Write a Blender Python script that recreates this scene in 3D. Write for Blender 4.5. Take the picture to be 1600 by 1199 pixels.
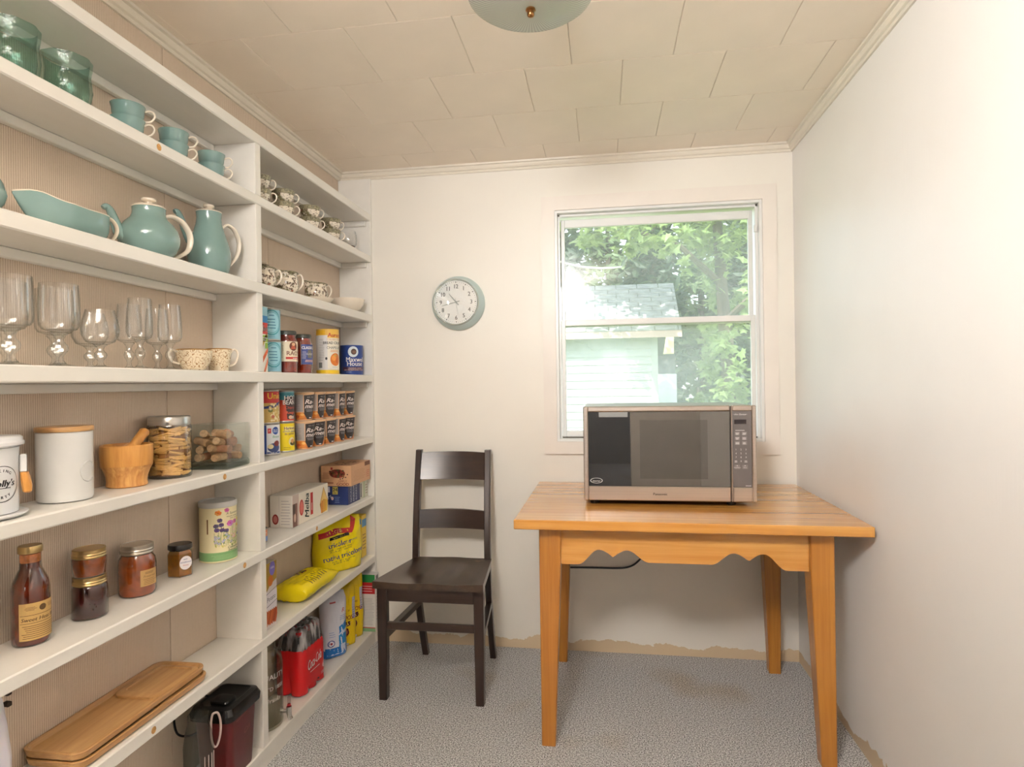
import bpy, math, random
from mathutils import Vector, Matrix
from mathutils.geometry import tessellate_polygon
PI = math.pi
R = math.radians
random.seed(7)
for _o in list(bpy.data.objects):
    bpy.data.objects.remove(_o, do_unlink=True)
SC = bpy.context.scene
COL = SC.collection

# ------------------------------------------------------------------ camera, sky, lights, exposure
cam_d = bpy.data.cameras.new('camera')
cam = bpy.data.objects.new('camera', cam_d)
COL.objects.link(cam)
YAW, PITCH, ROLL, FPX, EYE = 0.1493, -0.0006, 0.0141, 947.2, 1.2
cam_d.sensor_fit = 'HORIZONTAL'
cam_d.sensor_width = 36.0
cam_d.lens = FPX / 1600.0 * 36.0
cam_d.clip_start = 0.02
cam_d.clip_end = 200.0
_f = Vector((-math.sin(YAW) * math.cos(PITCH), math.cos(YAW) * math.cos(PITCH), math.sin(PITCH)))
_r = Vector((math.cos(YAW), math.sin(YAW), 0.0))
_u = _r.cross(_f)
_r2 = _r * math.cos(ROLL) - _u * math.sin(ROLL)
_u2 = _u * math.cos(ROLL) + _r * math.sin(ROLL)
cam.matrix_world = Matrix(((_r2.x, _u2.x, -_f.x, 0.0), (_r2.y, _u2.y, -_f.y, 0.0), (_r2.z, _u2.z, -_f.z, EYE), (0, 0, 0, 1)))
SC.camera = cam
SC.cycles.transparent_max_bounces = 64

SC.view_settings.view_transform = 'Standard'
SC.view_settings.look = 'None'
SC.view_settings.use_curve_mapping = False
SC.view_settings.gamma = 1.0
SC.view_settings.exposure = 0.58

world = bpy.data.worlds.new('sky')
SC.world = world
world.use_nodes = True
_nt = world.node_tree
_bg = _nt.nodes['Background']
_sky = _nt.nodes.new('ShaderNodeTexSky')
_sky.sky_type = 'NISHITA'
_sky.sun_disc = False
_sky.sun_elevation = R(52)
_sky.sun_rotation = R(205)
_sky.air_density = 1.0
_sky.dust_density = 1.5
_hs = _nt.nodes.new('ShaderNodeHueSaturation')
_hs.inputs['Saturation'].default_value = 0.45
_nt.links.new(_sky.outputs[0], _hs.inputs['Color'])
_nt.links.new(_hs.outputs[0], _bg.inputs[0])
_bg.inputs[1].default_value = 0.5


def lamp(name, kind, loc, energy, color=(1, 1, 1), size=1.0, size_y=None, target=None, angle=None):
    d = bpy.data.lights.new(name, kind)
    d.energy = energy
    d.color = color
    if kind == 'AREA':
        d.shape = 'RECTANGLE' if size_y else 'DISK'
        d.size = size
        if size_y:
            d.size_y = size_y
    elif kind == 'POINT':
        d.shadow_soft_size = size
    if angle is not None:
        d.angle = angle
    o = bpy.data.objects.new(name, d)
    COL.objects.link(o)
    o.location = loc
    if target is not None:
        o.rotation_euler = (Vector(target) - Vector(loc)).to_track_quat('-Z', 'Y').to_euler()
    return o


lamp('sun', 'SUN', (-4, -9, 9.5), 6.2, (1.0, 0.95, 0.86), target=(0.5, 0.0, 0), angle=R(0.6))
# photographer's soft flash held high behind the camera, aimed at the upper walls, with a second head bounced off the ceiling
_fl = lamp('flash_key', 'SPOT', (-0.36, -0.10, 2.04), 100.0, (0.985, 0.985, 0.99), target=(0.50, 2.2, 2.02))
_fl.data.spot_size = R(112)
_fl.data.spot_blend = 1.0
_fl.data.shadow_soft_size = 0.17
_fl = lamp('flash_bounce', 'SPOT', (-0.40, -0.25, 1.80), 188.0, (0.975, 0.975, 1.0), target=(-0.38, -0.20, 2.2))
_fl.data.spot_size = R(125)
_fl.data.spot_blend = 0.6
_fl.data.shadow_soft_size = 0.05


# ------------------------------------------------------------------ helpers
def s2l(c):
    c = c / 255.0
    return c / 12.92 if c <= 0.04045 else ((c + 0.055) / 1.055) ** 2.4


def rgb(*c):
    return (s2l(c[0]), s2l(c[1]), s2l(c[2]), 1.0)


MATS = {}


def mat(name, col, rough=0.5, metal=0.0, var=0.06, nscale=(8, 8, 8), bump=0.0, bscale=None, spec=0.5, coat=0.0, ior=None, sss=0.0, detail=3.0):
    """principled surface with a little procedural colour noise and optional fine relief"""
    if name in MATS:
        return MATS[name]
    m = bpy.data.materials.new(name)
    m.use_nodes = True
    nt = m.node_tree
    b = nt.nodes['Principled BSDF']
    col = rgb(*col)
    tc = nt.nodes.new('ShaderNodeTexCoord')
    mp = nt.nodes.new('ShaderNodeMapping')
    mp.inputs['Scale'].default_value = nscale
    nt.links.new(tc.outputs['Object'], mp.inputs[0])
    nz = nt.nodes.new('ShaderNodeTexNoise')
    nz.inputs['Scale'].default_value = 1.0
    nz.inputs['Detail'].default_value = detail
    nt.links.new(mp.outputs[0], nz.inputs['Vector'])
    rp = nt.nodes.new('ShaderNodeValToRGB')
    rp.color_ramp.elements[0].position = 0.3
    rp.color_ramp.elements[1].position = 0.7
    rp.color_ramp.elements[0].color = tuple(max(0, x * (1 - var)) for x in col[:3]) + (1,)
    rp.color_ramp.elements[1].color = tuple(min(1, x * (1 + var)) for x in col[:3]) + (1,)
    nt.links.new(nz.outputs['Fac'], rp.inputs[0])
    nt.links.new(rp.outputs[0], b.inputs['Base Color'])
    b.inputs['Roughness'].default_value = rough
    b.inputs['Metallic'].default_value = metal
    b.inputs['Specular IOR Level'].default_value = spec
    b.inputs['Coat Weight'].default_value = coat
    b.inputs['Coat Roughness'].default_value = 0.08
    if ior:
        b.inputs['IOR'].default_value = ior
    if sss:
        b.inputs['Subsurface Weight'].default_value = sss
        b.inputs['Subsurface Radius'].default_value = (0.02, 0.012, 0.006)
        b.inputs['Subsurface Scale'].default_value = 0.5
    if bump:
        n2 = nt.nodes.new('ShaderNodeTexNoise')
        n2.inputs['Scale'].default_value = 1.0
        n2.inputs['Detail'].default_value = 4.0
        mp2 = nt.nodes.new('ShaderNodeMapping')
        mp2.inputs['Scale'].default_value = bscale or (120, 120, 120)
        nt.links.new(tc.outputs['Object'], mp2.inputs[0])
        nt.links.new(mp2.outputs[0], n2.inputs['Vector'])
        bp = nt.nodes.new('ShaderNodeBump')
        bp.inputs['Strength'].default_value = bump
        bp.inputs['Distance'].default_value = 0.002
        nt.links.new(n2.outputs['Fac'], bp.inputs['Height'])
        nt.links.new(bp.outputs[0], b.inputs['Normal'])
    MATS[name] = m
    return m


def nodes(m):
    return m.node_tree, m.node_tree.nodes['Principled BSDF']


def wood(name, c1, c2, scale=(1.2, 26, 26), rough=0.35, coat=0.0, dark=None, knots=True):
    """long grain along the object's X (swap the scale for another axis)"""
    if name in MATS:
        return MATS[name]
    m = bpy.data.materials.new(name)
    m.use_nodes = True
    nt, b = nodes(m)
    tc = nt.nodes.new('ShaderNodeTexCoord')
    mp = nt.nodes.new('ShaderNodeMapping')
    mp.inputs['Scale'].default_value = scale
    nt.links.new(tc.outputs['Object'], mp.inputs[0])
    nz = nt.nodes.new('ShaderNodeTexNoise')
    nz.inputs['Scale'].default_value = 1.4
    nz.inputs['Detail'].default_value = 6.0
    nz.inputs['Roughness'].default_value = 0.62
    nz.inputs['Distortion'].default_value = 0.5
    nt.links.new(mp.outputs[0], nz.inputs['Vector'])
    rp = nt.nodes.new('ShaderNodeValToRGB')
    e = rp.color_ramp.elements
    e[0].position, e[1].position = 0.32, 0.68
    e[0].color, e[1].color = rgb(*c1), rgb(*c2)
    if dark:
        k = e.new(0.22)
        k.color = rgb(*dark)
    nt.links.new(nz.outputs['Fac'], rp.inputs[0])
    nt.links.new(rp.outputs[0], b.inputs['Base Color'])
    b.inputs['Roughness'].default_value = rough
    b.inputs['Coat Weight'].default_value = coat
    b.inputs['Coat Roughness'].default_value = 0.12
    bp = nt.nodes.new('ShaderNodeBump')
    bp.inputs['Strength'].default_value = 0.12
    bp.inputs['Distance'].default_value = 0.001
    nt.links.new(nz.outputs['Fac'], bp.inputs['Height'])
    nt.links.new(bp.outputs[0], b.inputs['Normal'])
    MATS[name] = m
    return m


def glass(name, tint=(235, 240, 238), rough=0.0, thin=True, absorb=0.12, bump=0.0, bscale=90, ior=1.45, edge=0.25):
    """clear glass: real refraction where it is thick, light passes for shadows through the glossy/transparent mix"""
    if name in MATS:
        return MATS[name]
    m = bpy.data.materials.new(name)
    m.use_nodes = True
    nt = m.node_tree
    nt.nodes.remove(nt.nodes['Principled BSDF'])
    out = nt.nodes['Material Output']
    tr = nt.nodes.new('ShaderNodeBsdfTransparent')
    nz = nt.nodes.new('ShaderNodeTexNoise')
    nz.inputs['Scale'].default_value = 14.0
    rp = nt.nodes.new('ShaderNodeValToRGB')
    c = rgb(*tint)
    rp.color_ramp.elements[0].color = tuple(x * 0.985 for x in c[:3]) + (1,)
    rp.color_ramp.elements[1].color = c
    nt.links.new(nz.outputs['Fac'], rp.inputs[0])
    glass_tint = rp.outputs[0]
    gl = nt.nodes.new('ShaderNodeBsdfGlossy')
    gl.inputs['Roughness'].default_value = rough + 0.02
    gl.inputs['Color'].default_value = (1, 1, 1, 1)
    lw = nt.nodes.new('ShaderNodeLayerWeight')
    lw.inputs['Blend'].default_value = 0.5
    pw = nt.nodes.new('ShaderNodeMath')
    pw.operation = 'POWER'
    pw.inputs[1].default_value = 4.0
    nt.links.new(lw.outputs['Facing'], pw.inputs[0])
    fr = nt.nodes.new('ShaderNodeMath')
    fr.operation = 'MULTIPLY_ADD'
    fr.inputs[1].default_value = 0.42
    fr.inputs[2].default_value = ((ior - 1) / (ior + 1)) ** 2
    nt.links.new(pw.outputs[0], fr.inputs[0])
    # glass looks denser along its edges, where one looks through more of it
    p3 = nt.nodes.new('ShaderNodeMath')
    p3.operation = 'POWER'
    p3.inputs[1].default_value = 3.0
    nt.links.new(lw.outputs['Facing'], p3.inputs[0])
    em = nt.nodes.new('ShaderNodeMix')
    em.data_type = 'RGBA'
    em.blend_type = 'MULTIPLY'
    nt.links.new(p3.outputs[0], em.inputs[0])
    nt.links.new(glass_tint, em.inputs[6])
    em.inputs[7].default_value = (1 - edge, 1 - edge * 0.93, 1 - edge * 0.97, 1)
    nt.links.new(em.outputs[2], tr.inputs[0])
    if bump:
        n2 = nt.nodes.new('ShaderNodeTexNoise')
        n2.inputs['Scale'].default_value = bscale
        tc = nt.nodes.new('ShaderNodeTexCoord')
        nt.links.new(tc.outputs['Object'], n2.inputs['Vector'])
        bp = nt.nodes.new('ShaderNodeBump')
        bp.inputs['Strength'].default_value = bump
        bp.inputs['Distance'].default_value = 0.004
        nt.links.new(n2.outputs['Fac'], bp.inputs['Height'])
        nt.links.new(bp.outputs[0], gl.inputs['Normal'])
        nt.links.new(bp.outputs[0], lw.inputs['Normal'])
    mx = nt.nodes.new('ShaderNodeMixShader')
    nt.links.new(fr.outputs[0], mx.inputs[0])
    nt.links.new(tr.outputs[0], mx.inputs[1])
    nt.links.new(gl.outputs[0], mx.inputs[2])
    nt.links.new(mx.outputs[0], out.inputs['Surface'])
    MATS[name] = m
    return m


def fluid(name, col, rough=0.12, trans=0.12):
    """preserve or sauce seen through its jar: deep coloured, glossy"""
    m = mat(name, tuple(int(c * 0.86) for c in col), rough, var=0.3, nscale=(60, 60, 60), coat=0.4)
    nt, b = nodes(m)
    b.inputs['Transmission Weight'].default_value = 0.0
    b.inputs['Subsurface Weight'].default_value = trans
    b.inputs['Subsurface Radius'].default_value = (0.03, 0.012, 0.004)
    b.inputs['Subsurface Scale'].default_value = 0.6
    return m


class G:
    """a mesh under construction"""

    def __init__(s):
        s.v, s.f, s.c = [], [], None

    def add(s, vs, fs):
        k = len(s.v)
        s.v += [tuple(p) for p in vs]
        s.f += [tuple(k + i for i in q) for q in fs]
        return s

    def box(s, x0, x1, y0, y1, z0, z1, b=0.0):
        if b <= 0:
            vs = [(x, y, z) for x in (x0, x1) for y in (y0, y1) for z in (z0, z1)]
            return s.add(vs, [(0, 1, 3, 2), (4, 6, 7, 5), (0, 4, 5, 1), (2, 3, 7, 6), (0, 2, 6, 4), (1, 5, 7, 3)])
        X, Y, Z = (x0, x1), (y0, y1), (z0, z1)
        vs, ix = [], {}
        for i in (0, 1):
            for j in (0, 1):
                for k in (0, 1):
                    sx, sy, sz = (b, -b)[i], (b, -b)[j], (b, -b)[k]
                    for a in range(3):
                        p = [X[i] + sx, Y[j] + sy, Z[k] + sz]
                        p[a] = (X[i], Y[j], Z[k])[a]
                        ix[i, j, k, a] = len(vs)
                        vs.append(tuple(p))
        fs = []
        for a in range(3):
            o1, o2 = (a + 1) % 3, (a + 2) % 3
            for sd in (0, 1):
                q = []
                for m, n in ((0, 0), (1, 0), (1, 1), (0, 1)):
                    t = [0, 0, 0]
                    t[a], t[o1], t[o2] = sd, m, n
                    q.append(ix[t[0], t[1], t[2], a])
                fs.append(tuple(q) if sd else tuple(reversed(q)))
            for m in (0, 1):
                for n in (0, 1):
                    t0, t1 = [0, 0, 0], [0, 0, 0]
                    t0[o1], t0[o2], t1[o1], t1[o2] = m, n, m, n
                    t1[a] = 1
                    q = (ix[(*t0, o1)], ix[(*t1, o1)], ix[(*t1, o2)], ix[(*t0, o2)])
                    fs.append(q if (m + n) % 2 else tuple(reversed(q)))
        for i in (0, 1):
            for j in (0, 1):
                for k in (0, 1):
                    q = (ix[i, j, k, 0], ix[i, j, k, 1], ix[i, j, k, 2])
                    fs.append(q if (i + j + k) % 2 else tuple(reversed(q)))
        return s.add(vs, fs)

    def rings(s, rings, close=True, cap0=True, cap1=True):
        n = len(rings[0])
        k = len(s.v)
        for r in rings:
            s.v += [tuple(p) for p in r]
        for a in range(len(rings) - 1):
            for i in range(n if close else n - 1):
                j = (i + 1) % n
                s.f.append((k + a * n + i, k + a * n + j, k + (a + 1) * n + j, k + (a + 1) * n + i))
        if cap0:
            s.f.append(tuple(k + i for i in reversed(range(n))))
        if cap1:
            s.f.append(tuple(k + (len(rings) - 1) * n + i for i in range(n)))
        return s

    def lathe(s, prof, n=32, x=0.0, y=0.0, sx=1.0, sy=1.0, cap0=True, cap1=True):
        rs = [[(x + max(r, 1e-5) * sx * math.cos(2 * PI * i / n), y + max(r, 1e-5) * sy * math.sin(2 * PI * i / n), z) for i in range(n)] for r, z in prof]
        return s.rings(rs, True, cap0, cap1)

    def tube(s, pts, rad, n=10, cap=True, flat=1.0, ref=(0, 0, 1)):
        pts = [Vector(p) for p in pts]
        if not isinstance(rad, (list, tuple)):
            rad = [rad] * len(pts)
        rs, up = [], Vector(ref)
        for i, p in enumerate(pts):
            t = (pts[min(i + 1, len(pts) - 1)] - pts[max(i - 1, 0)]).normalized()
            a = up - t * up.dot(t)
            if a.length < 1e-4:
                a = Vector((1, 0, 0)) - t * t.x
                if a.length < 1e-4:
                    a = Vector((0, 1, 0))
            a.normalize()
            up = a
            b = t.cross(a)
            rs.append([p + a * (rad[i] * math.cos(2 * PI * k / n)) + b * (rad[i] * flat * math.sin(2 * PI * k / n)) for k in range(n)])
        return s.rings(rs, True, cap, cap)

    def prism(s, out, axis, d0, d1):
        """extrude a flat outline (list of 2-tuples) along axis 0/1/2"""
        def P3(a, b, d):
            return ((d, a, b), (a, d, b), (a, b, d))[axis]
        n = len(out)
        k = len(s.v)
        s.v += [P3(a, b, d0) for a, b in out] + [P3(a, b, d1) for a, b in out]
        for i in range(n):
            j = (i + 1) % n
            s.f.append((k + i, k + j, k + n + j, k + n + i))
        s.f.append(tuple(k + i for i in reversed(range(n))))
        s.f.append(tuple(k + n + i for i in range(n)))
        return s

    def grid(s, fn, nu, nv):
        k = len(s.v)
        s.v += [tuple(fn(i / nu, j / nv)) for i in range(nu + 1) for j in range(nv + 1)]
        for i in range(nu):
            for j in range(nv):
                a = k + i * (nv + 1) + j
                s.f.append((a, a + nv + 1, a + nv + 2, a + 1))
        return s

    def move(s, dx=0, dy=0, dz=0, rz=0.0, k0=0):
        c, n = math.cos(rz), math.sin(rz)
        for i in range(k0, len(s.v)):
            x, y, z = s.v[i]
            s.v[i] = (x * c - y * n + dx, x * n + y * c + dy, z + dz)
        return s


def mesh(name, g, m, smooth=40.0, fix=True):
    me = bpy.data.meshes.new(name)
    me.from_pydata(g.v, [], g.f)
    if fix:
        import bmesh
        bm = bmesh.new()
        bm.from_mesh(me)
        bmesh.ops.recalc_face_normals(bm, faces=bm.faces)
        bm.to_mesh(me)
        bm.free()
    if m is not None:
        me.materials.append(m)
    if smooth:
        me.polygons.foreach_set('use_smooth', [True] * len(me.polygons))
        me.set_sharp_from_angle(angle=R(smooth))
    me.update()
    return me


def put(name, me, parent=None, loc=None, rot=None):
    o = bpy.data.objects.new(name, me)
    COL.objects.link(o)
    if parent is not None:
        o.parent = parent
    if loc is not None:
        o.location = loc
    if rot is not None:
        o.rotation_euler = rot
    return o


def part(name, g, m, parent=None, loc=None, rot=None, smooth=40.0, label=None, kind=None, fix=True):
    o = put(name, mesh(name, g, m, smooth, fix), parent, loc, rot)
    if label:
        o['label'] = label
    if kind:
        o['kind'] = kind
    return o


def thing(name, label, cat, loc=(0, 0, 0), rz=0.0, group=None):
    o = bpy.data.objects.new(name, None)
    o.empty_display_size = 0.05
    COL.objects.link(o)
    o.location = loc
    o.rotation_euler = (0, 0, rz)
    return tag(o, label, cat, group)


def tag(o, label, cat, group=None):
    o['label'] = label
    o['category'] = cat
    if group:
        o['group'] = group
    return o


def struct(o):
    o['kind'] = 'structure'
    return o


def root(name):
    o = bpy.data.objects.new(name, None)
    COL.objects.link(o)
    return struct(o)


def dup(src, loc, rz, label=None, group=None):
    r = src.copy()
    COL.objects.link(r)
    r.location = loc
    r.rotation_euler = (0, 0, rz)
    if label:
        r['label'] = label
    if group:
        r['group'] = group
    for ch in list(src.children):
        c = ch.copy()
        COL.objects.link(c)
        c.parent = r
        for gc in list(ch.children):
            d = gc.copy()
            COL.objects.link(d)
            d.parent = c
    return r


# ---- flat print (lettering and label graphics) laid on cans, boxes and bags
_txt = {}


def text_tris(body, shear=0.0):
    key = (body, shear)
    if key in _txt:
        return _txt[key]
    cu = bpy.data.curves.new('lettering', 'FONT')
    cu.body = body
    cu.size = 1.0
    cu.resolution_u = 2
    cu.shear = shear
    cu.align_x = 'CENTER'
    o = bpy.data.objects.new('lettering', cu)
    COL.objects.link(o)
    dg = bpy.context.evaluated_depsgraph_get()
    ev = o.evaluated_get(dg)
    me = ev.to_mesh()
    me.calc_loop_triangles()
    vs = [(v.co.x, v.co.y) for v in me.vertices]
    tr = [tuple(vs[i] for i in t.vertices) for t in me.loop_triangles]
    ev.to_mesh_clear()
    bpy.data.objects.remove(o, do_unlink=True)
    bpy.data.curves.remove(cu)
    _txt[key] = tr
    return tr


def print_mat(name='print', rough=0.45):
    if name in MATS:
        return MATS[name]
    m = bpy.data.materials.new(name)
    m.use_nodes = True
    nt, b = nodes(m)
    at = nt.nodes.new('ShaderNodeAttribute')
    at.attribute_name = 'ink'
    nz = nt.nodes.new('ShaderNodeTexNoise')
    nz.inputs['Scale'].default_value = 90.0
    hs = nt.nodes.new('ShaderNodeHueSaturation')
    mr = nt.nodes.new('ShaderNodeMapRange')
    mr.inputs['To Min'].default_value = 0.92
    mr.inputs['To Max'].default_value = 1.08
    nt.links.new(nz.outputs['Fac'], mr.inputs['Value'])
    nt.links.new(mr.outputs[0], hs.inputs['Value'])
    nt.links.new(at.outputs['Color'], hs.inputs['Color'])
    nt.links.new(hs.outputs[0], b.inputs['Base Color'])
    b.inputs['Roughness'].default_value = rough
    MATS[name] = m
    return m


def clip(poly, x, keep_right):
    out = []
    n = len(poly)
    for i in range(n):
        a, b = poly[i], poly[(i + 1) % n]
        ia = a[0] >= x if keep_right else a[0] <= x
        ib = b[0] >= x if keep_right else b[0] <= x
        if ia:
            out.append(a)
        if ia != ib and abs(b[0] - a[0]) > 1e-12:
            t = (x - a[0]) / (b[0] - a[0])
            out.append((x, a[1] + t * (b[1] - a[1])))
    return out


class Ink:
    def __init__(s):
        s.p = []

    def poly(s, pts, col, layer=1):
        c = rgb(*col)
        tri = tessellate_polygon([[Vector((a, b, 0)) for a, b in pts]]) if len(pts) > 4 else None
        if tri is None:
            s.p.append((list(pts), c, layer))
        else:
            for t in tri:
                s.p.append(([pts[i] for i in t], c, layer))
        return s

    def rect(s, u0, u1, v0, v1, col, layer=1):
        return s.poly([(u0, v0), (u1, v0), (u1, v1), (u0, v1)], col, layer)

    def ell(s, u, v, ru, rv, col, layer=1, n=18):
        c = rgb(*col)
        s.p.append(([(u + ru * math.cos(2 * PI * i / n), v + rv * math.sin(2 * PI * i / n)) for i in range(n)], c, layer))
        return s

    def text(s, body, u, v, size, col, layer=3, sx=1.0, shear=0.0, rot=0.0, fat=0.0):
        c = rgb(*col)
        ca, sa = math.cos(rot), math.sin(rot)
        for d in ((0, 0),) if not fat else ((-fat, 0), (fat, 0), (0, 0)):
            for t in text_tris(body, shear):
                q = []
                for a, b in t:
                    a, b = a * size * sx + d[0], (b - 0.33) * size + d[1]
                    q.append((u + a * ca - b * sa, v + a * sa + b * ca))
                s.p.append((q, c, layer))
        return s

    def lines(s, u0, u1, v0, v1, n, col, layer=2, seed=1, thick=0.4):
        rg = random.Random(seed)
        h = (v1 - v0) / n
        for i in range(n):
            v = v0 + i * h
            a = u0 + (u1 - u0) * rg.uniform(0, 0.12)
            b = u1 - (u1 - u0) * rg.uniform(0, 0.22)
            s.rect(a, b, v, v + h * thick, col, layer)
        return s

    def build(s, name, fn, parent, du=None, rough=0.45, step=0.00022, ulim=None, vlim=None, dv=None):
        """fn(u, v, offset) -> point; pieces are cut into strips du wide so that they follow a curved wall"""
        v, f, cols = [], [], []
        for pts, c, layer in s.p:
            if ulim:
                pts = clip(clip(pts, ulim[0], True), ulim[1], False)
                if len(pts) < 3:
                    continue
            if vlim:
                pts = [(b, a) for a, b in clip(clip([(b, a) for a, b in pts], vlim[0], True), vlim[1], False)]
                if len(pts) < 3:
                    continue
            pieces = [pts]
            if du:
                lo, hi = min(p[0] for p in pts), max(p[0] for p in pts)
                if hi - lo > du * 1.2:
                    pieces = []
                    n = int(math.ceil((hi - lo) / du))
                    for i in range(n):
                        q = clip(clip(pts, lo + (hi - lo) * i / n, True), lo + (hi - lo) * (i + 1) / n, False)
                        if len(q) >= 3:
                            pieces.append(q)
            if dv:
                cut = []
                for q in pieces:
                    lo, hi = min(p[1] for p in q), max(p[1] for p in q)
                    n = int(math.ceil((hi - lo) / dv)) if hi - lo > dv * 1.2 else 1
                    if n == 1:
                        cut.append(q)
                        continue
                    w = [(b, a) for a, b in q]
                    for i in range(n):
                        z = clip(clip(w, lo + (hi - lo) * i / n, True), lo + (hi - lo) * (i + 1) / n, False)
                        if len(z) >= 3:
                            cut.append([(b, a) for a, b in z])
                pieces = cut
            for q in pieces:
                k = len(v)
                v += [tuple(fn(a, b, layer * step + 0.0003)) for a, b in q]
                f.append(tuple(range(k, k + len(q))))
                cols.append(c)
        me = bpy.data.meshes.new(name)
        me.from_pydata(v, [], f)
        at = me.color_attributes.new('ink', 'FLOAT_COLOR', 'CORNER')
        data = []
        for p, c in zip(me.polygons, cols):
            data += list(c) * p.loop_total
        at.data.foreach_set('color', data)
        me.materials.append(print_mat('print_%02d' % int(rough * 100), rough))
        me.update()
        return put(name, me, parent)


def on_cyl(r, z0=0.0):
    """label coordinates: u runs round the front (+X) towards +Y, v runs up"""
    def fn(u, v, off):
        a = u / r
        return ((r + off) * math.cos(a), (r + off) * math.sin(a), z0 + v)
    return fn


def on_cone(rf, z0=0.0):
    def fn(u, v, off):
        r = rf(v)
        a = u / rf(0)
        return ((r + off) * math.cos(a), (r + off) * math.sin(a), z0 + v)
    return fn


def on_plane(o, du, dv):
    o, du, dv = Vector(o), Vector(du), Vector(dv)
    n = du.cross(dv).normalized()

    def fn(u, v, off):
        return o + du * u + dv * v + n * off
    return fn

# ------------------------------------------------------------------ the room
WL, WR, WB, ZC = -1.2214, 0.8058, 2.7192, 2.2     # left, right, back wall faces, ceiling
YF = -0.70                                          # wall with the doorway, behind the camera


def paint_with_bare_strip(name, col, bare=(214, 192, 160), h=0.05):
    m = mat(name, col, 0.42, var=0.018, nscale=(3, 3, 3), bump=0.12, bscale=(140, 140, 9))
    nt, b = nodes(m)
    tc = nt.nodes.new('ShaderNodeTexCoord')
    sp = nt.nodes.new('ShaderNodeSeparateXYZ')
    nt.links.new(tc.outputs['Object'], sp.inputs[0])
    nz = nt.nodes.new('ShaderNodeTexNoise')
    nz.inputs['Scale'].default_value = 4.0
    nz.inputs['Detail'].default_value = 9.0
    nz.inputs['Roughness'].default_value = 0.62
    nt.links.new(tc.outputs['Object'], nz.inputs['Vector'])
    ma = nt.nodes.new('ShaderNodeMath')
    ma.operation = 'MULTIPLY_ADD'
    ma.inputs[1].default_value = 0.17
    ma.inputs[2].default_value = h - 0.088
    nt.links.new(nz.outputs['Fac'], ma.inputs[0])
    lt = nt.nodes.new('ShaderNodeMath')
    lt.operation = 'LESS_THAN'
    nt.links.new(sp.outputs['Z'], lt.inputs[0])
    nt.links.new(ma.outputs[0], lt.inputs[1])
    mx = nt.nodes.new('ShaderNodeMix')
    mx.data_type = 'RGBA'
    old = b.inputs['Base Color'].links[0].from_socket
    nt.links.new(lt.outputs[0], mx.inputs[0])
    nt.links.new(old, mx.inputs[6])
    mx.inputs[7].default_value = rgb(*bare)
    nt.links.new(mx.outputs[2], b.inputs['Base Color'])
    return m


M_WALLB = paint_with_bare_strip('back_wall_paint', (241, 235, 224))
M_WALLR = paint_with_bare_strip('right_wall_paint', (243, 240, 236), h=0.045)
M_TRIM = mat('trim_paint', (233, 224, 208), 0.4, var=0.03)
M_CASE = mat('casing_paint', (240, 231, 221), 0.38, var=0.02)
M_TILE = mat('ceiling_tile', (249, 236, 219), 0.55, var=0.025, nscale=(5, 5, 5), bump=0.15, bscale=(60, 60, 60))
M_DARK = mat('dark_gap', (60, 46, 34), 0.9)
M_SHELF = mat('shelf_paint', (240, 236, 228), 0.36, var=0.02, nscale=(20, 3, 20), bump=0.18, bscale=(60, 9, 60))


def ribbed_paper():
    m = bpy.data.materials.new('ribbed_wall_paper')
    m.use_nodes = True
    nt, b = nodes(m)
    tc = nt.nodes.new('ShaderNodeTexCoord')
    wv = nt.nodes.new('ShaderNodeTexWave')
    wv.bands_direction = 'Y'
    wv.wave_profile = 'SIN'
    wv.inputs['Scale'].default_value = 2 * PI / 0.0052 / 20.0
    wv.inputs['Distortion'].default_value = 0.6
    wv.inputs['Detail'].default_value = 2.0
    nt.links.new(tc.outputs['Object'], wv.inputs['Vector'])
    nz = nt.nodes.new('ShaderNodeTexNoise')
    nz.inputs['Scale'].default_value = 170.0
    nz.inputs['Detail'].default_value = 3.0
    nt.links.new(tc.outputs['Object'], nz.inputs['Vector'])
    ad = nt.nodes.new('ShaderNodeMath')
    ad.operation = 'MULTIPLY_ADD'
    ad.inputs[1].default_value = 0.35
    nt.links.new(nz.outputs['Fac'], ad.inputs[0])
    nt.links.new(wv.outputs['Fac'], ad.inputs[2])
    rp = nt.nodes.new('ShaderNodeValToRGB')
    rp.color_ramp.elements[0].position = 0.15
    rp.color_ramp.elements[1].position = 1.0
    rp.color_ramp.elements[0].color = rgb(200, 178, 156)
    rp.color_ramp.elements[1].color = rgb(226, 209, 190)
    nt.links.new(ad.outputs[0], rp.inputs[0])
    nt.links.new(rp.outputs[0], b.inputs['Base Color'])
    b.inputs['Roughness'].default_value = 0.75
    bp = nt.nodes.new('ShaderNodeBump')
    bp.inputs['Strength'].default_value = 0.35
    bp.inputs['Distance'].default_value = 0.001
    nt.links.new(ad.outputs[0], bp.inputs['Height'])
    nt.links.new(bp.outputs[0], b.inputs['Normal'])
    return m


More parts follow.
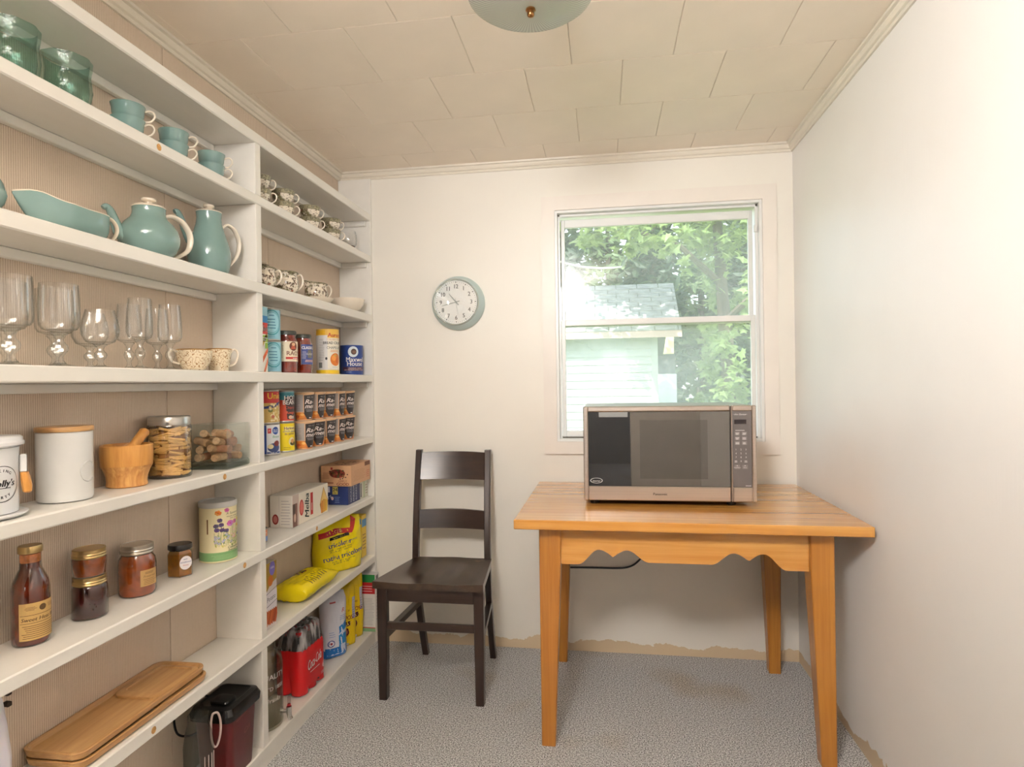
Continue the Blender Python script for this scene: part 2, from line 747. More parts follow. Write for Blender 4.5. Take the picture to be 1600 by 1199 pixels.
def carpet():
    m = bpy.data.materials.new('grey_loop_carpet')
    m.use_nodes = True
    nt, b = nodes(m)
    tc = nt.nodes.new('ShaderNodeTexCoord')
    n1 = nt.nodes.new('ShaderNodeTexNoise')
    n1.inputs['Scale'].default_value = 230.0
    n1.inputs['Detail'].default_value = 1.5
    n1.inputs['Roughness'].default_value = 0.7
    nt.links.new(tc.outputs['Object'], n1.inputs['Vector'])
    rp = nt.nodes.new('ShaderNodeValToRGB')
    e = rp.color_ramp.elements
    e[0].position, e[1].position = 0.36, 0.64
    e[0].color, e[1].color = rgb(98, 98, 100), rgb(242, 242, 242)
    k = e.new(0.5)
    k.color = rgb(188, 188, 188)
    nt.links.new(n1.outputs['Fac'], rp.inputs[0])
    n2 = nt.nodes.new('ShaderNodeTexNoise')
    n2.inputs['Scale'].default_value = 2.3
    nt.links.new(tc.outputs['Object'], n2.inputs['Vector'])
    r2 = nt.nodes.new('ShaderNodeValToRGB')
    r2.color_ramp.elements[0].position = 0.56
    r2.color_ramp.elements[1].position = 0.72
    r2.color_ramp.elements[0].color = (1, 1, 1, 1)
    r2.color_ramp.elements[1].color = rgb(242, 230, 212)
    nt.links.new(n2.outputs['Fac'], r2.inputs[0])
    mx = nt.nodes.new('ShaderNodeMix')
    mx.data_type = 'RGBA'
    mx.blend_type = 'MULTIPLY'
    mx.inputs[0].default_value = 1.0
    nt.links.new(rp.outputs[0], mx.inputs[6])
    nt.links.new(r2.outputs[0], mx.inputs[7])
    nt.links.new(mx.outputs[2], b.inputs['Base Color'])
    b.inputs['Roughness'].default_value = 0.95
    b.inputs['Specular IOR Level'].default_value = 0.1
    bp = nt.nodes.new('ShaderNodeBump')
    bp.inputs['Strength'].default_value = 0.8
    bp.inputs['Distance'].default_value = 0.004
    nt.links.new(n1.outputs['Fac'], bp.inputs['Height'])
    nt.links.new(bp.outputs[0], b.inputs['Normal'])
    return m


struct(part('floor', G().box(WL - 0.1, WR + 0.1, -4.6, WB + 0.1, -0.06, 0.0), carpet(), smooth=0))

# left wall: ribbed papered panels over a dark backing
wl = struct(part('wall_left', G().box(WL - 0.10, WL - 0.012, YF, WB + 0.1, 0, ZC + 0.05), M_DARK, smooth=0))
M_PAPER = ribbed_paper()
ys = [YF, -0.624, -0.08, 0.464, 1.008, 1.552, 2.09, 2.643, WB]
for a, b_ in zip(ys, ys[1:]):
    part('panel', G().box(WL - 0.012, WL, a + 0.001, b_ - 0.001, 0.0, ZC, 0.0012), M_PAPER, wl, smooth=0)

# right wall
struct(part('wall_right', G().box(WR, WR + 0.1, YF, WB + 0.1, 0, ZC + 0.05), M_WALLR, smooth=0))
# back wall with the window opening
OX0, OX1, OZ0, OZ1 = -0.206, 0.679, 0.936, 1.969
g = G()
g.box(WL - 0.1, OX0, WB, WB + 0.16, 0, ZC + 0.05)
g.box(OX1, WR + 0.1, WB, WB + 0.16, 0, ZC + 0.05)
g.box(OX0, OX1, WB, WB + 0.16, 0, OZ0)
g.box(OX0, OX1, WB, WB + 0.16, OZ1, ZC + 0.05)
struct(part('wall_back', g, M_WALLB, smooth=0))
# wall behind the camera with a doorway to the next room
g = G()
g.box(0.25, WR + 0.1, YF - 0.1, YF, 0, ZC + 0.05)
g.box(WL - 0.1, -0.78, YF - 0.1, YF, 0, ZC + 0.05)
g.box(-0.78, 0.25, YF - 0.1, YF, 2.05, ZC + 0.05)
struct(part('wall_front', g, mat('front_wall_paint', (226, 218, 206), 0.6), smooth=0))
# the next room: dim, one small window in its far wall
M_DIM = mat('dim_room_paint', (92, 84, 76), 0.8)
g = G()
g.box(-2.6, -2.5, -4.6, YF - 0.1, 0, 2.4)
g.box(2.0, 2.1, -4.6, YF - 0.1, 0, 2.4)
g.box(-2.6, 0.0, -4.7, -4.6, 0, 2.4)
g.box(0.42, 2.1, -4.7, -4.6, 0, 2.4)
g.box(0.0, 0.42, -4.7, -4.6, 0, 0.68)
g.box(0.0, 0.42, -4.7, -4.6, 1.7, 2.4)
g.box(-2.6, 2.1, -4.7, YF - 0.1, 2.4, 2.5)
g.box(-2.6, WL - 0.1, YF - 0.2, YF - 0.1, 0, 2.4)
g.box(WR + 0.1, 2.1, YF - 0.2, YF - 0.1, 0, 2.4)
struct(part('wall_next_room', g, M_DIM, smooth=0))
struct(part('floor_next_room', G().box(-2.6, 2.1, -4.7, YF - 0.1, -0.08, -0.002), mat('dim_room_floor', (70, 56, 44), 0.6), smooth=0))

# ceiling: square fibre tiles in staggered rows
ceil = struct(part('ceiling', G().box(WL - 0.1, WR + 0.1, YF - 0.1, WB + 0.1, ZC + 0.014, ZC + 0.08), mat('ceiling_gap', (190, 174, 148), 0.9), smooth=0))
TP = 0.3105
tile_mesh = {}
rows = []
yy = 2.535
while yy > YF - TP:
    rows.append(yy)
    yy -= TP * 0.995
rows = [2.535 + TP] + rows
for i, y1 in enumerate(rows[:-1]):
    a, b_ = max(rows[i + 1], YF), min(y1, WB)
    base = -1.168 if i % 2 == 0 else -1.016
    x = base - TP
    while x < WR:
        x0, x1 = max(x, WL), min(x + TP, WR)
        if x1 - x0 > 0.02:
            key = (round(x1 - x0, 3), round(b_ - a, 3))
            if key not in tile_mesh:
                gg = 0.0004
                tile_mesh[key] = mesh('tile', G().box(gg, x1 - x0 - gg, gg, b_ - a - gg, 0, 0.016, 0.002), M_TILE, smooth=0)
            put('tile', tile_mesh[key], ceil, (x0, a, ZC))
        x += TP

# crown moulding
CP = [(0, -0.036), (0.007, -0.036), (0.0095, -0.031), (0.0095, -0.027), (0.016, -0.024), (0.021, -0.016), (0.0215, -0.010), (0.030, -0.008), (0.031, -0.0005), (0, -0.0005)]


def crown(name, p0, p1, inward, cut0, cut1):
    """profile swept from p0 to p1 along a wall, mitred by moving the ends with the distance from the wall"""
    d = (Vector(p1) - Vector(p0)).normalized()
    r0 = [Vector(p0) + Vector(inward) * a + d * (a * cut0) + Vector((0, 0, ZC + b)) for a, b in CP]
    r1 = [Vector(p1) + Vector(inward) * a - d * (a * cut1) + Vector((0, 0, ZC + b)) for a, b in CP]
    return struct(part(name, G().rings([r0, r1]), M_TRIM, smooth=25))


crown('trim_1', (WL, YF, 0), (WL, WB, 0), (1, 0, 0), 0, 1)
crown('trim_2', (WL, WB, 0), (WR, WB, 0), (0, -1, 0), 1, 1)
crown('trim_3', (WR, YF, 0), (WR, WB, 0), (-1, 0, 0), 0, 1)

# ------------------------------------------------------------------ window
win = root('window_1')
cx0, cx1, cz0, cz1 = -0.264, 0.737, 0.880, 2.031


def mitred(name, a0, a1, b0, b1):
    """casing board: outer edge a0-a1, inner edge b0-b1 (x,z), on the back wall"""
    out = [a0, a1, b1, b0]
    part(name, G().prism(out, 1, WB - 0.013, WB + 0.001), M_CASE, win, smooth=0)


mitred('casing_board', (cx0, cz1), (cx1, cz1), (OX0, OZ1), (OX1, OZ1))
mitred('casing_board', (cx0, cz0), (cx1, cz0), (OX0, OZ0), (OX1, OZ0))
mitred('casing_board', (cx0, cz0), (cx0, cz1), (OX0, OZ0), (OX0, OZ1))
mitred('casing_board', (cx1, cz0), (cx1, cz1), (OX1, OZ0), (OX1, OZ1))
M_VIN = mat('white_sash', (238, 236, 232), 0.3, var=0.02)
t = 0.012
for nm, q in (('jamb_board', (OX0, OX0 + t, OZ0, OZ1)), ('jamb_board', (OX1 - t, OX1, OZ0, OZ1)), ('jamb_board', (OX0 + t, OX1 - t, OZ1 - t, OZ1)), ('jamb_board', (OX0 + t, OX1 - t, OZ0, OZ0 + t))):
    part(nm, G().box(q[0], q[1], WB - 0.006, WB + 0.15, q[2], q[3], 0.001), M_VIN, win, smooth=0)
ix0, ix1 = OX0 + t, OX1 - t
# side tracks
for x0, x1 in ((ix0, ix0 + 0.010), (ix1 - 0.010, ix1)):
    part('track', G().box(x0, x1, WB + 0.022, WB + 0.034, OZ0 + t, OZ1 - t, 0.001), M_VIN, win, smooth=0)
part('top_stop', G().box(ix0, ix1, WB + 0.022, WB + 0.034, OZ1 - t - 0.010, OZ1 - t, 0.001), M_VIN, win, smooth=0)


def sash(name, x0, x1, z0, z1, y0, st, top, bot, pm):
    s = part(name, G().box(x0, x0 + st, y0, y0 + 0.022, z0, z1, 0.002).box(x1 - st, x1, y0, y0 + 0.022, z0, z1, 0.002)
             .box(x0 + st, x1 - st, y0, y0 + 0.022, z1 - top, z1, 0.002).box(x0 + st, x1 - st, y0, y0 + 0.022, z0, z0 + bot, 0.002), M_VIN, win, smooth=0)
    part('pane', G().box(x0 + st - 0.004, x1 - st + 0.004, y0 + 0.009, y0 + 0.012, z0 + bot - 0.004, z1 - top + 0.004), pm, s, smooth=0)
    return s


def pane_mat(name, lo, hi):
    m = glass(name, (244, 248, 246), 0.05)
    nt = m.node_tree
    out = nt.nodes['Material Output']
    src = out.inputs['Surface'].links[0].from_socket
    df = nt.nodes.new('ShaderNodeBsdfTranslucent')
    df.inputs[0].default_value = rgb(244, 246, 244)
    tc = nt.nodes.new('ShaderNodeTexCoord')
    nz = nt.nodes.new('ShaderNodeTexNoise')
    nz.inputs['Scale'].default_value = 3.0
    nz.inputs['Detail'].default_value = 8.0
    nt.links.new(tc.outputs['Object'], nz.inputs['Vector'])
    mr = nt.nodes.new('ShaderNodeMapRange')
    mr.inputs['From Min'].default_value = 0.3
    mr.inputs['From Max'].default_value = 0.7
    mr.inputs['To Min'].default_value = lo
    mr.inputs['To Max'].default_value = hi
    nt.links.new(nz.outputs['Fac'], mr.inputs['Value'])
    mx = nt.nodes.new('ShaderNodeMixShader')
    nt.links.new(mr.outputs[0], mx.inputs[0])
    nt.links.new(src, mx.inputs[1])
    nt.links.new(df.outputs[0], mx.inputs[2])
    nt.links.new(mx.outputs[0], out.inputs['Surface'])
    return m


M_PANE = pane_mat('dusty_window_glass', 0.07, 0.19)
M_PANE2 = pane_mat('hazy_lower_glass', 0.14, 0.28)
sash('upper_sash', ix0 + 0.010, ix1 - 0.010, 1.452, OZ1 - t - 0.012, WB + 0.070, 0.018, 0.036, 0.030, M_PANE)
sash('lower_sash', ix0 + 0.010, ix1 - 0.010, OZ0 + t + 0.004, 1.482, WB + 0.040, 0.018, 0.026, 0.028, M_PANE2)
part('latch', G().box(ix1 - 0.018, ix1 - 0.004, WB + 0.012, WB + 0.024, 1.835, 1.865, 0.002).box(ix1 - 0.013, ix1 - 0.008, WB + 0.006, WB + 0.012, 1.84, 1.875, 0.001), M_VIN, win, smooth=0)
part('sill_gap', G().box(ix0, ix1, WB + 0.034, WB + 0.1, OZ0 + t, OZ0 + t + 0.003), mat('sill_strip_brown', (96, 86, 72), 0.9), win, smooth=0)  # thin dark brown strip beneath the lower sash

# ------------------------------------------------------------------ shelving unit
SZ = [1.9974, 1.8029, 1.5284, 1.2468, 0.9609, 0.6837, 0.4079, 0.0677]
ST = [0.033, 0.031, 0.034, 0.033, 0.029, 0.030, 0.034, 0.032]
SX0, SX1, SY0, SY1 = WL + 0.001, -1.0632, YF + 0.03, 2.700
unit = thing('shelving_unit', 'tall white painted wooden shelving along the papered wall, full of dishes and food', 'shelving', (0, 0, 0))


def shelf_mat():
    """white paint with a few orange knots bleeding through"""
    m = M_SHELF
    nt, b = nodes(m)
    tc = nt.nodes.new('ShaderNodeTexCoord')
    mp = nt.nodes.new('ShaderNodeMapping')
    mp.inputs['Scale'].default_value = (4.0, 2.6, 4.0)
    nt.links.new(tc.outputs['Object'], mp.inputs[0])
    vo = nt.nodes.new('ShaderNodeTexVoronoi')
    vo.inputs['Scale'].default_value = 1.0
    nt.links.new(mp.outputs[0], vo.inputs['Vector'])
    rp = nt.nodes.new('ShaderNodeValToRGB')
    e = rp.color_ramp.elements
    e[0].position, e[1].position = 0.020, 0.032
    e[0].color, e[1].color = (1, 1, 1, 1), (0, 0, 0, 1)
    nt.links.new(vo.outputs['Distance'], rp.inputs[0])
    mx = nt.nodes.new('ShaderNodeMix')
    mx.data_type = 'RGBA'
    old = b.inputs['Base Color'].links[0].from_socket
    nt.links.new(rp.outputs[0], mx.inputs[0])
    nt.links.new(old, mx.inputs[6])
    mx.inputs[7].default_value = rgb(205, 160, 104)
    nt.links.new(mx.outputs[2], b.inputs['Base Color'])


for i, (z, th) in enumerate(zip(SZ, ST)):
    part('shelf', G().box(SX0, SX1, SY0, SY1, z - th, z, 0.003), M_SHELF, unit, smooth=0)
for i in range(7):
    z0, z1 = SZ[i + 1], SZ[i] - ST[i]
    part('divider', G().box(SX0, SX1 - 0.002, 1.755, 1.785, z0, z1, 0.0015), M_SHELF, unit, smooth=0)
part('end_panel', G().box(SX0, SX1, 2.700, 2.7185, 0.0, ZC - 0.037, 0.0015), M_SHELF, unit, smooth=0)
part('kick_board', G().box(SX0 + 0.02, SX1 - 0.004, SY0, 2.700, 0.0, SZ[7] - ST[7], 0.001), M_SHELF, unit, smooth=0)
for i in range(4):
    z1 = SZ[i] - ST[i]
    for a, b_ in ((SY0 + 0.01, 1.754), (1.786, 2.699)):
        part('cleat', G().box(SX0, SX0 + 0.018, a, b_, z1 - 0.022, z1 - 0.0003, 0.002), M_SHELF, unit, smooth=0)
    part('cleat', G().box(SX0 + 0.02, SX1 - 0.02, 2.682, 2.6995, z1 - 0.024, z1 - 0.0003, 0.002), M_SHELF, unit, smooth=0)
# orange knots in the front edges where the wood shows through the paint
M_KNOT = mat('bare_knot', (208, 158, 96), 0.6, var=0.3, nscale=(150, 60, 150))
for z, th, y_ in ((SZ[1], ST[1], 1.335), (SZ[4], ST[4], 1.575), (SZ[5], ST[5], 1.665), (SZ[5], ST[5], 2.125), (SZ[6], ST[6], 1.29)):
    g = G()
    g.v = [(SX1 + 0.0007, y_ + 0.008 * math.cos(k * PI / 6), z - th * 0.5 + 0.0085 * math.sin(k * PI / 6)) for k in range(12)]
    g.f = [tuple(range(12))]
    part('knot', g, M_KNOT, unit, smooth=0)

# ------------------------------------------------------------------ table
M_OAK = wood('honey_oak', (186, 122, 48), (216, 160, 84), (1.0, 30, 30), 0.20, 0.5, dark=(170, 98, 30))
M_OAKZ = wood('honey_oak_upright', (162, 100, 34), (190, 130, 54), (30, 30, 1.0), 0.3, 0.3, dark=(170, 92, 26))
M_OAKY = wood('honey_oak_cross', (162, 102, 36), (190, 132, 56), (30, 1.0, 30), 0.3, 0.3)
tb = thing('table', 'honey oak table with scalloped apron and tapered legs in the window corner', 'table', (0.2505, 2.3155, 0), R(-0.25))
TZ = 0.7578
g = G()
part('tabletop', G().box(-0.542, 0.542, -0.380, 0.382, TZ - 0.031, TZ, 0.0025), M_OAK, tb, smooth=0)
for sx, sy, nm in ((-1, -1, 'leg'), (1, -1, 'leg'), (-1, 1, 'leg'), (1, 1, 'leg')):
    # outer faces stay upright, the inner faces taper towards the foot
    xo, yo = (-0.466, 0.448)[sx > 0], (-0.325, 0.330)[sy > 0]
    rs = []
    for z, w in ((0.0, 0.045), (0.60, 0.070), (TZ - 0.031, 0.072)):
        x0, x1 = (xo, xo + w) if sx < 0 else (xo - w, xo)
        y0, y1 = (yo, yo + w) if sy < 0 else (yo - w, yo)
        c = 0.003
        rs.append([(x0 + c, y0, z), (x1 - c, y0, z), (x1, y0 + c, z), (x1, y1 - c, z), (x1 - c, y1, z), (x0 + c, y1, z), (x0, y1 - c, z), (x0, y0 + c, z)])
    part(nm, G().rings(rs), M_OAKZ, tb, smooth=20)


def scallop(n=96):
    """lower edge of the front apron, x from 0 to 1: two pairs of arches, each pair meeting in a point"""
    pts = []
    for i in range(n + 1):
        u = i / n
        z = 0.600 if not 0.3 < u < 0.7 else 0.612
        for c, side in ((0.220, 1), (0.768, -1)):
            d = (u - c) * side
            if abs(d) < 0.148:
                q = abs(d) / 0.148
                base = 0.600 if d < 0 else 0.612
                if q < 0.40:
                    z = 0.626 + 0.024 * math.sin(PI * 0.5 * (q / 0.40))
                else:
                    z = base + (0.650 - base) * (0.5 + 0.5 * math.cos(PI * (q - 0.40) / 0.60))
        pts.append((u, z))
    return pts


ax0, ax1 = -0.395, 0.377
low = [(ax0 + (ax1 - ax0) * u, z) for u, z in scallop()]
part('apron', G().prism(low + [(ax1, TZ - 0.0312), (ax0, TZ - 0.0312)], 1, -0.312, -0.290), M_OAK, tb, smooth=25)
part('apron', G().box(ax0, ax1, 0.290, 0.310, 0.615, TZ - 0.0312, 0.001), M_OAK, tb, smooth=0)
for x0 in (-0.452, 0.416):
    part('apron', G().box(x0, x0 + 0.020, -0.2545, 0.2585, 0.615, TZ - 0.0312, 0.001), M_OAKY, tb, smooth=0)

# ------------------------------------------------------------------ chair
M_CH = wood('dark_stained_oak', (36, 22, 16), (54, 34, 25), (30, 30, 1.4), 0.32, 0.25, dark=(30, 18, 13))
M_CHX = wood('dark_stained_oak_cross', (38, 23, 17), (56, 36, 26), (1.4, 30, 30), 0.32, 0.25, dark=(30, 18, 13))


def seat_mat():
    m = wood('worn_dark_seat', (46, 32, 23), (70, 51, 37), (24, 1.6, 24), 0.30, 0.3, dark=(34, 22, 15))
    nt, b = nodes(m)
    tc = nt.nodes.new('ShaderNodeTexCoord')
    nz = nt.nodes.new('ShaderNodeTexNoise')
    nz.inputs['Scale'].default_value = 7.0
    nz.inputs['Detail'].default_value = 7.0
    nz.inputs['Roughness'].default_value = 0.7
    nt.links.new(tc.outputs['Object'], nz.inputs['Vector'])
    rp = nt.nodes.new('ShaderNodeValToRGB')
    rp.color_ramp.elements[0].position, rp.color_ramp.elements[1].position = 0.63, 0.72
    nt.links.new(nz.outputs['Fac'], rp.inputs[0])
    mx = nt.nodes.new('ShaderNodeMix')
    mx.data_type = 'RGBA'
    old = b.inputs['Base Color'].links[0].from_socket
    nt.links.new(rp.outputs[0], mx.inputs[0])
    nt.links.new(old, mx.inputs[6])
    mx.inputs[7].default_value = rgb(112, 84, 58)
    nt.links.new(mx.outputs[2], b.inputs['Base Color'])
    return m


ch = thing('wooden_chair', 'dark stained wooden chair with two slats and worn saddle seat, below the clock', 'chair', (0, 0, 0))


def seat_xy(u, v):
    x0 = -0.872 + (0.872 - 0.806) * v
    x1 = -0.446 + (-0.476 + 0.446) * v
    return x0 + (x1 - x0) * u, 2.180 + 0.335 * v + 0.012 * math.sin(PI * u) * (1 if v > 0.9 else 0)


def seat_top(u, v):
    x, y_ = seat_xy(u, v)
    hol = 0.0
    for c in (0.29, 0.71):
        hol += math.exp(-((u - c) / 0.17) ** 2) * math.exp(-((v - 0.42) / 0.42) ** 2)
    e = min(1, min(u, 1 - u) / 0.06)
    return (x, y_, 0.460 - 0.013 * hol * e)


NU, NV = 30, 24
g = G()
g.grid(seat_top, NU, NV)
k = len(g.v)


def seat_bot(u, v):
    x, y_ = seat_xy(u, v)
    return (x, y_, 0.4325)


g.grid(seat_bot, NU, NV)
loop = [i * (NV + 1) for i in range(NU)] + [NU * (NV + 1) + j for j in range(NV)] + [i * (NV + 1) + NV for i in range(NU, 0, -1)] + [j for j in range(NV, 0, -1)]
for a, b_ in zip(loop, loop[1:] + loop[:1]):
    g.f.append((a, b_, k + b_, k + a))
part('seat', g, seat_mat(), ch, smooth=45)


def post(pts, w0, w1):
    rs = []
    for (x, y_, z), w in zip(pts, w0):
        c = 0.003
        h, d = w / 2, w1 / 2
        rs.append([(x - h + c, y_ - d, z), (x + h - c, y_ - d, z), (x + h, y_ - d + c, z), (x + h, y_ + d - c, z), (x + h - c, y_ + d, z), (x - h + c, y_ + d, z), (x - h, y_ + d - c, z), (x - h, y_ - d + c, z)])
    return G().rings(rs)


for x in (-0.846, -0.470):
    part('leg', post([(x, 2.222, 0), (x, 2.222, 0.2), (x, 2.222, 0.4324)], (0.031, 0.036, 0.038), 0.034), M_CH, ch, smooth=20)
for xf, xs, xt in ((-0.797, -0.806, -0.826), (-0.492, -0.492, -0.511)):
    pts = []
    for i in range(13):
        z = 0.905 * i / 12
        if z < 0.44:
            t_ = z / 0.44
            pts.append((xf + (xs - xf) * t_, 2.613 - 0.098 * math.sin(t_ * PI / 2), z))
        else:
            t_ = (z - 0.44) / 0.465
            pts.append((xs + (xt - xs) * t_, 2.515 + 0.135 * t_ ** 1.25, z))
    part('leg', post(pts, [0.026] * 13, 0.030), M_CH, ch, smooth=20, label='back leg that runs up to carry the slats')


def slat(z0, z1, y0, y1, bow):
    g = G()

    def fr(u, v):
        x = -0.809 + 0.300 * u
        return (x, y0 + (y1 - y0) * v + bow * math.sin(PI * u), z0 + (z1 - z0) * v + (0.004 * math.sin(PI * u) if v > 0.5 else 0))
    rs = []
    n = 16
    for i in range(n + 1):
        u = i / n
        a, b2 = fr(u, 0), fr(u, 1)
        rs.append([(a[0], a[1] - 0.007, a[2]), (b2[0], b2[1] - 0.007, b2[2]), (b2[0], b2[1] + 0.007, b2[2]), (a[0], a[1] + 0.007, a[2])])
    g.rings(rs)
    return g


part('slat', slat(0.779, 0.893, 2.603, 2.640, 0.020), M_CHX, ch, smooth=30)
part('slat', slat(0.575, 0.650, 2.548, 2.566, 0.020), M_CHX, ch, smooth=30)
part('seat_rail', G().box(-0.827, -0.489, 2.209, 2.229, 0.376, 0.4322, 0.002), M_CHX, ch, smooth=0)
part('seat_rail', G().box(-0.795, -0.505, 2.520, 2.538, 0.350, 0.395, 0.002), M_CHX, ch, smooth=0)
part('stretcher', G().box(-0.830, -0.487, 2.213, 2.229, 0.266, 0.295, 0.003), M_CHX, ch, smooth=0)
for xa, xb in ((-0.846, -0.800), (-0.470, -0.492)):
    part('stretcher', G().tube([(xa, 2.238, 0.235), (xb, 2.530, 0.262)], 0.0165, 4, ref=(1, 0, 1)), M_CH, ch, smooth=20)

# ------------------------------------------------------------------ microwave
M_STEEL = mat('brushed_steel', (200, 188, 178), 0.33, metal=0.92, var=0.05, nscale=(2, 2, 240))
M_MWD = mat('microwave_black_plastic', (22, 22, 23), 0.4)


def mirror_glass(name, col, refl=0.22, rough=0.015):
    m = bpy.data.materials.new(name)
    m.use_nodes = True
    nt, b = nodes(m)
    nz = nt.nodes.new('ShaderNodeTexNoise')
    nz.inputs['Scale'].default_value = 30.0
    rp = nt.nodes.new('ShaderNodeValToRGB')
    c = rgb(*col)
    rp.color_ramp.elements[0].color = tuple(x * 0.95 for x in c[:3]) + (1,)
    rp.color_ramp.elements[1].color = c
    nt.links.new(nz.outputs['Fac'], rp.inputs[0])
    nt.links.new(rp.outputs[0], b.inputs['Base Color'])
    b.inputs['Roughness'].default_value = 0.5
    gl = nt.nodes.new('ShaderNodeBsdfGlossy')
    gl.inputs['Roughness'].default_value = rough
    gl.inputs['Color'].default_value = (1, 0.98, 0.96, 1)
    mx = nt.nodes.new('ShaderNodeMixShader')
    mx.inputs[0].default_value = refl
    out = nt.nodes['Material Output']
    nt.links.new(b.outputs[0], mx.inputs[1])
    nt.links.new(gl.outputs[0], mx.inputs[2])
    nt.links.new(mx.outputs[0], out.inputs['Surface'])
    MATS[name] = m
    return m


mw = thing('microwave_oven', 'stainless steel microwave with black mirrored door standing on the table before the window', 'microwave', (0.2235, 2.19, TZ + 0.0006), R(0.3))
w2, D0, D1, zb, zt = 0.2965, 0.0, 0.40, 0.0185, 0.3535
part('body', G().box(-w2 + 0.002, w2 - 0.002, 0.028, D1, zb, zt - 0.002, 0.004), mat('grey_steel_case', (176, 172, 168), 0.35, metal=0.7), mw, smooth=0)
xd = 0.2115   # seam between door and control panel
# door frame, one piece with an opening
g = G()
g.box(-w2, -w2 + 0.0165, D0, 0.026, zb, zt, 0.003)
g.box(-w2 + 0.0165, xd - 0.001, D0, 0.026, zt - 0.019, zt, 0.003)
g.box(-w2 + 0.0165, xd - 0.001, D0, 0.026, zb, zb + 0.050, 0.003)
g.box(-w2 + 0.0165, xd - 0.001, 0.012, 0.026, zb + 0.048, zt - 0.017)
door = part('door', g, M_STEEL, mw, smooth=0)
part('door_glass', G().box(-w2 + 0.0172, xd - 0.0012, 0.003, 0.0115, zb + 0.0505, zt - 0.0195, 0.001), mirror_glass('black_mirror_glass', (12, 12, 13), 0.17), door, smooth=0)
part('door_window', G().box(-0.098, 0.134, 0.0019, 0.0029, zb + 0.078, zt - 0.050), mirror_glass('mesh_backed_glass', (13, 12, 11), 0.125, 0.03), door, smooth=0)
g = G()
g.box(xd + 0.001, xd + 0.006, D0, 0.026, zb, zt, 0.002)
g.box(w2 - 0.0145, w2, D0, 0.026, zb, zt, 0.003)
g.box(xd + 0.006, w2 - 0.0145, D0, 0.026, zt - 0.019, zt, 0.003)
g.box(xd + 0.006, w2 - 0.0145, D0, 0.026, zb, zb + 0.050, 0.003)
g.box(xd + 0.006, w2 - 0.0145, 0.012, 0.026, zb + 0.048, zt - 0.017)
cp = part('control_panel', g, M_STEEL, mw, smooth=0)
part('key_pad', G().box(xd + 0.0065, w2 - 0.015, 0.003, 0.0115, zb + 0.0505, zt - 0.0195, 0.001), mat('pad_grey', (104, 98, 96), 0.3), cp, smooth=0)
part('display', G().box(0.224, 0.264, 0.0012, 0.0029, 0.2885, 0.3045, 0.0005), mat('display_black', (46, 38, 40), 0.15), cp, smooth=0)
ink = Ink()
LG = (206, 202, 200)
for r_ in range(3):
    for c_ in range(2):
        x, z = 0.2335 + 0.0235 * c_, 0.256 - 0.0165 * r_
        ink.rect(x - 0.0085, x + 0.0085, z - 0.0062, z + 0.0062, (128, 122, 120), 1)
        ink.lines(x - 0.0065, x + 0.0065, z - 0.004, z + 0.004, 2, LG, 2, r_ * 2 + c_, 0.55)
for i, t_ in enumerate('1234567890'):
    r_, c_ = (i // 3, i % 3) if i < 9 else (3, 1)
    ink.text(t_, 0.2285 + 0.0165 * c_, 0.2005 - 0.0135 * r_, 0.0085, LG, 2)
for x, z in ((0.2285, 0.160), (0.2615, 0.160)):
    ink.lines(x - 0.006, x + 0.006, z - 0.004, z + 0.004, 2, LG, 2, 5, 0.5)
for x, z, q in ((0.232, 0.139, 'Stop/Reset'), (0.258, 0.139, 'Start')):
    ink.rect(x - 0.009, x + 0.009, z - 0.006, z + 0.008, (128, 122, 120), 1)
    ink.text(q, x, z - 0.001, 0.0052, LG, 2)
    ink.ell(x, z + 0.0055, 0.002, 0.0015, LG, 2, 8)
ink.lines(0.226, 0.262, 0.266, 0.269, 1, LG, 2, 3, 0.6)
ink.text('the Genius', 0.2435, 0.3225, 0.0088, (222, 218, 216), 2, shear=0.35)
ink.rect(0.219, 0.228, 0.3222, 0.3228, LG, 2)
ink.rect(0.259, 0.268, 0.3222, 0.3228, LG, 2)
ink.lines(0.258, 0.279, 0.0735, 0.0765, 1, LG, 2, 9, 0.8)
# oval emblem at the lower corner of the door
for rr, c_ in ((1.0, (200, 198, 196)), (0.86, (20, 20, 20))):
    ink.ell(-0.252, 0.0885, 0.0222 * rr, 0.0098 * rr, c_, 1 if rr == 1 else 2, 24)
ink.text('inverter', -0.252, 0.0875, 0.0085, (226, 224, 222), 3, shear=0.2)
ink.text('Panasonic', -0.030, zb + 0.0245, 0.0125, (44, 36, 32), 2, fat=0.0003)
ink.build('lettering', lambda u, v, o: (u, 0.0024 - o if (v > zb + 0.05) else -o, v), mw, rough=0.4)
for x in (-0.26, 0.22):
    for y_ in (0.05, 0.34):
        part('foot', G().lathe([(0.014, 0.0), (0.016, 0.004), (0.016, zb + 0.003)], 12, x, y_), M_MWD, mw)
part('base_plate', G().box(-0.27, 0.235, 0.035, 0.38, 0.011, zb + 0.001), M_MWD, mw, smooth=0)
pc = [(0.02, 0.40, 0.06), (0.04, 0.46, 0.05), (0.03, 0.505, 0.02), (0.01, 0.5185, -0.06), (-0.02, 0.5195, -0.20), (-0.055, 0.5195, -0.31), (-0.085, 0.5195, -0.352), (-0.12, 0.5195, -0.373), (-0.17, 0.5195, -0.3805), (-0.25, 0.5195, -0.381), (-0.33, 0.5195, -0.382), (-0.40, 0.5195, -0.384)]


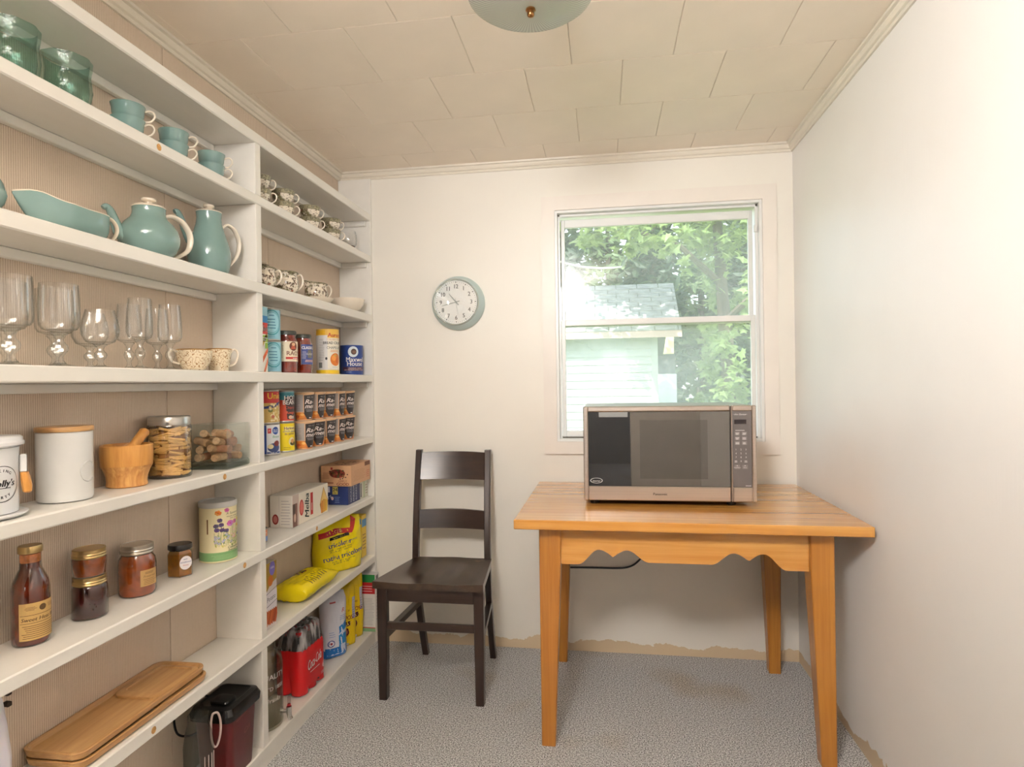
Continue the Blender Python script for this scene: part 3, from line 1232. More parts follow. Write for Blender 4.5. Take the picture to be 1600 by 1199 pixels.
def smooth_path(p, n=5):
    p = [Vector(q) for q in p]
    out = []
    for i in range(len(p) - 1):
        a, b_, c, d = p[max(i - 1, 0)], p[i], p[i + 1], p[min(i + 2, len(p) - 1)]
        for k_ in range(n):
            t_ = k_ / n
            out.append(0.5 * ((2 * b_) + (c - a) * t_ + (2 * a - 5 * b_ + 4 * c - d) * t_ * t_ + (3 * b_ - a - 3 * c + d) * t_ ** 3))
    return out + [p[-1]]


part('power_cord', G().tube(smooth_path(pc), 0.0042, 8), M_MWD, mw)

# ------------------------------------------------------------------ wall clock
M_CLK = mat('pale_aqua_enamel', (190, 208, 206), 0.3, var=0.02)
ck = thing('wall_clock', 'round pale aqua wall clock with white dial hanging between shelves and window', 'clock', (-0.651, WB, 1.569))


def facing_front(prof, n=64):
    """lathe about the -Y axis: profile of (radius, distance from the wall)"""
    return G().rings([[(r * math.cos(2 * PI * i / n), -d, r * math.sin(2 * PI * i / n)) for i in range(n)] for r, d in prof])


part('case', facing_front([(0.120, 0.0005), (0.1235, 0.004), (0.1235, 0.012), (0.120, 0.020), (0.111, 0.034), (0.106, 0.046), (0.1035, 0.051)]), M_CLK, ck, smooth=30)
part('bezel', facing_front([(0.1035, 0.0511), (0.105, 0.055), (0.1045, 0.060), (0.102, 0.0625), (0.0985, 0.061), (0.0975, 0.0545), (0.0975, 0.0515)]), mat('bezel_chrome', (206, 214, 208), 0.2, metal=0.6), ck, smooth=40)
part('dial', facing_front([(0.0974, 0.0512), (0.0974, 0.0535)]), mat('dial_white', (250, 250, 246), 0.5, var=0.015), ck, smooth=20)
ink = Ink()
for i in range(60):
    a = PI / 2 - i * PI / 30
    r0 = 0.0895 if i % 5 else 0.0865
    w_ = 0.0008 if i % 5 else 0.0019
    c, s_ = math.cos(a), math.sin(a)
    p = [(r0 * c - w_ * s_, r0 * s_ + w_ * c), (r0 * c + w_ * s_, r0 * s_ - w_ * c), (0.0925 * c + w_ * s_, 0.0925 * s_ - w_ * c), (0.0925 * c - w_ * s_, 0.0925 * s_ + w_ * c)]
    ink.poly(p, (60, 60, 56), 1)
for i in range(1, 13):
    a = PI / 2 - i * PI / 6
    ink.text(str(i), 0.0705 * math.cos(a), 0.0705 * math.sin(a), 0.0265, (58, 58, 54), 1, sx=0.9, fat=0.0004)
ink.build('numeral_print', lambda u, v, o: (u, -0.0535 - o, v), ck, rough=0.5)


def hand(name, ang, ln, w_, d, col):
    a = R(90 - ang)
    c, s_ = math.cos(a), math.sin(a)
    out = [(-0.018, -w_), (ln * 0.5, -w_), (ln, -w_ * 0.35), (ln, w_ * 0.35), (ln * 0.5, w_), (-0.018, w_)]
    part(name, G().prism([(x * c - y_ * s_, x * s_ + y_ * c) for x, y_ in out], 1, -d - 0.0008, -d), mat('hand_grey', col, 0.4), ck, smooth=0)


hand('hour_hand', 320, 0.050, 0.0024, 0.0550, (168, 172, 166))
hand('minute_hand', 256, 0.068, 0.0020, 0.0562, (168, 172, 166))
hand('second_hand', 170, 0.062, 0.0006, 0.0574, (168, 172, 166))
part('hub', facing_front([(0.0045, 0.0538), (0.0045, 0.0590), (0.003, 0.0596)], 16), mat('hand_grey', (168, 172, 166), 0.4), ck)
part('crystal', facing_front([(0.0975, 0.0592), (0.06, 0.0606), (0.001, 0.0612), (0.0005, 0.0604), (0.06, 0.0598), (0.0973, 0.0586)], 48), glass('clock_crystal', (255, 255, 255)), ck, smooth=60)

# ------------------------------------------------------------------ ceiling light
cl = thing('ceiling_light', 'shallow round glass ceiling light with brass finial, switched off', 'ceiling light', (-0.158, 1.432, ZC))
M_BRASS = mat('antique_brass', (150, 106, 62), 0.3, metal=0.9, var=0.1)
part('canopy', G().lathe([(0.072, -0.0005), (0.072, -0.018), (0.060, -0.030), (0.02, -0.034)], 40), mat('canopy_white', (226, 220, 206), 0.4), cl)
part('bulb', G().lathe([(0.012, -0.034), (0.014, -0.044), (0.026, -0.056), (0.028, -0.066), (0.02, -0.078), (0.004, -0.083)], 20, 0.035, 0), mat('frosted_bulb', (236, 234, 226), 0.3), cl)


def ribbed_glass():
    m = glass('etched_glass_dish', (226, 232, 228))
    nt = m.node_tree
    out = nt.nodes['Material Output']
    src = out.inputs['Surface'].links[0].from_socket
    df = nt.nodes.new('ShaderNodeBsdfTranslucent')
    df.inputs[0].default_value = rgb(236, 238, 234)
    d2 = nt.nodes.new('ShaderNodeBsdfDiffuse')
    d2.inputs[0].default_value = rgb(226, 228, 224)
    tc = nt.nodes.new('ShaderNodeTexCoord')
    gr = nt.nodes.new('ShaderNodeTexGradient')
    gr.gradient_type = 'RADIAL'
    nt.links.new(tc.outputs['Object'], gr.inputs[0])
    ml = nt.nodes.new('ShaderNodeMath')
    ml.operation = 'MULTIPLY'
    ml.inputs[1].default_value = 2 * PI * 90
    nt.links.new(gr.outputs['Fac'], ml.inputs[0])
    sn = nt.nodes.new('ShaderNodeMath')
    sn.operation = 'SINE'
    nt.links.new(ml.outputs[0], sn.inputs[0])
    mr = nt.nodes.new('ShaderNodeMapRange')
    mr.inputs['From Min'].default_value = -1
    mr.inputs['To Min'].default_value = 0.34
    mr.inputs['To Max'].default_value = 0.50
    nt.links.new(sn.outputs[0], mr.inputs['Value'])
    m1 = nt.nodes.new('ShaderNodeMixShader')
    m1.inputs[0].default_value = 0.5
    nt.links.new(df.outputs[0], m1.inputs[1])
    nt.links.new(d2.outputs[0], m1.inputs[2])
    mx = nt.nodes.new('ShaderNodeMixShader')
    nt.links.new(mr.outputs[0], mx.inputs[0])
    nt.links.new(src, mx.inputs[1])
    nt.links.new(m1.outputs[0], mx.inputs[2])
    nt.links.new(mx.outputs[0], out.inputs['Surface'])
    return m


prof = [(0.004, -0.112), (0.03, -0.1115), (0.07, -0.108), (0.11, -0.100), (0.137, -0.089), (0.148, -0.081), (0.1495, -0.079), (0.1485, -0.077), (0.137, -0.0855), (0.11, -0.0965), (0.07, -0.1045), (0.03, -0.108), (0.004, -0.1085)]
part('glass_dish', G().lathe(prof, 72, cap0=False, cap1=False), ribbed_glass(), cl, smooth=50)
part('stem', G().lathe([(0.004, -0.034), (0.004, -0.110)], 10), M_BRASS, cl)
part('finial', G().lathe([(0.003, -0.110), (0.0115, -0.1125), (0.012, -0.116), (0.007, -0.118), (0.0085, -0.121), (0.0085, -0.128), (0.006, -0.131), (0.001, -0.132)], 20), M_BRASS, cl)

# ------------------------------------------------------------------ crockery
A_, B_, C_, D_, E_, F_, G_, H_ = [q + 0.0006 for q in SZ]
M_TEAL = mat('teal_glaze', (122, 152, 148), 0.12, var=0.04, nscale=(20, 20, 20), coat=0.5)
M_CREAM = mat('cream_glaze', (238, 226, 208), 0.14, var=0.03, coat=0.4)
M_AQUA = glass('turquoise_pressed_glass', (222, 239, 235), bump=0.8, bscale=55)
M_AQUA_B = glass('turquoise_thick_base', (96, 172, 152), bump=0.8, bscale=55)


def vessel(prof, t=0.0035, n=40):
    """outside profile (bottom to top) closed with an inside wall"""
    inner = [(max(r - t, 0.0008), max(z, prof[0][1] + t)) for r, z in reversed(prof)]
    return G().lathe(list(prof) + inner, n)


# two turquoise pressed-glass bowls on the top left shelf
def aqua_bowl(y_, label):
    t_ = thing('glass_bowl', label, 'bowl', (-1.135, y_, B_), 0.3, 'turquoise glass bowls')
    g = G()
    prof = [(0.030, 0.0), (0.036, 0.006), (0.043, 0.022), (0.046, 0.045), (0.0445, 0.062), (0.0435, 0.078), (0.0455, 0.094), (0.0465, 0.108)]
    n = 56
    rs = []
    full = prof + [(r - 0.005, max(z, 0.012)) for r, z in reversed(prof)]
    for k_, (r, z) in enumerate(full):
        out_ = k_ < len(prof)
        rs.append([((r + (0.0012 * math.sin(9 * a + z * 90) if out_ else 0)) * math.cos(a), (r + (0.0012 * math.sin(9 * a + z * 90) if out_ else 0)) * math.sin(a), z) for a in [2 * PI * i / n for i in range(n)]])
    part('glass', g.rings(rs), M_AQUA, t_, smooth=60)
    return t_


aqua_bowl(1.028, 'turquoise wavy glass bowl on the second shelf, cut by the photo edge')
aqua_bowl(1.152, 'turquoise wavy glass bowl on the second shelf next to the stacked teal cups')


# teal cups with cream handles, three stacks of two
def cup_proto():
    t_ = thing('teacup', 'x', 'cup', (0, 0, 0), 0, 'teal cups stacked in pairs')
    prof = [(0.018, 0.0), (0.021, 0.002), (0.0215, 0.004), (0.028, 0.010), (0.0335, 0.022), (0.0350, 0.036), (0.0375, 0.046)]
    part('bowl', vessel(prof, 0.0025, 36), M_TEAL, t_, smooth=50)
    pts = [(0, 0.035, 0.038), (0, 0.043, 0.043), (0, 0.052, 0.042), (0, 0.0565, 0.034), (0, 0.053, 0.024), (0, 0.045, 0.016), (0, 0.036, 0.014)]
    pts[-1] = (0, 0.030, 0.014)
    part('handle', G().tube(smooth_path(pts), 0.0024, 8), M_CREAM, t_)
    return t_


cup = cup_proto()
first = True
for nm, y_, rz in (('first', 1.312, -0.85), ('middle', 1.470, -0.85), ('last', 1.628, -0.85)):
    for lvl in (0, 1):
        lab = 'teal cup with cream handle, %s of the %s stack on the second shelf' % (('lower', 'upper')[lvl], nm)
        loc = (-1.128, y_ + 0.002 * lvl, B_ + 0.0345 * lvl)
        if first:
            cup.location, cup.rotation_euler = loc, (0, 0, rz)
            cup['label'] = lab
            first = False
        else:
            dup(cup, loc, rz, lab)

# teal jug at the edge of the picture
t_ = thing('cream_jug', 'teal jug at the photo edge on the third shelf beside the gravy boat', 'jug', (-1.138, 0.952, C_), 0)
part('bowl', vessel([(0.028, 0), (0.034, 0.004), (0.046, 0.020), (0.050, 0.036), (0.046, 0.056), (0.036, 0.074), (0.031, 0.088), (0.034, 0.100)], 0.003), M_TEAL, t_, smooth=50)
part('handle', G().tube(smooth_path([(0.030, -0.012, 0.090), (0.044, -0.045, 0.094), (0.048, -0.062, 0.07), (0.042, -0.058, 0.04), (0.030, -0.030, 0.024)]), 0.004, 8), M_CREAM, t_)

# gravy boat: oval sections along Y, spout towards the camera
t_ = thing('gravy_boat', 'long teal gravy boat with cream rim and handle on the third shelf', 'gravy boat', (-1.132, 1.150, C_), -0.05)
NS, NR = 26, 28
sec = []
for i in range(NS + 1):
    u = i / NS                       # 0 spout .. 1 handle end
    y_ = -0.104 + 0.194 * u - 0.018 * max(0, 1 - u / 0.12)
    hw = max(0.0, 0.0375 * (min(1, u / 0.42) ** 0.8) * (1 if u < 0.72 else math.sqrt(max(0, 1 - ((u - 0.72) / 0.285) ** 2)))) + 0.0012
    top = 0.0625 + 0.010 * math.exp(-((u - 0.13) / 0.13) ** 2) - 0.003 * math.sin(PI * max(0, u - 0.3) / 0.7) - 0.004 * max(0, 1 - u / 0.08)
    bot = 0.057 * max(0, 1 - u / 0.20) ** 1.9 + 0.014 * max(0, (u - 0.88) / 0.12) ** 1.5
    sec.append((y_, hw, top, bot))
def boat(off, zoff, lo):
    rs = []
    for y_, hw, top, bot in sec:
        ring = []
        for k_ in range(NR + 1):
            a = PI * k_ / NR
            x = -(hw - off) * math.cos(a) * (1 if hw > off else 0.1)
            z = top - (top - bot - lo) * (math.sin(a) ** 0.62)
            ring.append((x, y_, z))
        rs.append(ring)
    return rs
g = G().rings(boat(0, 0, 0), False, False, False)
part('bowl', g, M_TEAL, t_, smooth=60)
part('lining', G().rings(boat(0.0028, 0, 0.004), False, False, False), M_CREAM, t_, smooth=60)
rim = [(-s[1] + 0.0013, s[0], s[2]) for s in sec] + [(s[1] - 0.0013, s[0], s[2]) for s in reversed(sec)]
part('rim', G().tube(rim + rim[:1], 0.0019, 6, cap=False), M_CREAM, t_, smooth=60)
part('handle', G().tube(smooth_path([(0, 0.086, 0.062), (0, 0.104, 0.066), (0, 0.120, 0.054), (0, 0.122, 0.036), (0, 0.110, 0.018), (0, 0.088, 0.008)]), 0.0026, 10, flat=2.2, ref=(0, 1, 0)), M_CREAM, t_, smooth=60)


def pot(name, label, loc, rz, prof, lid, spout, spr, hand, hr):
    t_ = thing(name, label, name.replace('_', ' '), loc, rz)
    part('body', G().lathe(prof, 56), M_TEAL, t_, smooth=60)
    part('spout', G().tube(smooth_path(spout), [spr[0] + (spr[1] - spr[0]) * (i / (5 * (len(spout) - 1))) ** 0.6 for i in range(5 * (len(spout) - 1) + 1)], 16), M_TEAL, t_, smooth=60)
    part('handle', G().tube(smooth_path(hand), [hr * (0.75 + 0.5 * math.sin(PI * i / (5 * (len(hand) - 1)))) for i in range(5 * (len(hand) - 1) + 1)], 12, flat=1.5, ref=(0, 1, 0)), M_CREAM, t_, smooth=60)
    ld = part('lid', G().lathe(lid[0], 40), M_CREAM, t_, smooth=50)
    part('knob', G().lathe(lid[1], 28), M_CREAM, ld, smooth=50)
    return t_


pot('teapot', 'round bellied teal teapot with cream lid and handle on the third shelf', (-1.137, 1.389, C_), R(-24),
    [(0.040, 0), (0.046, 0.003), (0.058, 0.014), (0.068, 0.034), (0.0705, 0.052), (0.067, 0.070), (0.056, 0.088), (0.045, 0.099), (0.0395, 0.108), (0.0375, 0.118), (0.0382, 0.1275), (0.034, 0.128)],
    ([(0.0385, 0.1278), (0.0392, 0.130), (0.036, 0.133), (0.024, 0.137), (0.010, 0.1385)], [(0.009, 0.1385), (0.009, 0.143), (0.0165, 0.146), (0.0178, 0.149), (0.0165, 0.1525), (0.008, 0.1545)]),
    [(0, -0.052, 0.040), (0, -0.070, 0.054), (0, -0.080, 0.078), (0, -0.089, 0.101), (0, -0.098, 0.1105), (0, -0.106, 0.106)], (0.019, 0.0058),
    [(0, 0.038, 0.114), (0, 0.060, 0.120), (0, 0.086, 0.110), (0, 0.103, 0.086), (0, 0.106, 0.060), (0, 0.096, 0.034), (0, 0.062, 0.010)], 0.0058)
pot('coffee_pot', 'tall teal coffee pot with cream lid and handle beside the upright divider', (-1.140, 1.632, C_), R(-24),
    [(0.040, 0), (0.046, 0.003), (0.053, 0.016), (0.0585, 0.044), (0.0585, 0.066), (0.053, 0.094), (0.043, 0.124), (0.036, 0.148), (0.0335, 0.166), (0.035, 0.1835), (0.031, 0.184)],
    ([(0.0353, 0.1838), (0.036, 0.186), (0.030, 0.190), (0.016, 0.1935)], [(0.010, 0.193), (0.0095, 0.1975), (0.0145, 0.2), (0.0155, 0.203), (0.0145, 0.207), (0.007, 0.2085)]),
    [(0, -0.040, 0.078), (0, -0.058, 0.094), (0, -0.070, 0.118), (0, -0.083, 0.150), (0, -0.093, 0.167), (0, -0.101, 0.165)], (0.017, 0.0062),
    [(0, 0.040, 0.146), (0, 0.056, 0.160), (0, 0.078, 0.152), (0, 0.094, 0.122), (0, 0.094, 0.092), (0, 0.082, 0.062), (0, 0.056, 0.032)], 0.0048)

# ------------------------------------------------------------------ stemware
M_GLASS = glass('crystal', (255, 255, 255), ior=1.6, edge=0.42)
M_STEM = glass('crystal_stem', (253, 254, 254), ior=2.0, edge=0.5)


def goblet(name, label, loc, bowl, stem, foot, cat='wine glass', group=None):
    """bowl: outside profile; stem: solid profile below it"""
    t_ = thing(name, label, cat, loc, 0, group)
    prof = list(bowl)
    z0 = bowl[0][1]
    inner = [(max(r - 0.0016, 0.001), max(z, z0 + 0.006)) for r, z in reversed(prof)]
    part('bowl', G().lathe(prof + inner, 36, cap0=False), M_GLASS, t_, smooth=60)
    part('stem', G().lathe(stem, 10, cap1=False), M_STEM, t_, smooth=20)
    part('foot', G().lathe(foot, 36), M_STEM, t_, smooth=60)
    return t_


def scaled(p, r, h):
    return [(a * r, b * h) for a, b in p]


BOWL_W = [(0.10, 0.415), (0.45, 0.425), (0.82, 0.455), (0.95, 0.50), (0.98, 0.58), (0.98, 0.75), (0.95, 0.90), (0.92, 1.0)]
STEM_W = [(0.34, 0.035), (0.20, 0.075), (0.17, 0.12), (0.24, 0.145), (0.40, 0.19), (0.44, 0.225), (0.40, 0.26), (0.24, 0.30), (0.20, 0.33), (0.30, 0.375), (0.46, 0.405), (0.40, 0.42)]
FOOT_W = [(0.84, 0.0), (0.86, 0.008), (0.60, 0.020), (0.36, 0.032), (0.30, 0.045)]
GW = 'glasses on the shelf below the teapots'
for i, (x, y_, lab) in enumerate(((-1.118, 1.003, 'large crystal goblet at the photo edge, front row of the glass shelf'), (-1.122, 1.112, 'large crystal goblet in the front row next to the brandy glass'),
                                  (-1.190, 1.058, 'large crystal goblet in the back row at the photo edge'), (-1.192, 1.170, 'large crystal goblet in the back row behind the front goblet'))):
    goblet('goblet', lab, (x, y_, D_), scaled(BOWL_W, 0.0375, 0.172), scaled(STEM_W, 0.036, 0.172), scaled(FOOT_W, 0.036, 0.172), 'goblet', GW)
BOWL_B = [(0.08, 0.40), (0.40, 0.405), (0.75, 0.45), (0.97, 0.57), (1.0, 0.68), (0.93, 0.82), (0.80, 0.95), (0.76, 1.0)]
for x, y_, lab in ((-1.120, 1.214, 'round brandy glass in front between goblets and tall glasses'), (-1.186, 1.256, 'round brandy glass in the back row behind the other')):
    goblet('brandy_glass', lab, (x, y_, D_), scaled(BOWL_B, 0.0375, 0.130), scaled(STEM_W, 0.030, 0.128), scaled(FOOT_W, 0.032, 0.13), 'brandy glass', GW)
BOWL_T = [(0.08, 0.415), (0.55, 0.42), (0.88, 0.45), (1.0, 0.51), (1.0, 0.66), (0.93, 0.86), (0.86, 1.0)]
for x, y_, h, lab in ((-1.118, 1.330, 0.172, 'tall tulip wine glass in front, beside the brandy glasses'), (-1.118, 1.434, 0.169, 'tall tulip wine glass in front, beside the patterned cream cups'),
                      (-1.186, 1.374, 0.165, 'tall tulip wine glass in the back row, nearest the brandy glasses'), (-1.186, 1.472, 0.165, 'tall tulip wine glass in the back row, nearest the cream cups')):
    goblet('wine_glass', lab, (x, y_, D_), scaled(BOWL_T, 0.0285, h), scaled(STEM_W, 0.027, h), scaled(FOOT_W, 0.030, h), 'wine glass', GW)


# cream cups with a brown vermicelli pattern
def squiggle(name, base, ink_, scale, lo=0.47, hi=0.53):
    m = mat(name, base, 0.16, coat=0.4, var=0.03)
    nt, b = nodes(m)
    tc = nt.nodes.new('ShaderNodeTexCoord')
    nz = nt.nodes.new('ShaderNodeTexNoise')
    nz.inputs['Scale'].default_value = scale
    nz.inputs['Detail'].default_value = 1.0
    nt.links.new(tc.outputs['Object'], nz.inputs['Vector'])
    mu = nt.nodes.new('ShaderNodeMath')
    mu.operation = 'MULTIPLY'
    mu.inputs[1].default_value = 5.0
    fr = nt.nodes.new('ShaderNodeMath')
    fr.operation = 'FRACT'
    nt.links.new(nz.outputs['Fac'], mu.inputs[0])
    nt.links.new(mu.outputs[0], fr.inputs[0])
    rp = nt.nodes.new('ShaderNodeValToRGB')
    e = rp.color_ramp.elements
    e[0].position, e[1].position = 0.40, 0.46
    e[0].color, e[1].color = (0, 0, 0, 1), (1, 1, 1, 1)
    k_ = e.new(0.56)
    k_.color = (1, 1, 1, 1)
    k_ = e.new(0.62)
    k_.color = (0, 0, 0, 1)
    nt.links.new(fr.outputs[0], rp.inputs[0])
    mx = nt.nodes.new('ShaderNodeMix')
    mx.data_type = 'RGBA'
    old = b.inputs['Base Color'].links[0].from_socket
    nt.links.new(rp.outputs[0], mx.inputs[0])
    nt.links.new(old, mx.inputs[6])
    mx.inputs[7].default_value = rgb(*ink_)
    nt.links.new(mx.outputs[2], b.inputs['Base Color'])
    return m


M_VERM = squiggle('vermicelli_glaze', (240, 224, 194), (168, 120, 70), 75)
M_GILT = mat('worn_gilt', (190, 140, 66), 0.3, metal=0.6)
t_ = thing('patterned_cup', 'wide cream cup with brown squiggle pattern and gilt rim beside the wine glasses', 'cup', (-1.128, 1.541, D_), R(150), 'cream cups with squiggle pattern')
part('bowl', vessel([(0.026, 0), (0.030, 0.004), (0.041, 0.022), (0.0455, 0.042), (0.046, 0.056)], 0.003), M_VERM, t_, smooth=50)
part('rim', G().lathe([(0.0462, 0.056), (0.0468, 0.058), (0.0448, 0.059), (0.0432, 0.057)], 40, cap0=False, cap1=False), M_GILT, t_)
part('handle', G().tube(smooth_path([(0, 0.043, 0.050), (0, 0.056, 0.056), (0, 0.066, 0.046), (0, 0.058, 0.026), (0, 0.040, 0.018)]), 0.0032, 8), M_CREAM, t_)
t_ = thing('patterned_cup', 'tall cream cup with brown squiggle pattern beside the upright divider', 'cup', (-1.130, 1.655, D_), R(-32), 'cream cups with squiggle pattern')
part('bowl', vessel([(0.026, 0), (0.027, 0.004), (0.0305, 0.028), (0.034, 0.050), (0.036, 0.064)], 0.003), M_VERM, t_, smooth=50)
part('rim', G().lathe([(0.0362, 0.064), (0.0368, 0.066), (0.0348, 0.067), (0.0332, 0.065)], 40, cap0=False, cap1=False), M_GILT, t_)
part('handle', G().tube(smooth_path([(0, 0.034, 0.054), (0, 0.044, 0.066), (0, 0.055, 0.060), (0, 0.056, 0.042), (0, 0.046, 0.022), (0, 0.029, 0.016)]), 0.0034, 8), M_CREAM, t_)

# ------------------------------------------------------------------ fifth shelf: canisters, mortar, jars
M_WHITE = mat('white_enamel', (236, 237, 238), 0.2, var=0.015, coat=0.3)
M_BAMB = wood('bamboo', (174, 128, 78), (206, 162, 106), (26, 1.6, 60), 0.38, 0.1)
M_BAMBZ = wood('bamboo_upright', (190, 128, 58), (220, 162, 88), (40, 40, 3.0), 0.36, 0.15)
t_ = thing('enamel_canister', 'white enamel canister with black round lettering badge and wooden handle, at the photo edge', 'canister', (-1.146, 0.968, E_), -0.85)
part('body', G().lathe([(0.0535, 0.010), (0.0540, 0.012), (0.0552, 0.128), (0.0555, 0.131), (0.052, 0.1315)], 56), M_WHITE, t_, smooth=40)
part('saucer', G().lathe([(0.040, 0.0), (0.060, 0.001), (0.068, 0.006), (0.0685, 0.009), (0.066, 0.0095), (0.054, 0.0085)], 56), M_WHITE, t_, smooth=40)
part('lid', G().lathe([(0.0556, 0.1316), (0.0635, 0.136), (0.0640, 0.141), (0.0610, 0.1435), (0.0605, 0.150), (0.057, 0.1525), (0.02, 0.153)], 56), M_WHITE, t_, smooth=40)
hd = part('handle', G().box(-0.006, 0.006, 0.0560, 0.0665, 0.082, 0.116, 0.002), M_WHITE, t_, smooth=0)
part('grip', G().rings([[(x * 0.008 * s_, 0.0625 + o + y_ * 0.007 * s_, z) for x, y_ in ((-1, -.6), (-.6, -1), (.6, -1), (1, -.6), (1, .6), (.6, 1), (-.6, 1), (-1, .6))] for z, s_, o in ((0.0815, 0.9, 0.0), (0.07, 1.05, 0.002), (0.055, 1.1, 0.004), (0.045, 1.0, 0.0045), (0.042, 0.6, 0.0045))]), M_BAMBZ, hd)
ink = Ink()
BK = (38, 38, 42)
for i in range(40):
    a0, a1 = 2 * PI * i / 40, 2 * PI * (i + 1) / 40
    ink.poly([(0.0335 * math.cos(a0), 0.0335 * math.sin(a0)), (0.0335 * math.cos(a1), 0.0335 * math.sin(a1)), (0.0322 * math.cos(a1), 0.0322 * math.sin(a1)), (0.0322 * math.cos(a0), 0.0322 * math.sin(a0))], BK, 1)
for word, r_, up in (('BAKING', 0.0245, 1), ('PARTY', 0.0245, -1)):
    for i, chr_ in enumerate(word):
        a = (PI / 2 - (i - (len(word) - 1) / 2) * 0.27) if up > 0 else (-PI / 2 + (i - (len(word) - 1) / 2) * 0.27)
        ink.text(chr_, r_ * math.cos(a), r_ * math.sin(a), 0.0072, BK, 1, rot=(a - PI / 2) if up > 0 else (a + PI / 2), fat=0.0003)
ink.text('Dolly\'s', 0.0, 0.001, 0.0175, BK, 1, shear=0.25, fat=0.0006)
ink.rect(-0.012, 0.016, -0.0085, -0.0072, BK, 1)
fn0 = on_cyl(0.0546, 0.066)
rz_ = R(39)
ink.build('badge_print', lambda u, v, o: fn0(u + 0.0546 * rz_, v, o), t_, du=0.008, rough=0.3)

t_ = thing('canister', 'plain white ceramic canister with bamboo lid and embossed letter, beside the wooden mortar', 'canister', (-1.153, 1.152, E_), 0)
part('body', G().lathe([(0.044, 0.0), (0.049, 0.002), (0.0512, 0.008), (0.0512, 0.146), (0.0495, 0.148)], 64), mat('white_stoneware', (232, 232, 230), 0.22, var=0.015), t_, smooth=40)
part('lid', G().lathe([(0.0490, 0.1482), (0.0525, 0.149), (0.0530, 0.152), (0.0530, 0.157), (0.0515, 0.159), (0.01, 0.1592)], 64), M_BAMB, t_, smooth=40)
g = G()
pts = [(0.019 * math.cos(R(a)), 0.019 * math.sin(R(a)) * 1.15) for a in range(45, 316, 9)]
off = R(8)
g.tube([(0.0512 * math.cos(u / 0.0512 + off), 0.0512 * math.sin(u / 0.0512 + off), 0.062 + v) for u, v in pts], 0.0016, 6)
g.tube([(0.0512 * math.cos(u / 0.0512 + off), 0.0512 * math.sin(u / 0.0512 + off), 0.062 + v) for u, v in ((0.0134, 0.0155), (0.0148, 0.009), (0.015, 0.017))], 0.0014, 6)
part('embossed_letter', g, MATS['white_stoneware'], t_, smooth=60)

t_ = thing('mortar', 'wooden mortar turned from bamboo with a narrow waist', 'mortar', (-1.1585, 1.330, E_), 0)
mp_ = [(q * 1.09, p * 1.08) for q, p in [(0.038, 0.0), (0.0405, 0.002), (0.0390, 0.012), (0.0400, 0.022), (0.0445, 0.036), (0.0505, 0.0475), (0.0510, 0.049), (0.0520, 0.070), (0.0522, 0.092), (0.0505, 0.0945), (0.046, 0.094), (0.040, 0.072), (0.02, 0.056), (0.001, 0.054)]]
part('bowl', G().lathe(mp_, 56), M_BAMBZ, t_, smooth=30)
M_BAMBS = wood('bamboo_strips', (176, 112, 52), (226, 176, 106), (60, 60, 1.5), 0.4, 0.1)
part('waist_band', G().lathe([(0.0446, 0.0027), (0.0431, 0.013), (0.0442, 0.0238), (0.0491, 0.0389), (0.0557, 0.0515)], 56, cap0=False, cap1=False), M_BAMBS, t_, smooth=60)
t_ = thing('pestle', 'smooth wooden pestle leaning in the mortar', 'pestle', (-1.1585, 1.330, E_ + 0.006), 0)
part('shaft', G().tube([(-0.005, -0.006, 0.0745), (-0.002, 0.008, 0.080), (0.002, 0.022, 0.092), (0.004, 0.042, 0.112), (0.005, 0.053, 0.122), (0.006, 0.0575, 0.126)], [0.017, 0.0155, 0.0115, 0.0118, 0.0128, 0.0085], 16), M_BAMBZ, t_, smooth=50)

# jar of penne
t_ = thing('pasta_jar', 'round glass jar of dry penne with brushed steel lid', 'jar', (-1.156, 1.476, E_), 0)
part('glass', G().lathe([(0.050, 0.0), (0.0525, 0.003), (0.0532, 0.010), (0.0532, 0.134), (0.051, 0.140), (0.0495, 0.140), (0.0518, 0.133), (0.0518, 0.010), (0.049, 0.005)], 56), M_GLASS, t_, smooth=50)
part('lid', G().lathe([(0.0480, 0.1402), (0.0518, 0.1404), (0.0518, 0.160), (0.0500, 0.1625), (0.01, 0.163)], 56), mat('lid_steel', (186, 182, 176), 0.28, metal=0.95, nscale=(2, 2, 200)), t_, smooth=40)
M_PENNE = mat('dry_penne', (214, 170, 96), 0.5, var=0.18, nscale=(40, 40, 40))
g = G()
rg = random.Random(3)
nn = 0
for lay in range(17):
    z = 0.0125 + lay * 0.0073
    for k_ in range(11):
        a = rg.uniform(0, 2 * PI)
        r = 0.0462 - abs(rg.gauss(0, 0.002))
        lie = rg.uniform(-0.3, 0.3)
        c = Vector((r * math.cos(a), r * math.sin(a), z + rg.uniform(-0.003, 0.003)))
        tan = Vector((-math.sin(a), math.cos(a), lie)).normalized()
        hl = rg.uniform(0.016, 0.020)
        p0, p1 = c - tan * hl, c + tan * hl
        for p in (p0, p1):
            q = math.hypot(p.x, p.y)
            if q > 0.0482:
                p.x *= 0.0482 / q
                p.y *= 0.0482 / q
            p.z = min(max(p.z, 0.0095), 0.134)
        mid = (p0 + p1) / 2
        q = math.hypot(mid.x, mid.y)
        mid.x *= 0.0478 / q
        mid.y *= 0.0478 / q
        g.tube([p0, mid, p1], 0.0037, 7, cap=False)
part('penne', g, M_PENNE, t_, smooth=50, kind='stuff', label='dry yellow penne filling the jar')
part('filling_core', G().lathe([(0.0435, 0.007), (0.0435, 0.132)], 20), mat('penne_shade', (150, 104, 52), 0.7), t_, kind='stuff')  # solid core, its darker brown paints the shaded gaps between the penne

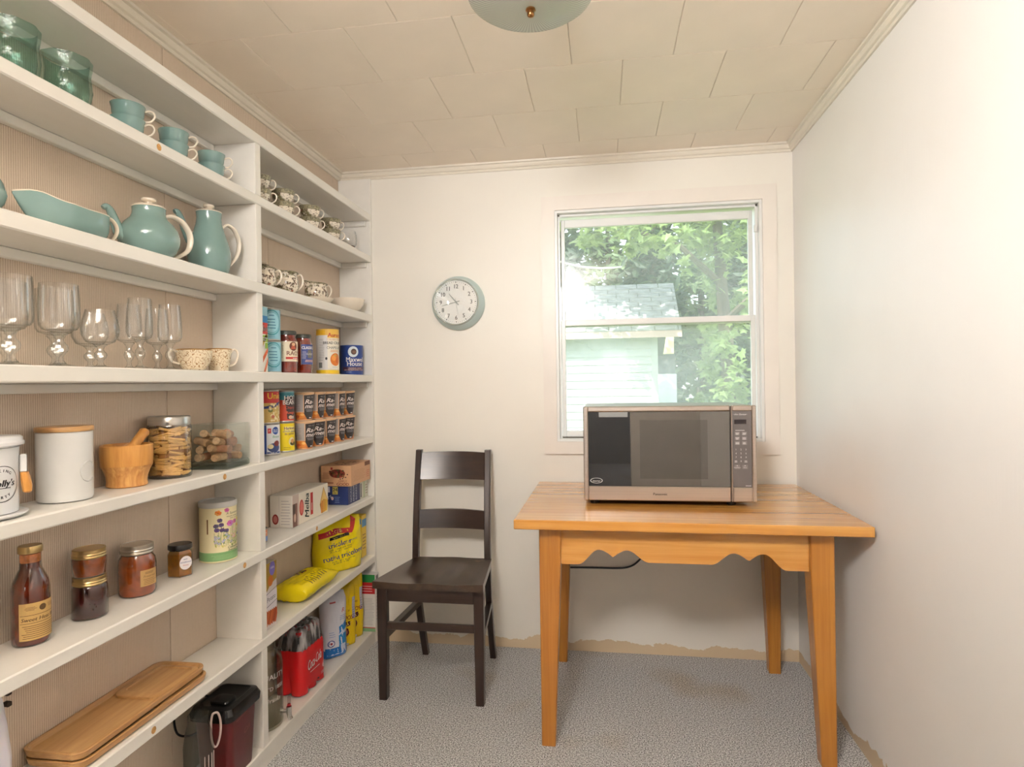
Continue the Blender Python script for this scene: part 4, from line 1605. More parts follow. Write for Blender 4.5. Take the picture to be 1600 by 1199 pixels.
# square glass vase of corks
t_ = thing('square_vase', 'square clear glass vase holding wine corks beside the upright divider', 'vase', (-1.142, 1.665, E_), R(4))
g = G()
h_ = 0.0635
part('glass_base', G().box(-h_, h_, -h_, h_, 0.0, 0.0202, 0.004), glass('thick_glass', (226, 233, 229), ior=1.9, edge=0.4), t_, smooth=0)
for a0, a1, b0, b1 in ((-h_, h_, -h_, -h_ + 0.006), (-h_, h_, h_ - 0.006, h_), (-h_, -h_ + 0.006, -h_ + 0.006, h_ - 0.006), (h_ - 0.006, h_, -h_ + 0.006, h_ - 0.006)):
    g.box(a0, a1, b0, b1, 0.0205, 0.130, 0.0015)
part('glass', g, glass('vase_glass', (252, 254, 253), ior=1.7, edge=0.3), t_, smooth=0)
cork_m = [mat('cork_%s' % n_, c_, 0.85, var=0.22, nscale=(120, 120, 60), bump=0.4, bscale=(300, 300, 300)) for n_, c_ in (('pale', (212, 176, 140)), ('tan', (196, 156, 118)), ('stained', (172, 120, 92)))]
cm = [mesh('cork', G().lathe([(0.0103, 0), (0.0112, 0.001), (0.0112, 0.043), (0.0103, 0.044)], 16), m_) for m_ in cork_m]
rg = random.Random(11)
spots = []
z = 0.0215 + 0.0115
lays = [[(-0.032, -0.042, 0), (0.018, -0.042, 0.05), (-0.030, -0.014, 0.1), (0.020, -0.014, -0.05), (-0.028, 0.016, 0.0), (0.022, 0.016, 0.1), (0.0, 0.043, 0.05), (0.046, 0.024, 1.5)],
        [(0.043, -0.030, 1.5), (-0.034, -0.030, 0.25), (0.008, -0.038, -0.2), (0.012, -0.004, 0.2), (-0.032, 0.012, -0.2), (0.043, 0.022, 1.6), (0.004, 0.034, 0.1)],
        [(0.020, -0.036, 0.15), (-0.030, -0.034, 1.4), (0.040, 0.000, 1.45), (-0.006, 0.004, 0.5), (-0.036, 0.020, 1.2), (0.016, 0.038, -0.15)],
        [(-0.030, -0.020, 0.4), (0.028, -0.022, 1.2), (0.020, 0.020, 0.3), (-0.014, 0.034, -0.3)]]
for li, L in enumerate(lays):
    for (x, y_, a) in L:
        lie = R(90) if not (li == 2 and x == -0.030) else R(25)
        tilt = rg.uniform(-0.22, 0.22) if li else rg.uniform(-0.03, 0.03)
        spots.append((x, y_, z + li * 0.0205 + (0.004 if li else 0), a, tilt))
ca, sa = math.cos(R(4)), math.sin(R(4))
LAYN = ('bottom', 'second', 'third', 'top')
for i, (x, y_, zz, a, tilt) in enumerate(spots):
    li = min(3, int((zz - z) / 0.0200 + 0.01))
    o = put('wine_cork', cm[i % 3])
    d = Vector((math.cos(a + PI / 2) * math.cos(tilt), math.sin(a + PI / 2) * math.cos(tilt), math.sin(tilt)))
    x = max(-0.045, min(0.045, x))
    y_ = max(-0.045, min(0.045, y_))
    lim = 0.0555
    c = Vector((x, y_, zz))
    for ax in (0, 1):
        ext = abs(d[ax]) * 0.022 + 0.0113 * math.sqrt(max(0, 1 - d[ax] ** 2))
        c[ax] = max(-lim + ext, min(lim - ext, c[ax]))
    q = d.to_track_quat('Z', 'Y')
    p = c - d * 0.022
    o.matrix_world = Matrix.Translation((-1.142, 1.665, E_)) @ Matrix.Rotation(R(4), 4, 'Z') @ Matrix.Translation(p) @ q.to_matrix().to_4x4()
    tag(o, 'used wine cork in the %s layer inside the square glass vase' % LAYN[li], 'cork', 'corks in the square glass vase, %s layer' % LAYN[li])

# ------------------------------------------------------------------ sixth shelf: bottle, preserves, seed tin
M_GOLD = mat('gold_lid', (196, 170, 118), 0.28, metal=0.9, var=0.04)
M_SILV = mat('zinc_lid', (188, 180, 168), 0.30, metal=0.9, var=0.04)
M_LAB = (196, 160, 98)
t_ = thing('sauce_bottle', 'dark red sauce bottle with gold cap and kraft label', 'bottle', (-1.163, 1.078, F_), 0)
part('sauce', G().lathe([(0.028, 0.002), (0.0305, 0.006), (0.0312, 0.012), (0.0312, 0.112), (0.029, 0.126), (0.021, 0.145), (0.0178, 0.152), (0.0172, 0.165)], 48), fluid('red_sauce', (104, 34, 14)), t_, smooth=50)
part('foam', G().lathe([(0.0172, 0.1652), (0.0175, 0.182)], 32), mat('sauce_foam', (186, 112, 62), 0.4, var=0.3, nscale=(120, 120, 90)), t_)
part('glass', G().lathe([(0.029, 0.0), (0.0318, 0.004), (0.0325, 0.012), (0.0325, 0.112), (0.030, 0.127), (0.0215, 0.147), (0.0185, 0.153), (0.0195, 0.155), (0.0185, 0.158), (0.0185, 0.183), (0.016, 0.184)], 48), M_GLASS, t_, smooth=50)
part('cap', G().lathe([(0.0190, 0.1842), (0.0210, 0.1845), (0.0212, 0.195), (0.0200, 0.1985), (0.012, 0.1990)], 40), M_GOLD, t_, smooth=40)
ink = Ink()
BR = (92, 64, 30)
ink.rect(-0.040, 0.040, 0.014, 0.088, M_LAB, 1)
ink.lines(-0.036, 0.036, 0.018, 0.046, 7, BR, 2, 4, 0.3)
ink.rect(-0.038, 0.038, 0.0475, 0.0485, BR, 2).rect(-0.038, 0.038, 0.0635, 0.0645, BR, 2)
ink.text('Sweet Heat BBQ', 0.0, 0.0555, 0.0105, BR, 2, shear=0.2, fat=0.0003)
ink.ell(0.0, 0.0765, 0.0065, 0.0065, BR, 2, 12).lines(-0.030, -0.010, 0.074, 0.082, 3, BR, 2, 2, 0.3).lines(0.010, 0.030, 0.074, 0.082, 3, BR, 2, 6, 0.3)
f_ = on_cyl(0.0326)
A0 = R(-8)
ink.build('label_print', lambda u, v, o: f_(u + 0.0326 * A0, v, o), t_, du=0.006)


def mason(name, label, loc, r, h, lidh, col, cname, lid_m, prof=None, group=None, lab=None):
    t_ = thing(name, label, 'jar', loc, 0, group)
    hb = h - lidh
    prof = prof or [(0.86, 0.0), (0.95, 0.015), (1.0, 0.06), (1.0, 0.80), (0.97, 0.92), (0.90, 1.0)]
    P_ = [(a * r, b * hb) for a, b in prof]
    part('preserve', G().lathe([(a - 0.0014, min(max(b, 0.003), hb * 0.97)) for a, b in P_], 44), fluid(cname, col), t_, smooth=50)
    part('glass', G().lathe(P_, 44, cap1=False), M_GLASS, t_, smooth=50)
    rl = 0.93 * r if prof[-1][0] > 0.85 else (prof[-1][0] + 0.06) * r
    part('band', G().lathe([(rl * 0.98, hb - 0.0005), (rl * 1.03, hb + lidh * 0.12), (rl * 1.0, hb + lidh * 0.25), (rl * 1.02, hb + lidh * 0.42), (rl * 0.985, hb + lidh * 0.55), (rl * 0.99, hb + lidh * 0.92), (rl * 0.95, h), (rl * 0.86, h), (rl * 0.85, h - 0.0012)], 44), lid_m, t_, smooth=25)
    part('lid', G().lathe([(rl * 0.85, h - 0.0016), (rl * 0.845, h - 0.0009), (rl * 0.55, h - 0.0004), (0.001, h - 0.0004)], 36), lid_m, t_)
    if lab:
        lab(t_, r)
    return t_


mason('preserve_jar', 'dark berry jam jar with gold band, lower of the stacked pair', (-1.160, 1.218, F_), 0.0355, 0.0935, 0.018, (62, 14, 12), 'berry_jam', M_GOLD)
mason('preserve_jar', 'small amber jelly jar stacked on the dark berry jam jar', (-1.160, 1.218, F_ + 0.0936), 0.0355, 0.0615, 0.019, (150, 70, 16), 'amber_jelly', M_GOLD,
      [(0.84, 0.0), (0.88, 0.03), (0.97, 0.9), (0.95, 1.0)])


def pearlab(t_, r):
    ink = Ink()
    ink.rect(-0.022, 0.022, 0.026, 0.066, (190, 152, 96), 1)
    ink.lines(-0.016, 0.018, 0.030, 0.046, 4, (120, 88, 48), 2, 3, 0.3).text('Preserves', 0, 0.050, 0.008, (110, 76, 40), 2, shear=0.2).lines(-0.012, 0.014, 0.056, 0.062, 2, (100, 70, 36), 2, 8, 0.4)
    f_ = on_cyl(r + 0.0004)
    ink.build('label_print', lambda u, v, o: f_(u + r * R(-12), v, o), t_, du=0.006)


mason('preserve_jar', 'round shouldered jar of orange preserve with silver band and kraft label', (-1.165, 1.366, F_), 0.0425, 0.126, 0.022, (158, 72, 20), 'orange_preserve', M_SILV,
      [(0.78, 0.0), (0.93, 0.02), (1.0, 0.10), (1.0, 0.72), (0.95, 0.86), (0.82, 0.95), (0.80, 1.0)], None, pearlab)
t_ = thing('honey_jar', 'small hexagonal honey jar with black lid and oval white label', 'jar', (-1.160, 1.516, F_), R(-27))
hx = lambda r, z: [(r * math.cos(PI / 3 * i + PI / 6), r * math.sin(PI / 3 * i + PI / 6), z) for i in range(6)]
part('honey', G().rings([hx(0.0325, 0.003), hx(0.0328, 0.062), hx(0.029, 0.070)]), fluid('honey', (150, 96, 18), trans=0.35), t_, smooth=20)
part('glass', G().rings([hx(0.0315, 0.0), hx(0.0342, 0.003), hx(0.0342, 0.064), hx(0.030, 0.073), hx(0.026, 0.075)]), M_GLASS, t_, smooth=20)
part('lid', G().lathe([(0.0285, 0.0725), (0.0305, 0.0735), (0.0305, 0.0835), (0.029, 0.086), (0.01, 0.0865)], 36), mat('black_lid', (24, 23, 24), 0.3), t_, smooth=40)
ink = Ink()
ink.ell(0, 0.038, 0.0165, 0.0185, (238, 232, 234), 1, 28)
ink.text('Wildflower', 0, 0.040, 0.0066, (70, 84, 150), 2, shear=0.2).text('Honey', 0, 0.032, 0.0056, (196, 70, 60), 2).lines(-0.008, 0.008, 0.047, 0.050, 1, (120, 130, 170), 2, 2, 0.5)
ap = 0.0342 * math.cos(PI / 6)
ink.build('label_print', lambda u, v, o: (ap + o, u, v), t_)

t_ = thing('seed_tin', 'tall cream tin printed with garden flowers and a green base band beside the divider', 'tin', (-1.152, 1.672, F_), 0)
part('tin', G().lathe([(0.0505, 0.0), (0.0525, 0.001), (0.0525, 0.0035), (0.0515, 0.005), (0.0515, 0.164), (0.050, 0.165)], 60), mat('tin_cream', (232, 220, 178), 0.4), t_, smooth=40)
part('lid', G().lathe([(0.0520, 0.160), (0.0532, 0.161), (0.0532, 0.174), (0.0522, 0.1765), (0.049, 0.1765), (0.0485, 0.1735), (0.002, 0.1735)], 60), mat('clouded_plastic', (196, 194, 190), 0.3), t_, smooth=40)
part('inner_lid', G().lathe([(0.0500, 0.1652), (0.0500, 0.1665)], 48), mat('foil_grey', (170, 168, 166), 0.4, metal=0.5), t_)
ink = Ink()
ink.rect(-0.155, 0.155, 0.005, 0.030, (126, 170, 112), 1)
ink.lines(-0.05, 0.06, 0.010, 0.024, 4, (150, 190, 132), 2, 3, 0.35)
rg = random.Random(5)


def flower(u, v, s_, col, mid=(230, 190, 70), n=7):
    for i in range(n):
        a = 2 * PI * i / n + rg.random() * 0.4
        ink.ell(u + s_ * 0.55 * math.cos(a), v + s_ * 0.45 * math.sin(a), s_ * 0.42, s_ * 0.36, tuple(max(0, min(255, c + rg.randint(-22, 22))) for c in col), 3, 8)
    ink.ell(u, v, s_ * 0.3, s_ * 0.26, mid, 4, 8)


for i in range(34):
    u, v0 = rg.uniform(-0.040, 0.036), rg.uniform(0.046, 0.056)
    v1 = v0 + rg.uniform(0.015, 0.075)
    du_ = rg.uniform(-0.004, 0.004)
    ink.poly([(u, v0), (u + 0.0009, v0), (u + du_ + 0.0009, v1), (u + du_, v1)], (116, 142, 84), 2)
for i in range(50):
    ink.ell(rg.uniform(-0.042, 0.036), rg.uniform(0.046, 0.080), rg.uniform(0.0012, 0.003), rg.uniform(0.0015, 0.0035), rg.choice([(150, 172, 92), (112, 140, 84), (206, 196, 104)]), 2, 7)
flower(-0.030, 0.146, 0.010, (226, 138, 52), (206, 104, 30), 6)
flower(-0.006, 0.152, 0.008, (200, 104, 160), (170, 70, 130), 7)
for u, v in ((-0.026, 0.124), (-0.022, 0.110), (-0.036, 0.108), (-0.034, 0.096), (-0.020, 0.095), (-0.008, 0.092)):
    flower(u, v, 0.008, (88, 72, 112), (70, 56, 92), 7)
flower(0.004, 0.112, 0.0115, (206, 118, 178), (190, 80, 150), 9)
flower(0.021, 0.115, 0.0085, (200, 110, 176), (186, 84, 150), 7)
for u, v in ((0.036, 0.102), (0.038, 0.120)):
    flower(u, v, 0.0065, (236, 200, 70), (220, 150, 40), 7)
for i in range(14):
    flower(rg.uniform(-0.038, 0.010), rg.uniform(0.056, 0.082), 0.0045, (164, 168, 206), (226, 214, 140), 5)
for i in range(6):
    flower(rg.uniform(0.008, 0.022), rg.uniform(0.066, 0.092), 0.004, (236, 196, 206), (226, 180, 90), 5)
flower(0.038, 0.075, 0.0055, (92, 112, 168), (70, 90, 140), 6)
GR = (88, 96, 66)
ink.text('A Summer Gift', 0.024, 0.142, 0.0105, GR, 3, shear=0.25).text('WILDFLOWER GARDEN', 0.024, 0.1325, 0.0058, GR, 3).text('SEED COLLECTION', 0.026, 0.1265, 0.0052, GR, 3)
ink.text('Colourful &', 0.020, 0.0415, 0.0105, GR, 3, shear=0.2, fat=0.0002).text('Seasonal Blend', 0.022, 0.0335, 0.0085, GR, 3, shear=0.2, fat=0.0002)
ink.rect(-0.062, -0.058, 0.085, 0.128, (112, 72, 34), 1)
f_ = on_cyl(0.0516)
ink.build('label_print', lambda u, v, o: f_(u + 0.0516 * R(-22), v, o), t_, du=0.007)

# ------------------------------------------------------------------ seventh shelf: bamboo trays, white plastic
def tray(label, loc, rz, sy=1.0):
    t_ = thing('serving_tray', label, 'tray', loc, rz, 'bamboo trays')
    L_, W_, Hh = 0.206 * sy, 0.074, 0.0205

    def rr(l, w, rad, z, n=7, cx=0.0, cy=0.0):
        out = []
        for sx, sy_, a0 in ((1, 1, 0), (-1, 1, 90), (-1, -1, 180), (1, -1, 270)):
            for i in range(n):
                a = R(a0 + 90 * i / (n - 1))
                out.append((cx + sx * (w - rad) + rad * math.cos(a), cy + sy_ * (l - rad) + rad * math.sin(a), z))
        return out
    rs = [rr(L_ - 0.010, W_ - 0.010, 0.020, 0), rr(L_ - 0.003, W_ - 0.003, 0.026, 0.006), rr(L_, W_, 0.028, Hh - 0.002), rr(L_ - 0.001, W_ - 0.001, 0.027, Hh), rr(L_ - 0.006, W_ - 0.006, 0.024, Hh), rr(L_ - 0.011, W_ - 0.011, 0.021, Hh - 0.010), rr(L_ - 0.016, W_ - 0.016, 0.018, Hh - 0.0115)]
    part('board', G().rings(rs), M_BAMB, t_, smooth=35)
    # raised step that divides off the small compartment at the far end
    g = G()
    cy = L_ - 0.0112 - 0.083
    g.rings([rr(0.083, W_ - 0.0115, 0.021, Hh - 0.0114, cy=cy), rr(0.0825, W_ - 0.0115, 0.021, Hh - 0.0055, cy=cy), rr(0.080, W_ - 0.0135, 0.020, Hh - 0.0042, cy=cy), rr(0.066, W_ - 0.024, 0.016, Hh - 0.0042, cy=cy + 0.006), rr(0.064, W_ - 0.026, 0.015, Hh - 0.0075, cy=cy + 0.006)])
    part('compartment', g, M_BAMB, t_, smooth=35)
    return t_


tray('long bamboo serving tray with rounded ends, topmost of two on the seventh shelf', (-1.1455, 1.299, G_ + 0.0212), R(0.5))
tray('long bamboo serving tray underneath the other, only its edge showing', (-1.1440, 1.304, G_), R(-0.5))

t_ = thing('plastic_bag', 'white plastic bag hanging from black hooks under the sixth shelf at the photo edge', 'bag', (-1.12, 0.934, 0.40), 0)
rs = []
for z, w, d in ((0.012, 0.050, 0.020), (0.05, 0.054, 0.030), (0.12, 0.052, 0.026), (0.18, 0.046, 0.020), (0.225, 0.040, 0.010), (0.238, 0.034, 0.004)):
    rs.append([(d * math.sin(a) * (1 + 0.25 * math.sin(3 * a)), w * math.cos(a) + 0.004 * math.sin(7 * a + z * 20), z) for a in [2 * PI * i / 28 for i in range(28)]])
part('sack', G().rings(rs), mat('thin_white_plastic', (228, 224, 232), 0.35, sss=0.2), t_, smooth=60)
for z in (0.226, 0.205):
    part('hook', G().box(-0.004, 0.010, 0.046, 0.056, z, z + 0.009, 0.002), M_DARK, t_, smooth=0)

# ------------------------------------------------------------------ bottom shelf: bin and jug
M_RED = mat('dark_red_plastic', (92, 24, 26), 0.3, var=0.06)
M_BLK = mat('gloss_black_plastic', (16, 16, 17), 0.22)


def rrect(w, l, rad, z, cx=0.0, cy=0.0, n=6):
    out = []
    for sx, sy_, a0 in ((1, 1, 0), (-1, 1, 90), (-1, -1, 180), (1, -1, 270)):
        for i in range(n):
            a = R(a0 + 90 * i / (n - 1))
            out.append((cx + sx * (w - rad) + rad * math.cos(a), cy + sy_ * (l - rad) + rad * math.sin(a), z))
    return out


t_ = thing('kitchen_bin', 'dark red plastic bin with glossy black lid on the bottom shelf', 'bin', (-1.118, 1.648, H_), 0)
part('bucket', G().rings([rrect(0.050, 0.056, 0.016, 0), rrect(0.052, 0.058, 0.018, 0.006), rrect(0.058, 0.070, 0.020, 0.172), rrect(0.058, 0.070, 0.020, 0.180)]), M_RED, t_, smooth=35)
part('lid', G().rings([rrect(0.0585, 0.0705, 0.020, 0.1795), rrect(0.068, 0.082, 0.022, 0.181), rrect(0.0695, 0.0835, 0.022, 0.198), rrect(0.062, 0.076, 0.020, 0.214), rrect(0.050, 0.064, 0.018, 0.2185), rrect(0.046, 0.060, 0.018, 0.2165)]), M_BLK, t_, smooth=35)
part('flap', G().rings([rrect(0.030, 0.026, 0.014, 0.2166, 0.004, -0.02), rrect(0.028, 0.024, 0.013, 0.2205, 0.004, -0.02), rrect(0.020, 0.016, 0.010, 0.2215, 0.004, -0.02)]), M_BLK, t_, smooth=35)
ink = Ink()
PK = (132, 74, 76)
ink.text('Cat', 0.012, 0.118, 0.022, PK, 1, shear=0.3, rot=0.35).lines(-0.016, 0.036, 0.050, 0.100, 9, (112, 50, 52), 1, 2, 0.2)
ink.poly([(-0.04, 0.166), (0.012, 0.17), (0.012, 0.1685), (-0.04, 0.1635)], (128, 70, 72), 1)
ink.build('lettering_print', lambda u, v, o: (0.0525 + 0.0055 * (v - 0.006) / 0.166 + o + 0.0003, u, v), t_, rough=0.35)

t_ = thing('water_jug', 'clear plastic jug with a ringed handle in front of the dark red bin', 'jug', (-1.112, 1.515, H_), R(-52))
M_CLR = glass('clear_plastic', (236, 238, 236), 0.05)
part('body', G().lathe([(0.032, 0), (0.036, 0.003), (0.0375, 0.02), (0.0385, 0.15), (0.034, 0.185), (0.026, 0.215), (0.0265, 0.235), (0.025, 0.235), (0.0245, 0.215), (0.0325, 0.185), (0.037, 0.15), (0.036, 0.01)], 40), M_CLR, t_, smooth=50)
part('handle', G().tube(smooth_path([(0, 0.036, 0.226), (0.0, 0.048, 0.225), (0.0, 0.055, 0.200), (0, 0.054, 0.165), (0, 0.046, 0.136), (0, 0.0375, 0.135), (0, 0.032, 0.160), (0, 0.031, 0.195), (0, 0.033, 0.215), (0, 0.036, 0.226)]), 0.003, 8, cap=False), mat('handle_rim', (196, 176, 170), 0.25), t_)
for k_ in range(4):
    a = R(20 + 16 * k_)
    part('rib', G().tube([(0.0385 * math.cos(a), 0.0385 * math.sin(a), 0.02), (0.0392 * math.cos(a), 0.0392 * math.sin(a), 0.132)], 0.0012, 6), MATS['handle_rim'], t_)
t_ = thing('wire_hanger', 'black wire loop hanging from the shelf behind the clear jug', 'wire', (-1.196, 1.525, 0.0), 0)
part('loop', G().tube(smooth_path([(0, 0.0, 0.3735), (0, 0.001, 0.30), (0, 0.008, 0.246), (0, 0.028, 0.216), (0, 0.075, 0.190), (0, 0.115, 0.186), (0, 0.135, 0.205), (0, 0.140, 0.26), (0, 0.140, 0.3735)]), 0.0032, 8), M_BLK, t_)

# ------------------------------------------------------------------ right bay, second shelf: transferware cups
def transferware(name, scale):
    """cream glaze with green and brown landscape print"""
    m = mat(name, (236, 224, 204), 0.16, coat=0.4, var=0.03)
    nt, b = nodes(m)
    tc = nt.nodes.new('ShaderNodeTexCoord')
    old = b.inputs['Base Color'].links[0].from_socket
    for sc_, c_, lo, hi in ((scale, (128, 120, 88), 0.50, 0.57), (scale * 2.6, (96, 76, 58), 0.53, 0.58), (scale * 1.4, (176, 120, 98), 0.61, 0.66)):
        nz = nt.nodes.new('ShaderNodeTexNoise')
        nz.inputs['Scale'].default_value = sc_
        nz.inputs['Detail'].default_value = 4.0
        nz.inputs['Roughness'].default_value = 0.7
        nt.links.new(tc.outputs['Object'], nz.inputs['Vector'])
        mr = nt.nodes.new('ShaderNodeMapRange')
        mr.inputs['From Min'].default_value = lo
        mr.inputs['From Max'].default_value = hi
        nt.links.new(nz.outputs['Fac'], mr.inputs['Value'])
        mx = nt.nodes.new('ShaderNodeMix')
        mx.data_type = 'RGBA'
        nt.links.new(mr.outputs[0], mx.inputs[0])
        nt.links.new(old, mx.inputs[6])
        mx.inputs[7].default_value = rgb(*c_)
        old = mx.outputs[2]
    nt.links.new(old, b.inputs['Base Color'])
    return m


M_TW = transferware('landscape_print_glaze', 34)
M_TWB = mat('printed_border', (140, 132, 104), 0.2, var=0.6, nscale=(260, 260, 180), coat=0.4)


def tw_cup():
    t_ = thing('printed_teacup', 'x', 'cup', (0, 0, 0), 0, 'brown and green printed teacups stacked in pairs')
    pr = [(0.020, 0.0), (0.023, 0.002), (0.0235, 0.005), (0.031, 0.013), (0.0365, 0.026), (0.0385, 0.039), (0.0415, 0.052)]
    part('bowl', vessel(pr, 0.0025, 36), M_TW, t_, smooth=50)
    part('border', G().lathe([(0.0382, 0.0365), (0.0389, 0.039), (0.0419, 0.0517), (0.0412, 0.0527)], 36, cap0=False, cap1=False), M_TWB, t_)
    part('handle', G().tube(smooth_path([(0, 0.038, 0.043), (0, 0.046, 0.051), (0, 0.056, 0.049), (0, 0.060, 0.039), (0, 0.055, 0.026), (0, 0.044, 0.018), (0, 0.034, 0.017)]), 0.0023, 8), M_CREAM, t_)
    return t_


cup = tw_cup()
first = True
for nm, y_ in (('first', 1.877), ('second', 2.035), ('third', 2.236), ('fourth', 2.424)):
    for lvl in (0, 1):
        lab = 'printed teacup with cream handle, %s of the %s pair from the divider' % (('lower', 'upper')[lvl], nm)
        loc, rz = (-1.130, y_ + 0.001 * lvl, B_ + 0.0455 * lvl), -0.75 + 0.12 * lvl
        if first:
            cup.location, cup.rotation_euler = loc, (0, 0, rz)
            cup['label'] = lab
            first = False
        else:
            dup(cup, loc, rz, lab)
t_ = thing('amber_glass', 'round clear glass with amber base beside the printed teacups', 'glass', (-1.135, 2.610, B_), 0)
part('bowl', G().lathe([(0.010, 0.012), (0.028, 0.020), (0.0375, 0.036), (0.040, 0.056), (0.0375, 0.080), (0.033, 0.096), (0.0318, 0.096), (0.0362, 0.080), (0.0385, 0.056), (0.036, 0.037), (0.026, 0.023)], 36, cap0=False), M_GLASS, t_, smooth=60)
part('amber_base', G().lathe([(0.026, 0.0), (0.027, 0.003), (0.012, 0.008), (0.010, 0.013), (0.026, 0.0235), (0.030, 0.027), (0.004, 0.029)], 32), glass('amber_glass', (206, 150, 84), ior=1.6), t_, smooth=50)


# ------------------------------------------------------------------ third shelf: jugs, plate, bowl
def tw_jug(label, y_, r, h, rz, x=-1.128, z0=0.0, knob=False):
    t_ = thing('printed_jug', label, 'jug', (x, y_, C_ + z0), rz, 'brown and green printed jugs')
    n = 40
    pr = [(0.62, 0.0), (0.66, 0.03), (0.90, 0.18), (1.0, 0.42), (0.96, 0.64), (0.84, 0.84), (0.86, 0.95), (0.92, 1.0)]
    rs = []
    for a, b_ in pr + [(q - 0.07, max(p, 0.06)) for q, p in reversed(pr)]:
        ring = []
        for i in range(n):
            t = 2 * PI * i / n
            k_ = max(0, math.cos(t + PI / 2)) ** 6 * max(0, b_ - 0.55) / 0.45      # lip towards -Y
            ring.append((a * r * math.cos(t), a * r * (1 + 0.35 * k_) * math.sin(t), b_ * h + 0.10 * h * k_ - 0.05 * h * max(0, math.sin(t)) * max(0, b_ - 0.6)))
        rs.append(ring)
    part('bowl', G().rings(rs), M_TW, t_, smooth=60)
    rim = rs[len(pr) - 1]
    part('border', G().tube(rim + rim[:1], 0.0024, 6, cap=False), M_TWB, t_, smooth=60)
    part('handle', G().tube(smooth_path([(0, 0.86 * r, 0.88 * h), (0, 1.20 * r, 0.98 * h), (0, 1.42 * r, 0.80 * h), (0, 1.34 * r, 0.50 * h), (0, 0.98 * r, 0.26 * h)]), 0.0036, 8), M_CREAM, t_)
    if knob:
        part('lid', G().lathe([(0.78 * r, 0.97 * h), (0.70 * r, 1.05 * h), (0.3 * r, 1.14 * h), (0.02, 1.16 * h)], 32), M_TW, t_, smooth=50)
        part('knob', G().lathe([(0.006, 1.14 * h), (0.005, 1.20 * h), (0.011, 1.26 * h), (0.009, 1.31 * h), (0.002, 1.33 * h)], 20), M_CREAM, t_, smooth=50)
    return t_


tw_jug('lidded printed jug next to the upright divider', 1.897, 0.043, 0.070, R(-40), knob=True)
tw_jug('printed jug with a rosy scene, between the lidded jug and the cream saucer', 2.050, 0.042, 0.082, R(-40))
t_ = thing('cream_saucer', 'cream saucer under the printed jug nearest the cream bowl', 'saucer', (-1.137, 2.296, C_), 0)
part('dish', G().lathe([(0.036, 0), (0.040, 0.001), (0.058, 0.009), (0.0695, 0.019), (0.071, 0.0215), (0.069, 0.022), (0.057, 0.012), (0.040, 0.0055), (0.001, 0.005)], 48), M_CREAM, t_, smooth=50)
tw_jug('printed jug standing on the cream saucer', 2.290, 0.045, 0.074, R(-38), -1.133, 0.0056)
t_ = thing('cream_bowl', 'plain cream bowl at the far end of the third shelf', 'bowl', (-1.139, 2.606, C_), 0)
part('bowl', vessel([(0.034, 0), (0.038, 0.002), (0.038, 0.006), (0.054, 0.014), (0.068, 0.034), (0.0755, 0.056), (0.0765, 0.060)], 0.003, 52), M_CREAM, t_, smooth=50)

# ------------------------------------------------------------------ fourth shelf: carton, tins and jars
M_TINR = mat('tin_rim', (178, 176, 172), 0.3, metal=0.9)


def can(name, label, loc, r, h, col, face, draw, cat='tin', rough=0.35, lid=None, group=None):
    t_ = thing(name, label, cat, loc, R(face), group)
    part('can', G().lathe([(r * 0.96, 0.0), (r * 1.02, 0.0008), (r * 1.02, 0.003), (r, 0.0045), (r, h - 0.0045), (r * 1.02, h - 0.003), (r * 1.02, h - 0.0008), (r * 0.97, h), (r * 0.95, h - 0.003), (0.001, h - 0.003)], 44), M_TINR if lid is None else lid, t_, smooth=40)
    part('wrapper', G().lathe([(r + 0.0002, 0.0047), (r + 0.0002, h - 0.0047)], 44, cap0=False, cap1=False), mat('wrap_%d_%d_%d' % col, col, rough, var=0.03), t_)
    ink = Ink()
    draw(ink, r, h)
    ink.build('label_print', on_cyl(r + 0.0002), t_, du=r * 0.16, rough=rough)
    return t_


def box_thing(name, label, x0, x1, y0, y1, z0, h, col, front=None, side=None, top=None, cat='box', rz=0.0, rough=0.45, cols=None):
    """carton; front print lies on its +X face, side print on its -Y face, local origin at the base centre"""
    t_ = thing(name, label, cat, ((x0 + x1) / 2, (y0 + y1) / 2, z0), rz)
    a, b_ = (x1 - x0) / 2, (y1 - y0) / 2
    part('carton', G().box(-a, a, -b_, b_, 0, h, 0.0012), mat('carton_%d_%d_%d' % col, col, rough, var=0.03), t_, smooth=0)
    for nm, dr, fn in (('front_print', front, on_plane((a, 0, 0), (0, 1, 0), (0, 0, 1))), ('side_print', side, on_plane((0, -b_, 0), (1, 0, 0), (0, 0, 1))), ('top_print', top, on_plane((0, 0, h), (0, 1, 0), (-1, 0, 0)))):
        if dr:
            ink = Ink()
            hw = a if nm == 'side_print' else b_
            ink.rect(-hw * 0.9, hw * 0.9, h * 0.08 if nm != 'top_print' else -a * 0.8, h * 0.92 if nm != 'top_print' else a * 0.8, col, 0)
            dr(ink, b_ if nm != 'side_print' else a, h if nm != 'top_print' else a)
            hw = a if nm == 'side_print' else b_
            ink.build(nm, fn, t_, rough=rough, ulim=(-hw + 0.0008, hw - 0.0008), vlim=(0.0008, h - 0.0008) if nm != 'top_print' else (-a + 0.001, a - 0.001))
    return t_


W_, K_ = (244, 242, 238), (40, 38, 38)


